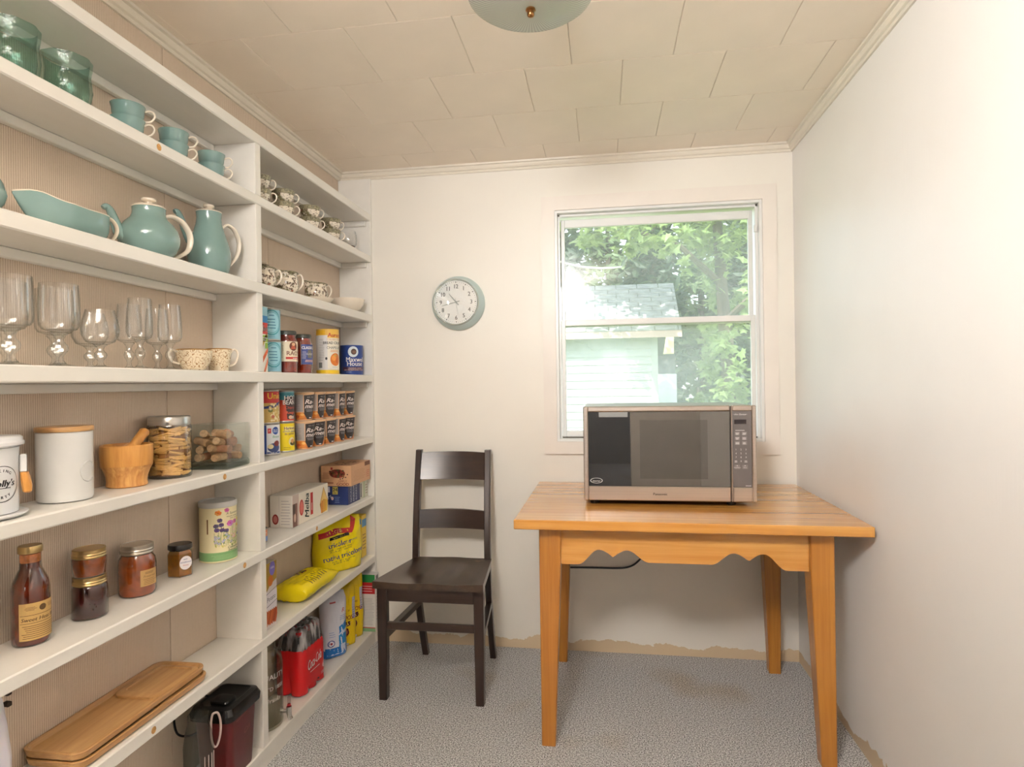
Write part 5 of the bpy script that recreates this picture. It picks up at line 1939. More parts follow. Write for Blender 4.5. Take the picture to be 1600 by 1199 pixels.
def d_carton(k, b, h):
    k.rect(-b, b, h * 0.80, h, (150, 196, 210), 1).rect(-b, b, h * 0.755, h * 0.86, (40, 130, 190), 2).rect(-b, b, h * 0.58, h * 0.755, (204, 58, 46), 2)
    k.text("Campbell's", -0.008, h * 0.665, 0.030, W_, 3, shear=0.3, sx=0.75, fat=0.0006)
    k.rect(-b, b, h * 0.46, h * 0.565, (142, 176, 56), 2).lines(-b * 0.8, b * 0.9, h * 0.48, h * 0.55, 2, W_, 3, 2, 0.35)
    k.poly([(-0.03, 0.02), (-0.018, 0.012), (0.034, 0.075), (0.03, 0.085)], (226, 104, 50), 3).poly([(-0.034, 0.055), (-0.026, 0.05), (0.026, 0.12), (0.018, 0.128)], (214, 178, 92), 2).poly([(0.0, 0.0), (0.01, 0.0), (0.038, 0.055), (0.034, 0.065)], (236, 130, 90), 4)
    k.ell(-0.02, 0.075, 0.012, 0.016, (236, 190, 120), 2).rect(0.01, b, h * 0.36, h * 0.45, (150, 186, 70), 2)


box_thing('broth_carton', 'tall vegetable broth carton with carrots, squeezed against the divider', -1.146, -1.083, 1.788, 1.842, D_, 0.212, (240, 236, 226), d_carton, None, None, 'carton')


def d_blue(k, r, h):
    k.ell(0.0, h * 0.56, 0.034, 0.044, (78, 160, 178), 1, 28).ell(0.0, h * 0.56, 0.030, 0.039, (150, 206, 220), 2, 28).ell(0, h * 0.56, 0.0275, 0.036, (78, 160, 178), 3, 28).ell(0, h * 0.56, 0.026, 0.0342, (158, 212, 226), 4, 28)
    for i, (v, w) in enumerate(((0.78, 0.011), (0.66, 0.017), (0.57, 0.018), (0.48, 0.017), (0.39, 0.013))):
        k.lines(-w, w, h * v - 0.0025, h * v + 0.0025, 1, (90, 150, 176), 5, i, 0.8)
    k.lines(-0.012, 0.01, 0.012, 0.022, 2, (110, 170, 190), 2, 4, 0.4)


can('food_tin', 'pale blue tin with teal ring emblem, lower of two, beside the broth carton', (-1.146, 1.966, D_), 0.035, 0.1105, (150, 204, 222), -42, d_blue, group='pale blue tins')
can('food_tin', 'pale blue tin with teal ring emblem, stacked on top of its twin', (-1.146, 1.963, D_ + 0.1112), 0.035, 0.1105, (150, 204, 222), -48, d_blue, group='pale blue tins')


def sauce_jar(name, label, loc, r, h, lidc, lid_rough, draw, face, prof, metal=0.0):
    t_ = thing(name, label, 'jar', loc, R(face))
    P_ = [(a * r, b_ * h) for a, b_ in prof]
    part('sauce', G().lathe([(q - 0.0015, max(p, 0.003)) for q, p in P_], 40), fluid('tomato_sauce', (150, 44, 22)), t_, smooth=50)
    part('glass', G().lathe(P_, 40, cap1=False), M_GLASS, t_, smooth=50)
    part('lid', G().lathe([(P_[-1][0] + 0.001, h + 0.0003), (P_[-1][0] + 0.003, h + 0.001), (P_[-1][0] + 0.003, h + 0.012), (P_[-1][0] + 0.001, h + 0.015), (0.002, h + 0.0155)], 40), mat(name + '_lid', lidc, lid_rough, metal=metal), t_, smooth=40)
    ink = Ink()
    draw(ink, r, h)
    ink.build('label_print', on_cyl(r + 0.0004), t_, du=r * 0.16)
    return t_


PJ = [(0.88, 0), (0.98, 0.02), (1.0, 0.06), (1.0, 0.80), (0.97, 0.87), (0.86, 0.94), (0.84, 1.0)]


def d_raos(k, r, h):
    k.rect(-0.085, 0.085, h * 0.30, h * 0.825, (238, 222, 194), 1)
    k.ell(0.008, h * 0.70, 0.0155, 0.0165, (112, 60, 40), 2, 22).poly([(-0.003, h * 0.62), (0.002, h * 0.72), (0.0, h * 0.78), (0.016, h * 0.78), (0.012, h * 0.70), (0.02, h * 0.63)], (196, 90, 62), 3).ell(0.008, h * 0.75, 0.007, 0.006, (226, 180, 140), 4, 10)
    k.text("RAO'S", 0.012, h * 0.515, 0.022, (120, 60, 44), 2, fat=0.0003).rect(-0.020, 0.045, h * 0.36, h * 0.42, (196, 62, 52), 2).lines(0.0, 0.04, h * 0.375, h * 0.405, 1, W_, 3, 2, 0.5)
    k.lines(-0.055, -0.026, h * 0.40, h * 0.78, 10, (150, 120, 96), 2, 5, 0.25)


sauce_jar('sauce_jar', 'tomato sauce jar with cream label and dark lid, beside the pale blue tins', (-1.135, 2.057, D_), 0.0365, 0.138, (66, 66, 58), 0.4, d_raos, -36, PJ)


def d_class(k, r, h):
    k.rect(-0.024, 0.036, h * 0.26, h * 0.82, (70, 84, 148), 1).rect(-0.024, -0.0225, h * 0.24, h * 0.90, (214, 196, 180), 2)
    k.text('CLASSICO', 0.008, h * 0.725, 0.0155, W_, 2, sx=0.8, fat=0.0004).lines(-0.020, -0.003, h * 0.42, h * 0.64, 7, (190, 190, 214), 2, 3, 0.3).rect(0.002, 0.020, h * 0.44, h * 0.66, (120, 116, 110), 2).text('SUGO', 0.011, h * 0.55, 0.011, (226, 222, 210), 3)
    k.lines(-0.010, 0.030, h * 0.33, h * 0.40, 2, (236, 190, 180), 2, 7, 0.5)


sauce_jar('sauce_jar', 'tomato sauce jar with blue label and gold lid, second jar from the pale blue tins', (-1.142, 2.192, D_), 0.0345, 0.136, (206, 164, 96), 0.3, d_class, -38, [(0.9, 0), (0.98, 0.02), (1.0, 0.10), (1.0, 0.72), (0.97, 0.82), (0.82, 0.93), (0.80, 1.0)], 0.7)


def d_crumb(k, r, h):
    k.rect(-0.145, 0.145, h * 0.86, h - 0.005, (240, 186, 40), 1).rect(-0.145, 0.145, 0.005, h * 0.095, (244, 204, 36), 1)
    k.rect(-0.014, 0.050, h * 0.62, h * 0.99, (246, 200, 90), 2).rect(-0.014, 0.050, h * 0.12, h * 0.80, (242, 234, 218), 3)
    k.text('Aurora', 0.020, h * 0.865, 0.024, (200, 60, 40), 4, sx=0.9, fat=0.0007).text('ITALIAN STYLE', 0.018, h * 0.765, 0.0105, (214, 150, 80), 4).text('BREAD CRUMBS', 0.016, h * 0.69, 0.0155, (64, 62, 60), 4, sx=0.85, fat=0.0003).text('CHAPELURE', 0.018, h * 0.585, 0.0155, (64, 62, 60), 4, sx=0.85).lines(-0.004, 0.040, h * 0.49, h * 0.55, 2, (230, 170, 120), 4, 3, 0.5)
    k.ell(0.020, h * 0.325, 0.0235, 0.0265, (222, 124, 46), 4, 24).ell(0.012, h * 0.36, 0.010, 0.012, (240, 160, 76), 5, 14).ell(0.018, h * 0.415, 0.006, 0.004, (206, 170, 80), 6, 10).ell(0.028, h * 0.30, 0.008, 0.012, (208, 104, 36), 5, 12)
    k.lines(-0.052, -0.026, h * 0.30, h * 0.80, 14, (150, 148, 150), 2, 8, 0.22).rect(-0.052, -0.036, h * 0.14, h * 0.26, (120, 124, 122), 2).ell(-0.019, h * 0.345, 0.0045, 0.006, K_, 4, 10).lines(0.0, 0.04, h * 0.15, h * 0.17, 1, (170, 190, 200), 4, 2, 0.6)


can('crumb_tin', 'tall white and yellow bread crumb canister beside the blue coffee tin', (-1.138, 2.394, D_), 0.0455, 0.187, (222, 220, 218), -48, d_crumb, lid=mat('crumb_lid', (244, 196, 60), 0.4))


def d_coffee(k, r, h):
    k.ell(0.0, h * 0.775, 0.0235, 0.0245, (222, 232, 238), 1, 28).ell(0.002, h * 0.775, 0.0125, 0.0135, (84, 58, 48), 2, 22).ell(0.004, h * 0.765, 0.008, 0.007, (128, 92, 74), 3, 14)
    k.text('Maxwell', 0.012, h * 0.515, 0.030, W_, 2, sx=0.92, fat=0.0004).text('House', 0.008, h * 0.375, 0.030, W_, 2, sx=0.95, fat=0.0004)
    k.rect(-0.05, 0.055, h * 0.135, h * 0.265, (70, 40, 70), 1).text('ORIGINAL ROAST', 0.010, h * 0.22, 0.0085, (222, 190, 190), 2).text('100% MEDIUM ROAST COFFEE', 0.006, h * 0.165, 0.0075, (226, 200, 196), 2).lines(-0.034, -0.006, h * 0.09, h * 0.11, 1, (170, 190, 220), 2, 3, 0.5)


can('coffee_tin', 'blue ground coffee tin with white lettering at the far end of the fourth shelf', (-1.140, 2.642, D_), 0.0505, 0.135, (26, 62, 140), -58, d_coffee, lid=mat('coffee_lid', (30, 70, 150), 0.35))


# ------------------------------------------------------------------ fifth shelf: soup tins and noodle cups
def d_unico(k, r, h):
    k.rect(-0.11, 0.11, h * 0.62, h - 0.005, (196, 44, 40), 1).text('Unico', 0.018, h * 0.83, 0.030, (240, 206, 60), 2, sx=0.95, fat=0.0005)
    k.poly([(-0.11, h * 0.52), (-0.02, h * 0.52), (0.05, h * 0.70), (0.05, h * 0.60), (-0.005, h * 0.46), (-0.11, h * 0.40)], (44, 60, 120), 3).rect(-0.11, 0.11, 0.005, h * 0.5, (212, 180, 104), 1)
    rg = random.Random(2)
    for i in range(46):
        k.ell(rg.uniform(-0.008, 0.046), rg.uniform(0.010, h * 0.60), rg.uniform(0.003, 0.005), rg.uniform(0.003, 0.0048), rg.choice([(240, 222, 170), (228, 204, 140), (246, 234, 196)]), 4, 8)
    k.ell(-0.006, h * 0.40, 0.008, 0.007, (120, 124, 60), 4, 10).ell(0.002, h * 0.21, 0.006, 0.006, (190, 110, 80), 5, 10).lines(-0.05, -0.028, 0.012, h * 0.46, 7, (150, 112, 50), 2, 4, 0.2)


def d_pc(k, r, h):
    k.rect(-0.034, -0.021, 0.005, h - 0.005, (44, 74, 150), 1).rect(-0.017, -0.006, h * 0.70, h * 0.86, (206, 60, 66), 2).text('P', -0.0115, h * 0.78, 0.010, W_, 3).ell(0.010, h * 0.78, 0.0118, 0.0135, (44, 80, 160), 2, 20).text('BLUE', 0.010, h * 0.80, 0.0075, W_, 3).text('MENU', 0.010, h * 0.745, 0.0065, W_, 3)
    k.text('Beans', 0.012, h * 0.59, 0.012, (90, 160, 110), 2, shear=0.2).ell(0.004, h * 0.24, 0.022, 0.016, (52, 70, 120), 2, 20).ell(-0.008, h * 0.28, 0.010, 0.008, (232, 216, 170), 3, 12).ell(0.014, h * 0.37, 0.011, 0.010, (128, 52, 48), 3, 14).rect(-0.02, 0.03, 0.006, h * 0.11, (52, 72, 130), 3).text('540 mL', 0.004, h * 0.075, 0.0085, W_, 4)


def d_white2(k, r, h):
    k.ell(-0.006, h * 0.76, 0.013, 0.013, (44, 80, 160), 1, 18).lines(-0.02, 0.012, h * 0.42, h * 0.60, 3, (120, 130, 150), 1, 2, 0.3)
    rg = random.Random(8)
    for i in range(22):
        k.ell(rg.uniform(-0.02, 0.016), rg.uniform(0.008, h * 0.36), 0.004, 0.004, rg.choice([(190, 110, 80), (226, 176, 130), (150, 84, 66)]), 2, 7)
    k.rect(0.018, 0.03, 0.004, h - 0.004, (44, 74, 150), 1)


def d_bars(k, r, h):
    k.lines(-0.02, 0.02, 0.02, h - 0.02, 7, (120, 140, 160), 1, 3, 0.3).rect(-0.02, 0.02, h * 0.2, h * 0.34, (206, 160, 110), 2)


can('food_tin', 'white tin with bean picture, lower one tucked behind the divider', (-1.166, 1.874, E_), 0.036, 0.110, (232, 234, 238), -50, d_white2)
can('food_tin', 'cream tin with printed lines, upper one tucked behind the divider', (-1.166, 1.873, E_ + 0.1106), 0.036, 0.112, (232, 226, 212), -50, d_bars)
can('food_tin', 'white and blue bean tin under the red chickpea tin', (-1.163, 1.976, E_), 0.0368, 0.109, (234, 236, 240), -38, d_pc)
can('food_tin', 'red and gold chickpea tin with yellow lettering, on top of the white bean tin', (-1.163, 1.974, E_ + 0.1096), 0.0368, 0.116, (206, 168, 90), -38, d_unico)


def d_yellow(k, r, h):
    k.text('Haricots', 0.006, h * 0.80, 0.0145, (120, 70, 130), 2, sx=0.9, fat=0.0003).text('chick peas', 0.004, h * 0.70, 0.012, (90, 80, 150), 2).text('de jardin', 0.004, h * 0.61, 0.011, (120, 70, 130), 2)
    k.rect(-0.014, 0.024, h * 0.655, h * 0.86, (240, 226, 120), 1).ell(0.012, h * 0.34, 0.013, 0.016, (238, 226, 180), 2, 14).ell(0.016, h * 0.28, 0.012, 0.008, (92, 84, 40), 3, 12).ell(0.014, h * 0.36, 0.007, 0.008, (206, 150, 90), 4, 10).lines(-0.02, 0.01, h * 0.09, h * 0.2, 2, (180, 150, 30), 1, 3, 0.3)


def d_hot(k, r, h):
    k.rect(-0.11, 0.11, h * 0.70, h - 0.005, (60, 140, 156), 1).rect(-0.11, 0.11, h * 0.92, h - 0.005, (110, 180, 196), 2).poly([(-0.012, h * 0.80), (0.05, h * 0.80), (0.05, 0.01), (-0.004, 0.01)], (70, 54, 56), 2)
    k.text('HOT', 0.010, h * 0.76, 0.0235, W_, 4, fat=0.0004).text('BEANS', 0.010, h * 0.62, 0.0235, W_, 4, sx=0.85, fat=0.0004).text('Chipotle', 0.012, h * 0.46, 0.014, (226, 90, 60), 4).text('Rouges', 0.012, h * 0.30, 0.014, (226, 100, 70), 4, fat=0.0004).ell(0.008, h * 0.15, 0.008, 0.007, (232, 190, 160), 4, 12).rect(0.012, 0.026, h * 0.10, h * 0.19, (206, 196, 190), 4)


can('food_tin', 'yellow bean tin under the red and teal tin', (-1.160, 2.077, E_), 0.035, 0.108, (240, 214, 30), -36, d_yellow)
can('food_tin', 'red tin with teal top stacked on the yellow bean tin', (-1.160, 2.076, E_ + 0.1086), 0.035, 0.115, (206, 76, 52), -36, d_hot)


def ramen():
    t_ = thing('noodle_cup', 'x', 'noodle cup', (0, 0, 0), 0, 'ramen cups stacked two high')
    rf = lambda v: 0.0285 + 0.0095 * v / 0.106
    part('cup', G().lathe([(0.026, 0.0), (0.0285, 0.001), (0.0285, 0.004), (rf(0.100), 0.100), (0.0385, 0.1015), (0.0400, 0.104), (0.0388, 0.1065), (0.036, 0.1065), (0.035, 0.1035)], 40), mat('cup_peach', (232, 190, 150), 0.4, var=0.05), t_, smooth=40)
    part('lid', G().lathe([(0.0386, 0.1066), (0.0390, 0.1072), (0.001, 0.1074)], 36), mat('lid_cream', (234, 216, 196), 0.35), t_)
    k = Ink()
    k.rect(-0.075, -0.016, 0.034, 0.098, (176, 168, 166), 1).lines(-0.070, -0.024, 0.040, 0.092, 8, (140, 134, 134), 2, 4, 0.25).rect(-0.076, 0.050, 0.004, 0.031, (206, 126, 66), 1).ell(-0.030, 0.020, 0.020, 0.012, (226, 140, 62), 2, 18).ell(-0.038, 0.016, 0.008, 0.006, (188, 84, 50), 3, 10).ell(-0.020, 0.023, 0.007, 0.005, (240, 186, 110), 3, 10)
    k.poly([(-0.0135, 0.096), (0.0265, 0.099), (0.0265, 0.028), (0.017, 0.006), (-0.004, 0.006), (-0.0135, 0.026)], (56, 50, 50), 4)
    k.text('Ra-', 0.003, 0.0715, 0.024, (240, 228, 222), 5, sx=0.95, shear=0.3, fat=0.0004).text('men', 0.006, 0.0545, 0.024, (240, 228, 222), 5, sx=0.85, shear=0.3, fat=0.0004)
    k.text('KO  YO', 0.006, 0.0885, 0.006, (200, 190, 186), 5).lines(-0.009, 0.022, 0.034, 0.044, 3, (150, 146, 150), 5, 6, 0.4).rect(0.004, 0.013, 0.009, 0.0125, (230, 224, 220), 5)
    k.build('label_print', on_cone(rf), t_, du=0.006, rough=0.4)
    return t_


cupm = ramen()
first = True
for i, (y_, rb, rt) in enumerate(((2.166, -30, -34), (2.260, -52, -22), (2.354, -36, -40), (2.449, -22, -18), (2.548, -50, -36))):
    nth = ('first', 'second', 'third', 'fourth', 'last')[i]
    for lvl, rr_ in ((0, rb), (1, rt)):
        lab = 'black and orange ramen cup, %s row, %s from the yellow tin' % (('lower', 'upper')[lvl], nth)
        loc = (-1.128, y_ - 0.002 * lvl, E_ + 0.1079 * lvl)
        if first:
            cupm.location, cupm.rotation_euler = loc, (0, 0, R(rr_))
            cupm['label'] = lab
            first = False
        else:
            dup(cupm, loc, R(rr_), lab)

# ------------------------------------------------------------------ sixth shelf: boxes
RED_, GLD = (186, 44, 40), (226, 166, 66)


def d_melba(k, b, h):
    k.rect(-b, b, 0, h, (236, 228, 212), 1).rect(-b, -b + 0.046, 0, h, (196, 178, 168), 2).rect(-b, -b + 0.034, 0, h * 0.72, (120, 84, 74), 3).ell(-b + 0.010, h * 0.55, 0.010, 0.020, (70, 54, 48), 4, 12).ell(-b + 0.016, h * 0.28, 0.008, 0.016, (206, 180, 160), 4, 10)
    k.ell(-b + 0.066, h * 0.52, 0.017, 0.030, (196, 70, 62), 4, 20).ell(-b + 0.066, h * 0.52, 0.012, 0.023, (222, 120, 108), 5, 18)
    k.text('Melba', -b + 0.108, h * 0.50, 0.046, (34, 66, 60), 4, shear=0.25, rot=PI / 2, sx=0.85, fat=0.0007)
    k.rect(-b + 0.136, -b + 0.156, h * 0.16, h * 0.88, RED_, 4).lines(-b + 0.143, -b + 0.150, h * 0.3, h * 0.6, 1, (236, 200, 190), 5, 2, 0.8)
    cx = b - 0.040
    k.poly([(cx - 0.034, h * 0.36), (cx, h * 0.92), (cx + 0.038, h * 0.40), (cx + 0.030, h * 0.08), (cx - 0.020, h * 0.04)], (196, 140, 60), 3).poly([(cx - 0.029, h * 0.38), (cx, h * 0.86), (cx + 0.033, h * 0.42), (cx, h * 0.50)], (240, 206, 124), 4)
    for i in range(4):
        k.poly([(cx - 0.026 + 0.015 * i, h * 0.07), (cx - 0.016 + 0.015 * i, h * 0.07), (cx - 0.012 + 0.013 * i, h * 0.48), (cx - 0.020 + 0.013 * i, h * 0.46)], (232, 150 + 14 * i, 60), 5)


def d_melba_s(k, a, h):
    k.lines(-0.002, a - 0.006, 0.012, h - 0.012, 9, (170, 164, 166), 1, 3, 0.2).rect(-0.008, -0.0065, 0.004, h - 0.004, (196, 190, 188), 1).ell(-a + 0.022, 0.030, 0.0125, 0.019, (136, 40, 38), 2, 18).ell(-a + 0.022, 0.030, 0.0085, 0.013, (186, 110, 104), 3, 14)


box_thing('toast_box', 'white melba toast box with a picture of toast, lying on its long side', -1.2115, -1.123, 2.058, 2.345, F_, 0.118, (226, 220, 210), d_melba, d_melba_s)


def d_navy(k, b, h):
    k.rect(-b * 0.98, -b * 0.98 + 0.125, 0, h, (38, 52, 104), 1).rect(-b + 0.128, b, 0, h, (214, 214, 196), 1).rect(-b + 0.134, -b + 0.146, h * 0.1, h * 0.85, (60, 64, 84), 2).rect(-b + 0.168, -b + 0.182, 0.0, h, (186, 198, 160), 2).lines(-b + 0.19, b - 0.004, h * 0.2, h * 0.8, 4, (150, 120, 110), 2, 3, 0.3)
    k.text('NATURAL', -b + 0.030, h * 0.5, 0.017, (206, 210, 224), 2, rot=PI / 2, sx=0.9).text('ENERGIE', -b + 0.058, h * 0.5, 0.020, (206, 210, 224), 2, rot=PI / 2, sx=0.9).text('BARRES', -b + 0.086, h * 0.5, 0.020, (196, 200, 218), 2, rot=PI / 2)


def d_navy_s(k, a, h):
    k.rect(-a + 0.004, -a + 0.036, h * 0.66, h * 0.95, (206, 206, 220), 1).rect(-a + 0.048, -a + 0.072, h * 0.55, h * 0.96, (196, 176, 90), 1).text('24', -a + 0.060, h * 0.80, 0.022, (60, 66, 60), 2, fat=0.0005).text('PK', -a + 0.060, h * 0.62, 0.012, (60, 66, 60), 2)
    k.text('Bars', -a + 0.022, h * 0.36, 0.024, (190, 200, 226), 1, shear=0.3, rot=0.5).ell(-a + 0.047, h * 0.34, 0.006, 0.008, (222, 190, 180), 1, 10).lines(-a + 0.056, -a + 0.084, h * 0.12, h * 0.48, 4, (120, 140, 180), 1, 5, 0.35)


box_thing('snack_box', 'navy snack box with yellow sticker under the kraft box', -1.2115, -1.093, 2.475, 2.695, F_, 0.082, (38, 54, 108), d_navy, d_navy_s)
BRN = (140, 72, 52)


def d_kraft(k, b, h):
    k.lines(-b + 0.02, b - 0.06, h * 0.2, h * 0.75, 9, (170, 112, 76), 1, 3, 0.16).rect(b - 0.065, b - 0.004, h * 0.78, h * 0.99, (120, 74, 46), 1).lines(b - 0.05, b - 0.01, h * 0.2, h * 0.6, 4, (196, 96, 80), 2, 9, 0.25)


def d_kraft_s(k, a, h):
    k.ell(0.006, h * 0.62, 0.036, 0.019, (128, 62, 44), 1, 20)
    rg = random.Random(6)
    for i in range(34):
        k.ell(rg.uniform(-0.028, 0.036), h * 0.62 + rg.uniform(-0.015, 0.015), 0.005, 0.004, rg.choice([(92, 44, 32), (170, 62, 52), (150, 96, 54), (196, 90, 70), (86, 92, 50)]), 2, 7)
    k.text('SIMPLY', 0.030, h * 0.245, 0.014, BRN, 1, sx=0.9).text('GOOD', 0.030, h * 0.10, 0.018, BRN, 1, fat=0.0006).lines(-a + 0.006, -0.030, h * 0.38, h * 0.70, 5, (150, 96, 70), 1, 4, 0.25).rect(-a + 0.010, -0.012, h * 0.12, h * 0.20, (160, 104, 78), 1).rect(-0.024, -0.015, h * 0.80, h * 0.92, (160, 50, 46), 1)
    for u, v in ((0.030, 0.38), (0.044, 0.44), (0.020, 0.36), (0.052, 0.58)):
        k.ell(u, h * v, 0.003, 0.003, (70, 52, 40), 2, 8)


def d_kraft_t(k, b, a):
    rg = random.Random(9)
    for i in range(24):
        k.ell(rg.uniform(-b * 0.7, b * 0.4), rg.uniform(-a * 0.6, a * 0.6), 0.008, 0.006, rg.choice([(120, 62, 46), (150, 96, 60), (206, 180, 140), (90, 48, 36)]), 1, 8)


box_thing('granola_box', 'kraft brown granola box on top of the navy snack box', -1.2095, -1.072, 2.462, 2.675, F_ + 0.0828, 0.088, (214, 166, 126), d_kraft, d_kraft_s, d_kraft_t)
can('small_tin', 'little orange and blue tin half hidden behind the divider', (-1.137, 1.862, F_), 0.027, 0.046, (228, 150, 108), -40, lambda k, r, h: k.rect(-0.08, 0.08, 0.005, h * 0.45, (130, 164, 220), 1).lines(-0.02, 0.02, h * 0.55, h * 0.8, 2, W_, 1, 2, 0.3))


# ------------------------------------------------------------------ seventh shelf: treats, pasta bags
def d_treat(k, b, h):
    k.rect(-b, b, 0, h, (214, 204, 200), 1).poly([(-b, h * 0.62), (-b, h), (b, h), (b, h * 0.72), (0.01, h * 0.66), (-0.01, h * 0.58)], (168, 138, 56), 2).ell(0.020, h * 0.90, 0.016, 0.024, (120, 106, 184), 4, 18).text('100%', 0.020, h * 0.91, 0.010, W_, 5)
    k.ell(-0.022, h * 0.84, 0.009, 0.014, (60, 40, 28), 3, 12).poly([(-0.034, h * 0.60), (-0.030, h * 0.80), (-0.014, h * 0.80), (-0.010, h * 0.62)], (206, 170, 120), 3).ell(0.010, h * 0.72, 0.014, 0.018, (196, 112, 44), 3, 14)
    k.rect(-b, b, h * 0.28, h * 0.56, (226, 220, 224), 3).text('Sweet Potato', -0.012, h * 0.44, 0.021, (66, 66, 74), 4, shear=0.15, sx=0.85, rot=0.12).poly([(-b, h * 0.50), (b, h * 0.60), (b, h * 0.593), (-b, h * 0.492)], (60, 60, 70), 4).poly([(-b, h * 0.31), (b, h * 0.40), (b, h * 0.392), (-b, h * 0.302)], (60, 60, 70), 4)
    rg = random.Random(4)
    for i in range(9):
        u = -0.040 + 0.0095 * i
        k.poly([(u - 0.008, h * (0.06 + 0.05 * rg.random())), (u, h * 0.05), (u + 0.016, h * 0.26), (u + 0.008, h * 0.29)], rg.choice([(176, 84, 46), (150, 64, 36), (196, 104, 60)]), 4)


box_thing('treat_box', 'sweet potato treat box with sticks pictured on it, beside the divider', -1.150, -1.089, 1.792, 1.883, G_, 0.215, (206, 192, 172), d_treat, None, rz=R(-3))


def bag(name, label, loc, w, h, d, col, rz, draw, tilt=0.0, top=0.75, puff=1.0, seed=1, cat='bag', gloss=0.25, crimp=True):
    """upright pillow bag: front towards local +X, width along Y"""
    t_ = thing(name, label, cat, loc, rz)
    rg = random.Random(seed)
    ph = [rg.uniform(0, 6.28) for _ in range(6)]

    def pt(u, v, side, off=0.0):
        # u -1..1 across, v 0..1 up
        ww = w * (1 - 0.10 * max(0, (v - top) / (1 - top)) ** 2) * (1 - 0.03 * math.sin(9 * v + ph[0]))
        prof = max(0.0, 1 - abs(u) ** 3.2) ** 0.6
        bot = min(1, v / 0.06) ** 0.5 * 0.35 + 0.65 if v < 0.06 else 1
        tp = 1 - max(0, (v - top) / (1 - top)) ** 1.3 * 0.93
        wr = 0.035 * math.sin(13 * v + 5 * u + ph[1]) + 0.03 * math.sin(21 * u + 9 * v + ph[2]) + 0.03 * math.sin(31 * v - 17 * u + ph[3])
        x = d * prof * bot * tp * (1 + wr * puff) * side
        z = h * v + 0.004 * math.sin(7 * u + ph[4]) * (v > 0.9)
        return (x + (off * side if off else 0) + tilt * v * h, ww * u, z)
    n, m_ = 26, 30
    rs = []
    for j in range(m_ + 1):
        v = j / m_
        ring = [pt(-1 + 2 * i / n, v, 1) for i in range(n + 1)] + [pt(1 - 2 * i / n, v, -1) for i in range(1, n)]
        rs.append(ring)
    part('sack', G().rings(rs), mat('bag_%d_%d_%d' % col, col, gloss, var=0.05, bump=0.5, bscale=(45, 45, 60)), t_, smooth=70)
    ink = Ink()
    ink.rect(-w * 0.62, w * 0.5, h * 0.06, h * 0.86, col, 0)
    draw(ink, w, h)

    def fn(u, v, off):
        return pt(max(-0.999, min(0.999, u / w)), max(0, min(1, v / h)), 1, off + 0.0006)
    ink.build('label_print', fn, t_, du=0.009, rough=gloss, dv=0.009)
    return t_


NVY = (40, 52, 120)


def d_rotini(k, w, h):
    k.poly([(-w * 0.9, h * 0.66), (-0.02, h * 0.74), (0.045, h * 0.71), (w * 0.62, h * 0.84), (w * 0.72, h * 0.92), (w * 0.55, h * 0.98), (0.04, h * 0.80), (-0.03, h * 0.83), (-w * 0.9, h * 0.76)], (184, 40, 34), 2)
    k.text('CLUB', -0.020, h * 0.775, 0.015, (232, 196, 120), 3, rot=0.06)
    k.poly([(-0.060, h * 0.62), (0.028, h * 0.675), (0.028, h * 0.735), (-0.060, h * 0.675)], (36, 32, 28), 3).text('no name club size', -0.016, h * 0.677, 0.0088, (216, 196, 80), 4, rot=0.12)
    k.text('tricolour', -0.012, h * 0.545, 0.031, NVY, 2, sx=0.95, rot=0.10, fat=0.0005).text('rotini', 0.052, h * 0.585, 0.016, (120, 124, 110), 2, rot=0.10)
    k.text('pasta - made with 100%', -0.010, h * 0.465, 0.0105, (60, 56, 60), 2, rot=0.08).text('durum wheat semolina', -0.008, h * 0.425, 0.0105, (60, 56, 60), 2, rot=0.08)
    k.text('rotini tricolore', 0.008, h * 0.32, 0.033, NVY, 2, sx=0.92, rot=0.10, fat=0.0005)
    k.text('pates - fait avec semoule', 0.004, h * 0.235, 0.0105, (60, 56, 60), 2, rot=0.08).text('de ble dur a 100 %', -0.004, h * 0.195, 0.0105, (60, 56, 60), 2, rot=0.08)


YEL = (238, 214, 16)
bag('pasta_bag', 'large yellow tricolour rotini pasta bag standing upright', (-1.142, 2.468, G_), 0.112, 0.226, 0.050, YEL, R(-38), d_rotini, top=0.72, seed=3)


def d_lying(k, w, h):
    k.lines(-w * 0.86, -w * 0.2, h * 0.22, h * 0.72, 8, (110, 96, 40), 1, 3, 0.28)
    k.lines(0.018, 0.052, h * 0.42, h * 0.66, 3, (130, 40, 30), 2, 6, 0.4).rect(0.020, 0.030, h * 0.50, h * 0.62, (40, 36, 30), 2).rect(0.034, 0.052, h * 0.36, h * 0.42, (240, 236, 226), 2).lines(0.02, 0.05, h * 0.72, h * 0.80, 2, (60, 56, 30), 2, 4, 0.3)


t_ = bag('pasta_bag', 'yellow pasta bag lying flat in front of the standing one', (-1.138, 2.048, G_ + 0.0335), 0.072, 0.285, 0.033, YEL, 0, d_lying, top=0.74, seed=9)
t_.rotation_euler = (Matrix.Rotation(R(-90), 3, 'X') @ Matrix.Rotation(R(0), 3, 'Y')).to_euler()
t_.matrix_world = Matrix.Translation((-1.139, 2.050, G_ + 0.0365)) @ Matrix(((0, -1, 0, 0), (0, 0, 1, 0), (1, 0, 0, 0), (0, 0, 0, 1)))


def d_ybox(k, a, h):
    k.rect(-a + 0.06, a - 0.002, h * 0.80, h * 0.93, (96, 150, 196), 1).lines(a - 0.030, a - 0.004, h * 0.56, h * 0.66, 2, (90, 70, 30), 1, 3, 0.5).ell(a - 0.014, h * 0.36, 0.014, 0.016, (228, 222, 226), 1, 16).lines(a - 0.03, a - 0.004, h * 0.05, h * 0.18, 3, (176, 130, 40), 1, 7, 0.4).poly([(-a, h), (a - 0.024, h), (a - 0.030, h * 0.66), (-a, h * 0.7)], (40, 110, 180), 1)


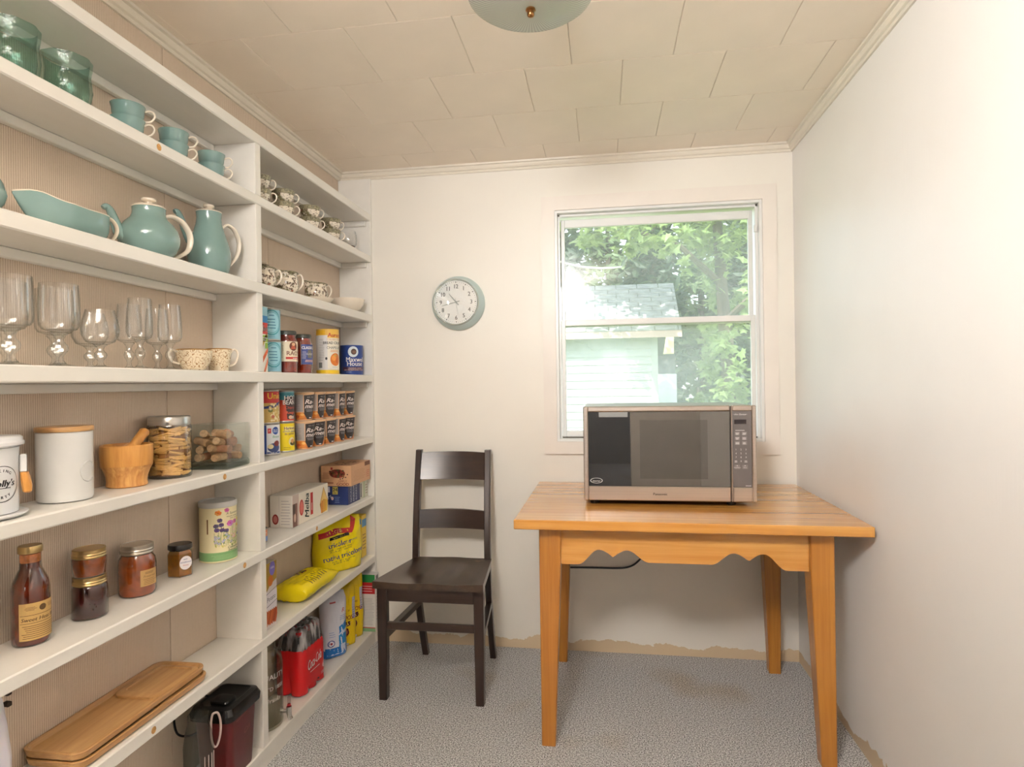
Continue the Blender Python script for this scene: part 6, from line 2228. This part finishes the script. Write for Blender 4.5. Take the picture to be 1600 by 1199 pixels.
box_thing('pasta_box', 'narrow yellow and blue box behind the standing pasta bag', -1.2085, -1.102, 2.640, 2.692, G_, 0.193, (240, 206, 60), lambda k, b, h: k.rect(-b, b, h * 0.72, h * 0.9, (90, 150, 200), 1).lines(-b * 0.8, b * 0.8, h * 0.2, h * 0.6, 5, (170, 120, 40), 1, 2, 0.3), d_ybox)

# ------------------------------------------------------------------ bottom shelf: drinks jar, cola, sugar, flour
t_ = thing('drink_dispenser', 'large clear glass drink dispenser jar with chrome tap and raised lettering', 'dispenser', (-1.146, 1.880, H_), R(8))
gp = [(0.058, 0.0), (0.066, 0.003), (0.0685, 0.012), (0.0685, 0.205), (0.064, 0.228), (0.050, 0.246), (0.044, 0.252), (0.044, 0.276)]
part('glass', G().lathe(gp + [(q - 0.003, max(p, 0.010)) for q, p in reversed(gp)], 52), glass('drink_jar_glass', (240, 240, 234), ior=1.5), t_, smooth=50)
part('thread', G().lathe([(0.0445, 0.254), (0.0465, 0.257), (0.0445, 0.260), (0.0465, 0.264), (0.0445, 0.268), (0.0465, 0.271), (0.0445, 0.274)], 40, cap0=False, cap1=False), M_CLR, t_)
ink = Ink()
WG = (214, 206, 200)
ink.text('QUALITY', 0, 0.178, 0.024, WG, 1).text("EST'D 1858", 0, 0.140, 0.018, WG, 1).text('Drinks', 0, 0.102, 0.022, WG, 1, shear=0.3)
f_ = on_cyl(0.0687)
ink.build('raised_lettering', lambda u, v, o: f_(u + 0.0687 * R(-36), v, o), t_, du=0.01, rough=0.15)
tp = part('tap', G().tube([(0.0665, 0, 0.045), (0.0675, 0, 0.045)], 0.015, 20).tube([(0.0676, 0, 0.045), (0.086, 0, 0.045), (0.094, 0, 0.045)], [0.0065, 0.0065, 0.0085], 16).tube([(0.092, 0, 0.060), (0.092, 0, 0.040), (0.094, 0, 0.026), (0.099, 0, 0.018)], [0.0085, 0.0085, 0.0075, 0.007], 16), mat('tap_chrome', (214, 212, 208), 0.14, metal=0.95), t_, smooth=40)
part('lever', G().tube([(0.092, 0, 0.0605), (0.092, 0, 0.070)], [0.005, 0.005], 12).box(0.088, 0.097, -0.004, 0.004, 0.0702, 0.094, 0.0015), glass('clear_lever', (240, 236, 236)), tp, smooth=30)
part('washer', G().tube([(0.092, 0, 0.064), (0.092, 0, 0.067)], 0.0062, 12), mat('red_washer', (196, 40, 44), 0.4), tp)

def film_mat():
    m = glass('shrink_film', (196, 196, 198), 0.10, bump=1.0, bscale=48)
    nt = m.node_tree
    out = nt.nodes['Material Output']
    src = out.inputs['Surface'].links[0].from_socket
    df = nt.nodes.new('ShaderNodeBsdfDiffuse')
    df.inputs[0].default_value = rgb(196, 190, 190)
    nz = nt.nodes.new('ShaderNodeTexNoise')
    nz.inputs['Scale'].default_value = 1.0
    tc = nt.nodes.new('ShaderNodeTexCoord')
    mp = nt.nodes.new('ShaderNodeMapping')
    mp.inputs['Scale'].default_value = (46, 46, 12)  # pale grey diffuse streaks, sheen on the film put into its colour
    nt.links.new(tc.outputs['Object'], mp.inputs[0])
    nt.links.new(mp.outputs[0], nz.inputs['Vector'])
    mr = nt.nodes.new('ShaderNodeMapRange')
    mr.inputs['From Min'].default_value = 0.42
    mr.inputs['From Max'].default_value = 0.66
    mr.inputs['To Min'].default_value = 0.12
    mr.inputs['To Max'].default_value = 0.8
    nt.links.new(nz.outputs['Fac'], mr.inputs['Value'])
    mx = nt.nodes.new('ShaderNodeMixShader')
    nt.links.new(mr.outputs[0], mx.inputs[0])
    nt.links.new(src, mx.inputs[1])
    nt.links.new(df.outputs[0], mx.inputs[2])
    nt.links.new(mx.outputs[0], out.inputs['Surface'])
    return m


t_ = thing('cola_pack', 'shrink wrapped red pack of six small cola bottles', 'bottle pack', (-1.144, 2.142, H_), R(-2))
M_COLA = mat('dark_cola', (38, 16, 12), 0.1, coat=0.6)
M_CRED = mat('cola_red', (206, 22, 28), 0.25, var=0.04, coat=0.3)
M_CAP = mat('cola_cap', (186, 24, 30), 0.35)
bprof = [(0.020, 0), (0.026, 0.004), (0.0285, 0.014), (0.027, 0.050), (0.0288, 0.080), (0.0288, 0.128), (0.026, 0.150), (0.017, 0.182), (0.0125, 0.200), (0.0125, 0.214)]
bm_ = mesh('bottle', G().lathe(bprof, 28), M_COLA, 50)
cm_ = mesh('cap', G().lathe([(0.0140, 0.2142), (0.0142, 0.228), (0.0125, 0.230), (0.001, 0.230)], 22), M_CAP, 40)
for i in range(3):
    for j in range(2):
        b_ = put('bottle', bm_, t_, (-0.029 + 0.058 * j, -0.058 + 0.058 * i, 0))
        put('cap', cm_, b_)


def wrapring(z, r, e=0.0):
    out = []
    for i in range(72):
        a = 2 * PI * i / 72
        # union of six circles, seen from outside
        best = 0
        for cx in (-0.029, 0.029):
            for cy in (-0.058, 0, 0.058):
                dx, dy = math.cos(a), math.sin(a)
                bq = dx * cx + dy * cy
                cc = cx * cx + cy * cy - r * r
                disc = bq * bq - cc
                if disc > 0:
                    best = max(best, bq + math.sqrt(disc))
        out.append(((best + e) * math.cos(a), (best + e) * math.sin(a), z))
    return out


def filmring(z, k_, e=0.0):
    """outline of the shrink film: k_ = 0 follows the bottles, 1 is stretched straight between them"""
    out = []
    for p in wrapring(z, 0.0297, e):
        n_ = math.hypot(p[0], p[1])
        c, s_ = p[0] / n_, p[1] / n_
        X, Y, q = 0.0587, 0.0877, 5.0
        hull = (abs(c / X) ** q + abs(s_ / Y) ** q) ** (-1 / q) * 0.985
        r = n_ + (max(hull, n_) - n_) * k_
        out.append((c * r, s_ * r, z))
    return out


part('shrink_wrap', G().rings([filmring(0.005, 0.1), filmring(0.035, 0.35), filmring(0.075, 0.8), filmring(0.130, 0.95), filmring(0.152, 0.9), [(x * 0.94, y_ * 0.96, 0.166) for x, y_, _z in filmring(0.166, 0.9)]], True, False, False), M_CRED, t_, smooth=60)
sc_ = lambda k_, z: [(x * k_ * (1 + 0.03 * math.sin(i * 1.9)), y_ * k_ * (1 + 0.03 * math.sin(i * 2.7)), z + 0.003 * math.sin(i * 1.3)) for i, (x, y_, _z) in enumerate(filmring(z, 0.9))]
part('clear_film', G().rings([sc_(0.955, 0.164), sc_(0.90, 0.190), sc_(0.84, 0.216), sc_(0.80, 0.232), sc_(0.70, 0.240), sc_(0.3, 0.242)], True, False, True), film_mat(), t_, smooth=70)
ink = Ink()
ink.rect(-0.075, 0.079, 0.028, 0.140, (206, 22, 28), 0)
ink.text('Coca-Cola', -0.006, 0.105, 0.050, (246, 240, 240), 1, shear=0.45, sx=0.46, rot=0.10, fat=0.0004).lines(-0.04, 0.04, 0.072, 0.078, 1, (236, 200, 200), 1, 3, 0.5).text('6', 0.062, 0.060, 0.030, (240, 220, 220), 1, fat=0.0006).lines(0.040, 0.078, 0.030, 0.042, 2, (230, 180, 180), 1, 5, 0.3)


def onpack(u, v, off):
    y_ = max(-0.080, min(0.080, u))
    X, Y, q = 0.0587, 0.0877, 5.0
    return (X * (1 - abs(y_ / Y) ** q) ** (1 / q) * 0.985 + off + 0.0022, y_, v)


ink.build('logo_print', onpack, t_, du=0.004, rough=0.25)


def d_sugar(k, w, h):
    k.rect(-w * 0.95, w * 0.95, 0.004, h * 0.17, (30, 110, 190), 2).rect(0.006, w * 0.95, h * 0.14, h * 0.36, (40, 140, 206), 1).poly([(0.006, h * 0.36), (w * 0.95, h * 0.43), (w * 0.95, h * 0.56), (0.006, h * 0.47)], (36, 130, 200), 1).poly([(0.006, h * 0.37), (w * 0.95, h * 0.44), (w * 0.95, h * 0.41), (0.006, h * 0.34)], (214, 222, 240), 2)
    k.ell(-0.026, h * 0.24, 0.0145, 0.0145, (90, 100, 160), 3, 20).ell(-0.026, h * 0.24, 0.011, 0.011, (236, 236, 244), 4, 18).ell(-0.026, h * 0.24, 0.005, 0.005, (160, 60, 76), 5, 10)
    k.text('R', 0.026, h * 0.72, 0.026, (196, 60, 64), 2, shear=0.2).lines(0.010, w * 0.8, h * 0.58, h * 0.66, 3, (140, 160, 206), 2, 3, 0.3).lines(-0.036, -0.010, h * 0.34, h * 0.44, 3, (120, 150, 210), 2, 4, 0.2)
    k.rect(0.014, 0.038, h * 0.08, h * 0.20, (206, 214, 232), 4).lines(-0.034, 0.0, h * 0.86, h * 0.90, 1, (190, 90, 96), 2, 6, 0.5)


bag('sugar_bag', 'white and blue sugar bag beside the cola pack', (-1.138, 2.405, H_), 0.056, 0.268, 0.040, (222, 222, 232), R(-38), d_sugar, top=0.86, puff=0.6, seed=5, gloss=0.3)


def d_flour(k, w, h):
    k.text('unbleached', -0.016, h * 0.60, 0.017, (150, 50, 40), 2).text('ALL PURPOSE', -0.020, h * 0.475, 0.026, (140, 34, 30), 2, sx=0.8, fat=0.0005)
    k.poly([(-w * 0.9, h * 0.30), (0.024, h * 0.345), (0.024, h * 0.42), (-w * 0.9, h * 0.395)], (84, 34, 28), 2).text('WHEAT', -0.010, h * 0.362, 0.021, (232, 200, 90), 3, fat=0.0005, rot=0.05)
    k.ell(-0.004, h * 0.24, 0.019, 0.020, (106, 44, 40), 2, 20).ell(-0.004, h * 0.24, 0.012, 0.013, (176, 110, 90), 3, 16).rect(0.030, 0.046, h * 0.44, h * 0.80, (190, 186, 190), 2).lines(0.032, 0.044, h * 0.46, h * 0.78, 8, (150, 150, 170), 3, 2, 0.3).rect(-0.008, 0.012, 0.006, h * 0.06, (226, 222, 216), 2)


bag('flour_bag', 'yellow whole wheat flour bag beside the sugar bag', (-1.136, 2.505, H_), 0.054, 0.262, 0.030, (240, 204, 20), R(-46), d_flour, top=0.80, seed=7)
bag('flour_bag', 'yellow all purpose flour bag partly hidden, nearest the red and green box', (-1.136, 2.590, H_), 0.054, 0.280, 0.028, (240, 204, 20), R(-46), d_flour, top=0.82, seed=13)


def d_cereal(k, a, h):
    k.rect(-a, a, h * 0.86, h, (36, 128, 66), 1).rect(-a, a, h * 0.66, h * 0.86, (186, 30, 40), 1).rect(-a, a, h * 0.06, h * 0.075, (190, 40, 46), 1).rect(-a, a, 0, h * 0.06, (120, 160, 116), 1)
    k.lines(-a * 0.2, a - 0.006, h * 0.70, h * 0.83, 3, (226, 180, 180), 2, 3, 0.3).lines(0.0, a - 0.004, h * 0.12, h * 0.60, 18, (170, 168, 176), 1, 5, 0.22)


box_thing('cereal_box', 'white box with green and red top, behind the chair leg at the shelf end', -1.172, -1.047, 2.652, 2.6985, H_, 0.262, (226, 222, 218), lambda k, b, h: k.rect(-b * 0.6, b * 0.6, h * 0.87, h * 0.97, (120, 112, 110), 1).lines(-b * 0.6, b * 0.6, h * 0.2, h * 0.7, 9, (190, 186, 184), 1, 3, 0.25), d_cereal)

# ------------------------------------------------------------------ outside the window
GZ = -0.55
lawn = struct(part('ground_lawn', G().box(-25, 30, WB + 0.4, 60, GZ - 0.2, GZ), mat('lawn_green', (120, 140, 78), 0.9, var=0.3, nscale=(3, 3, 3)), smooth=0))
struct(part('wall_exterior', G().box(-4, -1.33, WB + 0.06, WB + 0.18, GZ, 2.4).box(0.91, 6, WB + 0.06, WB + 0.18, GZ, 2.4).box(-1.33, 0.91, WB + 0.161, WB + 0.18, GZ, OZ0).box(-1.33, 0.91, WB + 0.161, WB + 0.18, OZ1, 2.6).box(-1.33, OX0, WB + 0.161, WB + 0.18, OZ0, OZ1).box(OX1, 0.91, WB + 0.161, WB + 0.18, OZ0, OZ1), mat('house_siding', (214, 208, 196), 0.6), smooth=0))

# white shed with a shingled roof
M_SID = mat('white_siding', (202, 205, 204), 0.55, var=0.03)
sh = thing('garden_shed', 'white clapboard shed with grey shingle roof seen through the window', 'shed', (0, 0, 0))
SXL, SXR, SYF, SYB = -4.2, 0.80, 9.28, 11.4
part('wall', G().box(SXL, SXR - 0.01, SYF + 0.02, SYB, GZ, 1.95), M_SID, sh, smooth=0)
z = GZ
while z < 1.85:
    part('clapboard', G().prism([(SYF - 0.012, z), (SYF + 0.02, z), (SYF + 0.02, z + 0.118), (SYF + 0.006, z + 0.118)], 0, SXL, SXR), M_SID, sh, smooth=0)
    z += 0.118
part('corner_board', G().box(SXR - 0.08, SXR + 0.012, SYF - 0.018, SYF + 0.05, GZ, 1.88), M_SID, sh, smooth=0)
RE, RR, ZE, ZR = 8.98, 9.92, 1.93, 2.74        # eave and ridge
XR = 1.13
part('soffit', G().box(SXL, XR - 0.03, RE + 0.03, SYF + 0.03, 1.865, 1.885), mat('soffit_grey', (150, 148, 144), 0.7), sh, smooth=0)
part('fascia', G().box(SXL, XR, RE, RE + 0.03, 1.835, 1.935), mat('fascia_pink', (222, 190, 182), 0.6), sh, smooth=0)


def shingle_mat():
    m = mat('roof_shingle', (176, 176, 178), 0.85, var=0.25, nscale=(7, 26, 26))
    return m


g = G()
NC = 10
for i in range(NC):
    a, b_ = i / NC, (i + 1) / NC
    y0, y1, z0, z1 = RE + (RR - RE) * a, RE + (RR - RE) * (b_ + 0.02), ZE + (ZR - ZE) * a, ZE + (ZR - ZE) * (b_ + 0.02)
    x = SXL - 0.2 * (i % 2)
    while x < XR:
        x1 = min(x + 0.33, XR)
        x0 = max(x, SXL)
        g.add([(x0 + 0.006, y0, z0 + 0.018), (x1 - 0.006, y0, z0 + 0.018), (x1 - 0.006, y1, z1 + 0.004), (x0 + 0.006, y1, z1 + 0.004), (x0 + 0.006, y0, z0), (x1 - 0.006, y0, z0)], [(0, 1, 2, 3), (4, 5, 1, 0)])
        x += 0.33
part('shingles', g, shingle_mat(), sh, smooth=0, kind='stuff', fix=False)
part('roof_deck', G().prism([(RE + 0.01, ZE - 0.06), (RE + 0.01, ZE), (RR, ZR), (SYB + 0.3, ZE - 0.2), (SYB + 0.3, ZE - 0.26), (RR, ZR - 0.07)], 0, SXL, XR - 0.01), mat('roof_deck_grey', (120, 118, 116), 0.8), sh, smooth=0)

# pale yellow outbuilding further back
ob = thing('outbuilding', 'small pale yellow outbuilding with a dark opening, behind the white shed', 'outbuilding', (0, 0, 0))
part('wall', G().box(-0.6, 1.40, 12.4, 14.0, 1.74, 2.18), mat('yellow_siding', (226, 220, 160), 0.6), ob, smooth=0)
part('opening', G().box(-0.55, 1.43, 12.5, 13.9, 1.34, 1.74), mat('opening_grey', (96, 98, 98), 0.8), ob, smooth=0)
part('base', G().box(-0.6, 1.44, 12.35, 14.0, GZ, 1.34), mat('base_white', (222, 226, 230), 0.6), ob, smooth=0)

# overhead cable
cb = part('overhead_cable', G().tube([(-0.75 + 0.1 * i, 7.6, 2.74 - 0.02 * i + 0.003 * (i - 5) ** 2) for i in range(11)], 0.012, 6), mat('cable_grey', (206, 206, 206), 0.5))
cb['kind'] = 'structure'


def leaf_mat(name, col, tr):
    m = mat(name, col, 0.45, var=0.35, nscale=(2.5, 2.5, 2.5))
    nt, b = nodes(m)
    out = nt.nodes['Material Output']
    t1 = nt.nodes.new('ShaderNodeBsdfTranslucent')
    t1.inputs[0].default_value = rgb(*tr)
    mx = nt.nodes.new('ShaderNodeMixShader')
    mx.inputs[0].default_value = 0.42
    nt.links.new(b.outputs[0], mx.inputs[1])
    nt.links.new(t1.outputs[0], mx.inputs[2])
    nt.links.new(mx.outputs[0], out.inputs['Surface'])
    return m


M_BARK = mat('bark', (104, 92, 80), 0.9, var=0.3, nscale=(20, 20, 4), bump=0.5)
M_MAPLE = leaf_mat('maple_leaf', (136, 158, 104), (188, 204, 128))
M_DKLEAF = leaf_mat('dark_leaf', (56, 76, 56), (84, 108, 70))
M_MIDLEAF = leaf_mat('mid_leaf', (108, 128, 92), (140, 160, 104))
MAPLE = [(0.0, -0.30), (0.10, -0.16), (0.40, -0.22), (0.32, -0.04), (0.55, 0.14), (0.26, 0.18), (0.16, 0.30), (0.0, 0.62), (-0.16, 0.30), (-0.26, 0.18), (-0.55, 0.14), (-0.32, -0.04), (-0.40, -0.22), (-0.10, -0.16)]
OVAL = [(0.0, -0.5), (0.22, -0.1), (0.16, 0.25), (0.0, 0.5), (-0.16, 0.25), (-0.22, -0.1)]


def add_leaf(g, p, s, shape, rg, droop=0.6):
    n = Vector((rg.gauss(0, 0.5), rg.gauss(-0.25, 0.5), rg.gauss(0.8, 0.35))).normalized()
    d = Vector((rg.gauss(0, 1), rg.gauss(0, 1), -droop)).normalized()
    d = (d - n * d.dot(n)).normalized()
    r = d.cross(n)
    k = len(g.v)
    g.v.append(tuple(Vector(p) + n * (0.06 * s)))
    for a, b_ in shape:
        g.v.append(tuple(Vector(p) + r * (a * s) + d * (b_ * s) - n * (0.18 * s * abs(a))))
    m_ = len(shape)
    for i in range(m_):
        g.f.append((k, k + 1 + i, k + 1 + (i + 1) % m_))


def crown_pts(n, blobs, rg):
    out = []
    tot = sum(b_[3] * b_[4] * b_[5] for b_ in blobs)
    for (x, y_, z, a, b2, c) in blobs:
        m_ = int(n * a * b2 * c / tot)
        subs = []
        for _ in range(max(6, m_ // 22)):
            v = Vector((rg.gauss(0, 1), rg.gauss(0, 1), rg.gauss(0, 1))).normalized() * rg.uniform(0.45, 1.0)
            subs.append(v)
        for _ in range(m_):
            s_ = rg.choice(subs) + Vector((rg.gauss(0, 0.13), rg.gauss(0, 0.13), rg.gauss(0, 0.10)))
            out.append((x + a * s_.x, y_ + b2 * s_.y, z + c * s_.z))
    return out


def tree(name, label, trunk, blobs, n, size, m, shape, seed, singles=0, group='trees beyond the window', limbs=()):
    rg = random.Random(seed)
    t_ = thing(name, label, 'tree', (trunk[0][0], trunk[0][1], GZ), 0, group)
    off = Vector((-trunk[0][0], -trunk[0][1], -GZ))
    rr_ = [trunk[0][3] * (1 - 0.65 * i / (len(trunk) - 1)) for i in range(len(trunk))]
    part('trunk', G().tube([Vector(p[:3]) + off for p in trunk], rr_, 10), M_BARK, t_)
    for lb in limbs:
        part('branch', G().tube([Vector(p) + off for p in lb], [0.05, 0.035, 0.015][:len(lb)], 7), M_BARK, t_)
    g = G()
    pts = crown_pts(n, blobs, rg)
    for p in pts:
        add_leaf(g, Vector(p) + off, size * rg.uniform(0.7, 1.25), shape, rg)
    part('foliage', g, m, t_, smooth=0, kind='stuff', fix=False)
    if singles:
        lg = G()
        add_leaf(lg, (0, 0, 0), 1.0, shape, random.Random(1))
        lm = mesh('leaf', lg, m, 0, False)
        for _ in range(singles):
            p = rg.choice(pts)
            o = put('leaf', lm, t_, Vector(p) + off + Vector((rg.uniform(-.1, .1), -0.12, rg.uniform(-.1, .1))), (rg.gauss(0, .4), rg.gauss(0, .4), rg.uniform(0, 6.28)))
            s_ = size * rg.uniform(0.9, 1.3)
            o.scale = (s_, s_, s_)


tree('maple_tree', 'sunlit maple tree with broad pale green leaves in front of the shed roof', [(1.75, 8.6, GZ, 0.14), (1.70, 8.6, 1.2, 0.1), (1.62, 8.6, 2.4, 0.1), (1.5, 8.5, 4.2, 0.1)],
     [(1.62, 8.6, 2.1, 0.42, 0.55, 0.95), (1.75, 8.2, 0.75, 0.42, 0.5, 0.75), (1.5, 8.2, 3.35, 0.75, 0.9, 0.52), (0.55, 7.6, 3.05, 0.75, 0.7, 0.26), (0.0, 7.8, 3.35, 0.7, 0.7, 0.33), (0.95, 7.4, 2.72, 0.30, 0.4, 0.22), (2.0, 7.0, 1.8, 0.5, 0.5, 1.3), (0.4, 8.6, 4.3, 1.5, 1.4, 0.7)],
     6200, 0.145, M_MAPLE, MAPLE, 21, 90, limbs=([(1.62, 8.6, 2.5), (1.0, 8.1, 2.95), (0.1, 7.7, 3.2)], [(1.66, 8.6, 2.0), (1.9, 7.9, 2.3), (2.0, 7.2, 2.2)]))
tree('leafy_shrub', 'young maple growing low beside the shed corner', [(1.42, 9.4, GZ, 0.05), (1.42, 9.4, 0.5, 0.03), (1.4, 9.4, 1.1, 0.02)], [(1.35, 9.1, 0.72, 0.32, 0.3, 0.38), (1.6, 9.2, 0.4, 0.35, 0.3, 0.5)], 520, 0.15, M_MAPLE, MAPLE, 8)
for i, (x, y_, h, w, m_, lab) in enumerate(((-1.0, 15.8, 6.4, 0.80, M_DKLEAF, 'dark evergreen nearest the cable end'), (1.3, 15.9, 6.6, 0.78, M_DKLEAF, 'tall dark evergreen directly above the shed roof'), (3.7, 15.8, 6.5, 0.85, M_DKLEAF, 'dark tree behind the maple trunk'),
                                                 (0.2, 19.2, 7.4, 1.0, M_MIDLEAF, 'tall green tree showing between the two dark evergreens'), (3.0, 19.2, 7.4, 1.0, M_MIDLEAF, 'tall green tree between the evergreen and the dark tree'),
                                                 (-1.5, 23.0, 8.4, 1.15, M_DKLEAF, 'farthest dark tree behind the evergreen near the cable'), (1.7, 23.0, 8.4, 1.15, M_DKLEAF, 'farthest dark tree, behind the gap above the roof end'), (4.9, 23.0, 8.4, 1.15, M_MIDLEAF, 'farthest bushy tree behind the maple'))):
    tree('background_tree', lab, [(x, y_, GZ, 0.16), (x, y_, h * 0.4, 0.1), (x, y_, h * 0.9, 0.1)], [(x, y_, h * 0.28, w, w, h * 0.26), (x, y_, h * 0.55, w * 0.95, w, h * 0.26), (x, y_, h * 0.82, w * 0.7, w * 0.7, h * 0.24)] if h > 3 else [(x, y_, h, w, w * 0.6, 0.42)], 3000 if h > 3 else 900, 0.36 if h > 3 else 0.22, m_, OVAL, 40 + i)
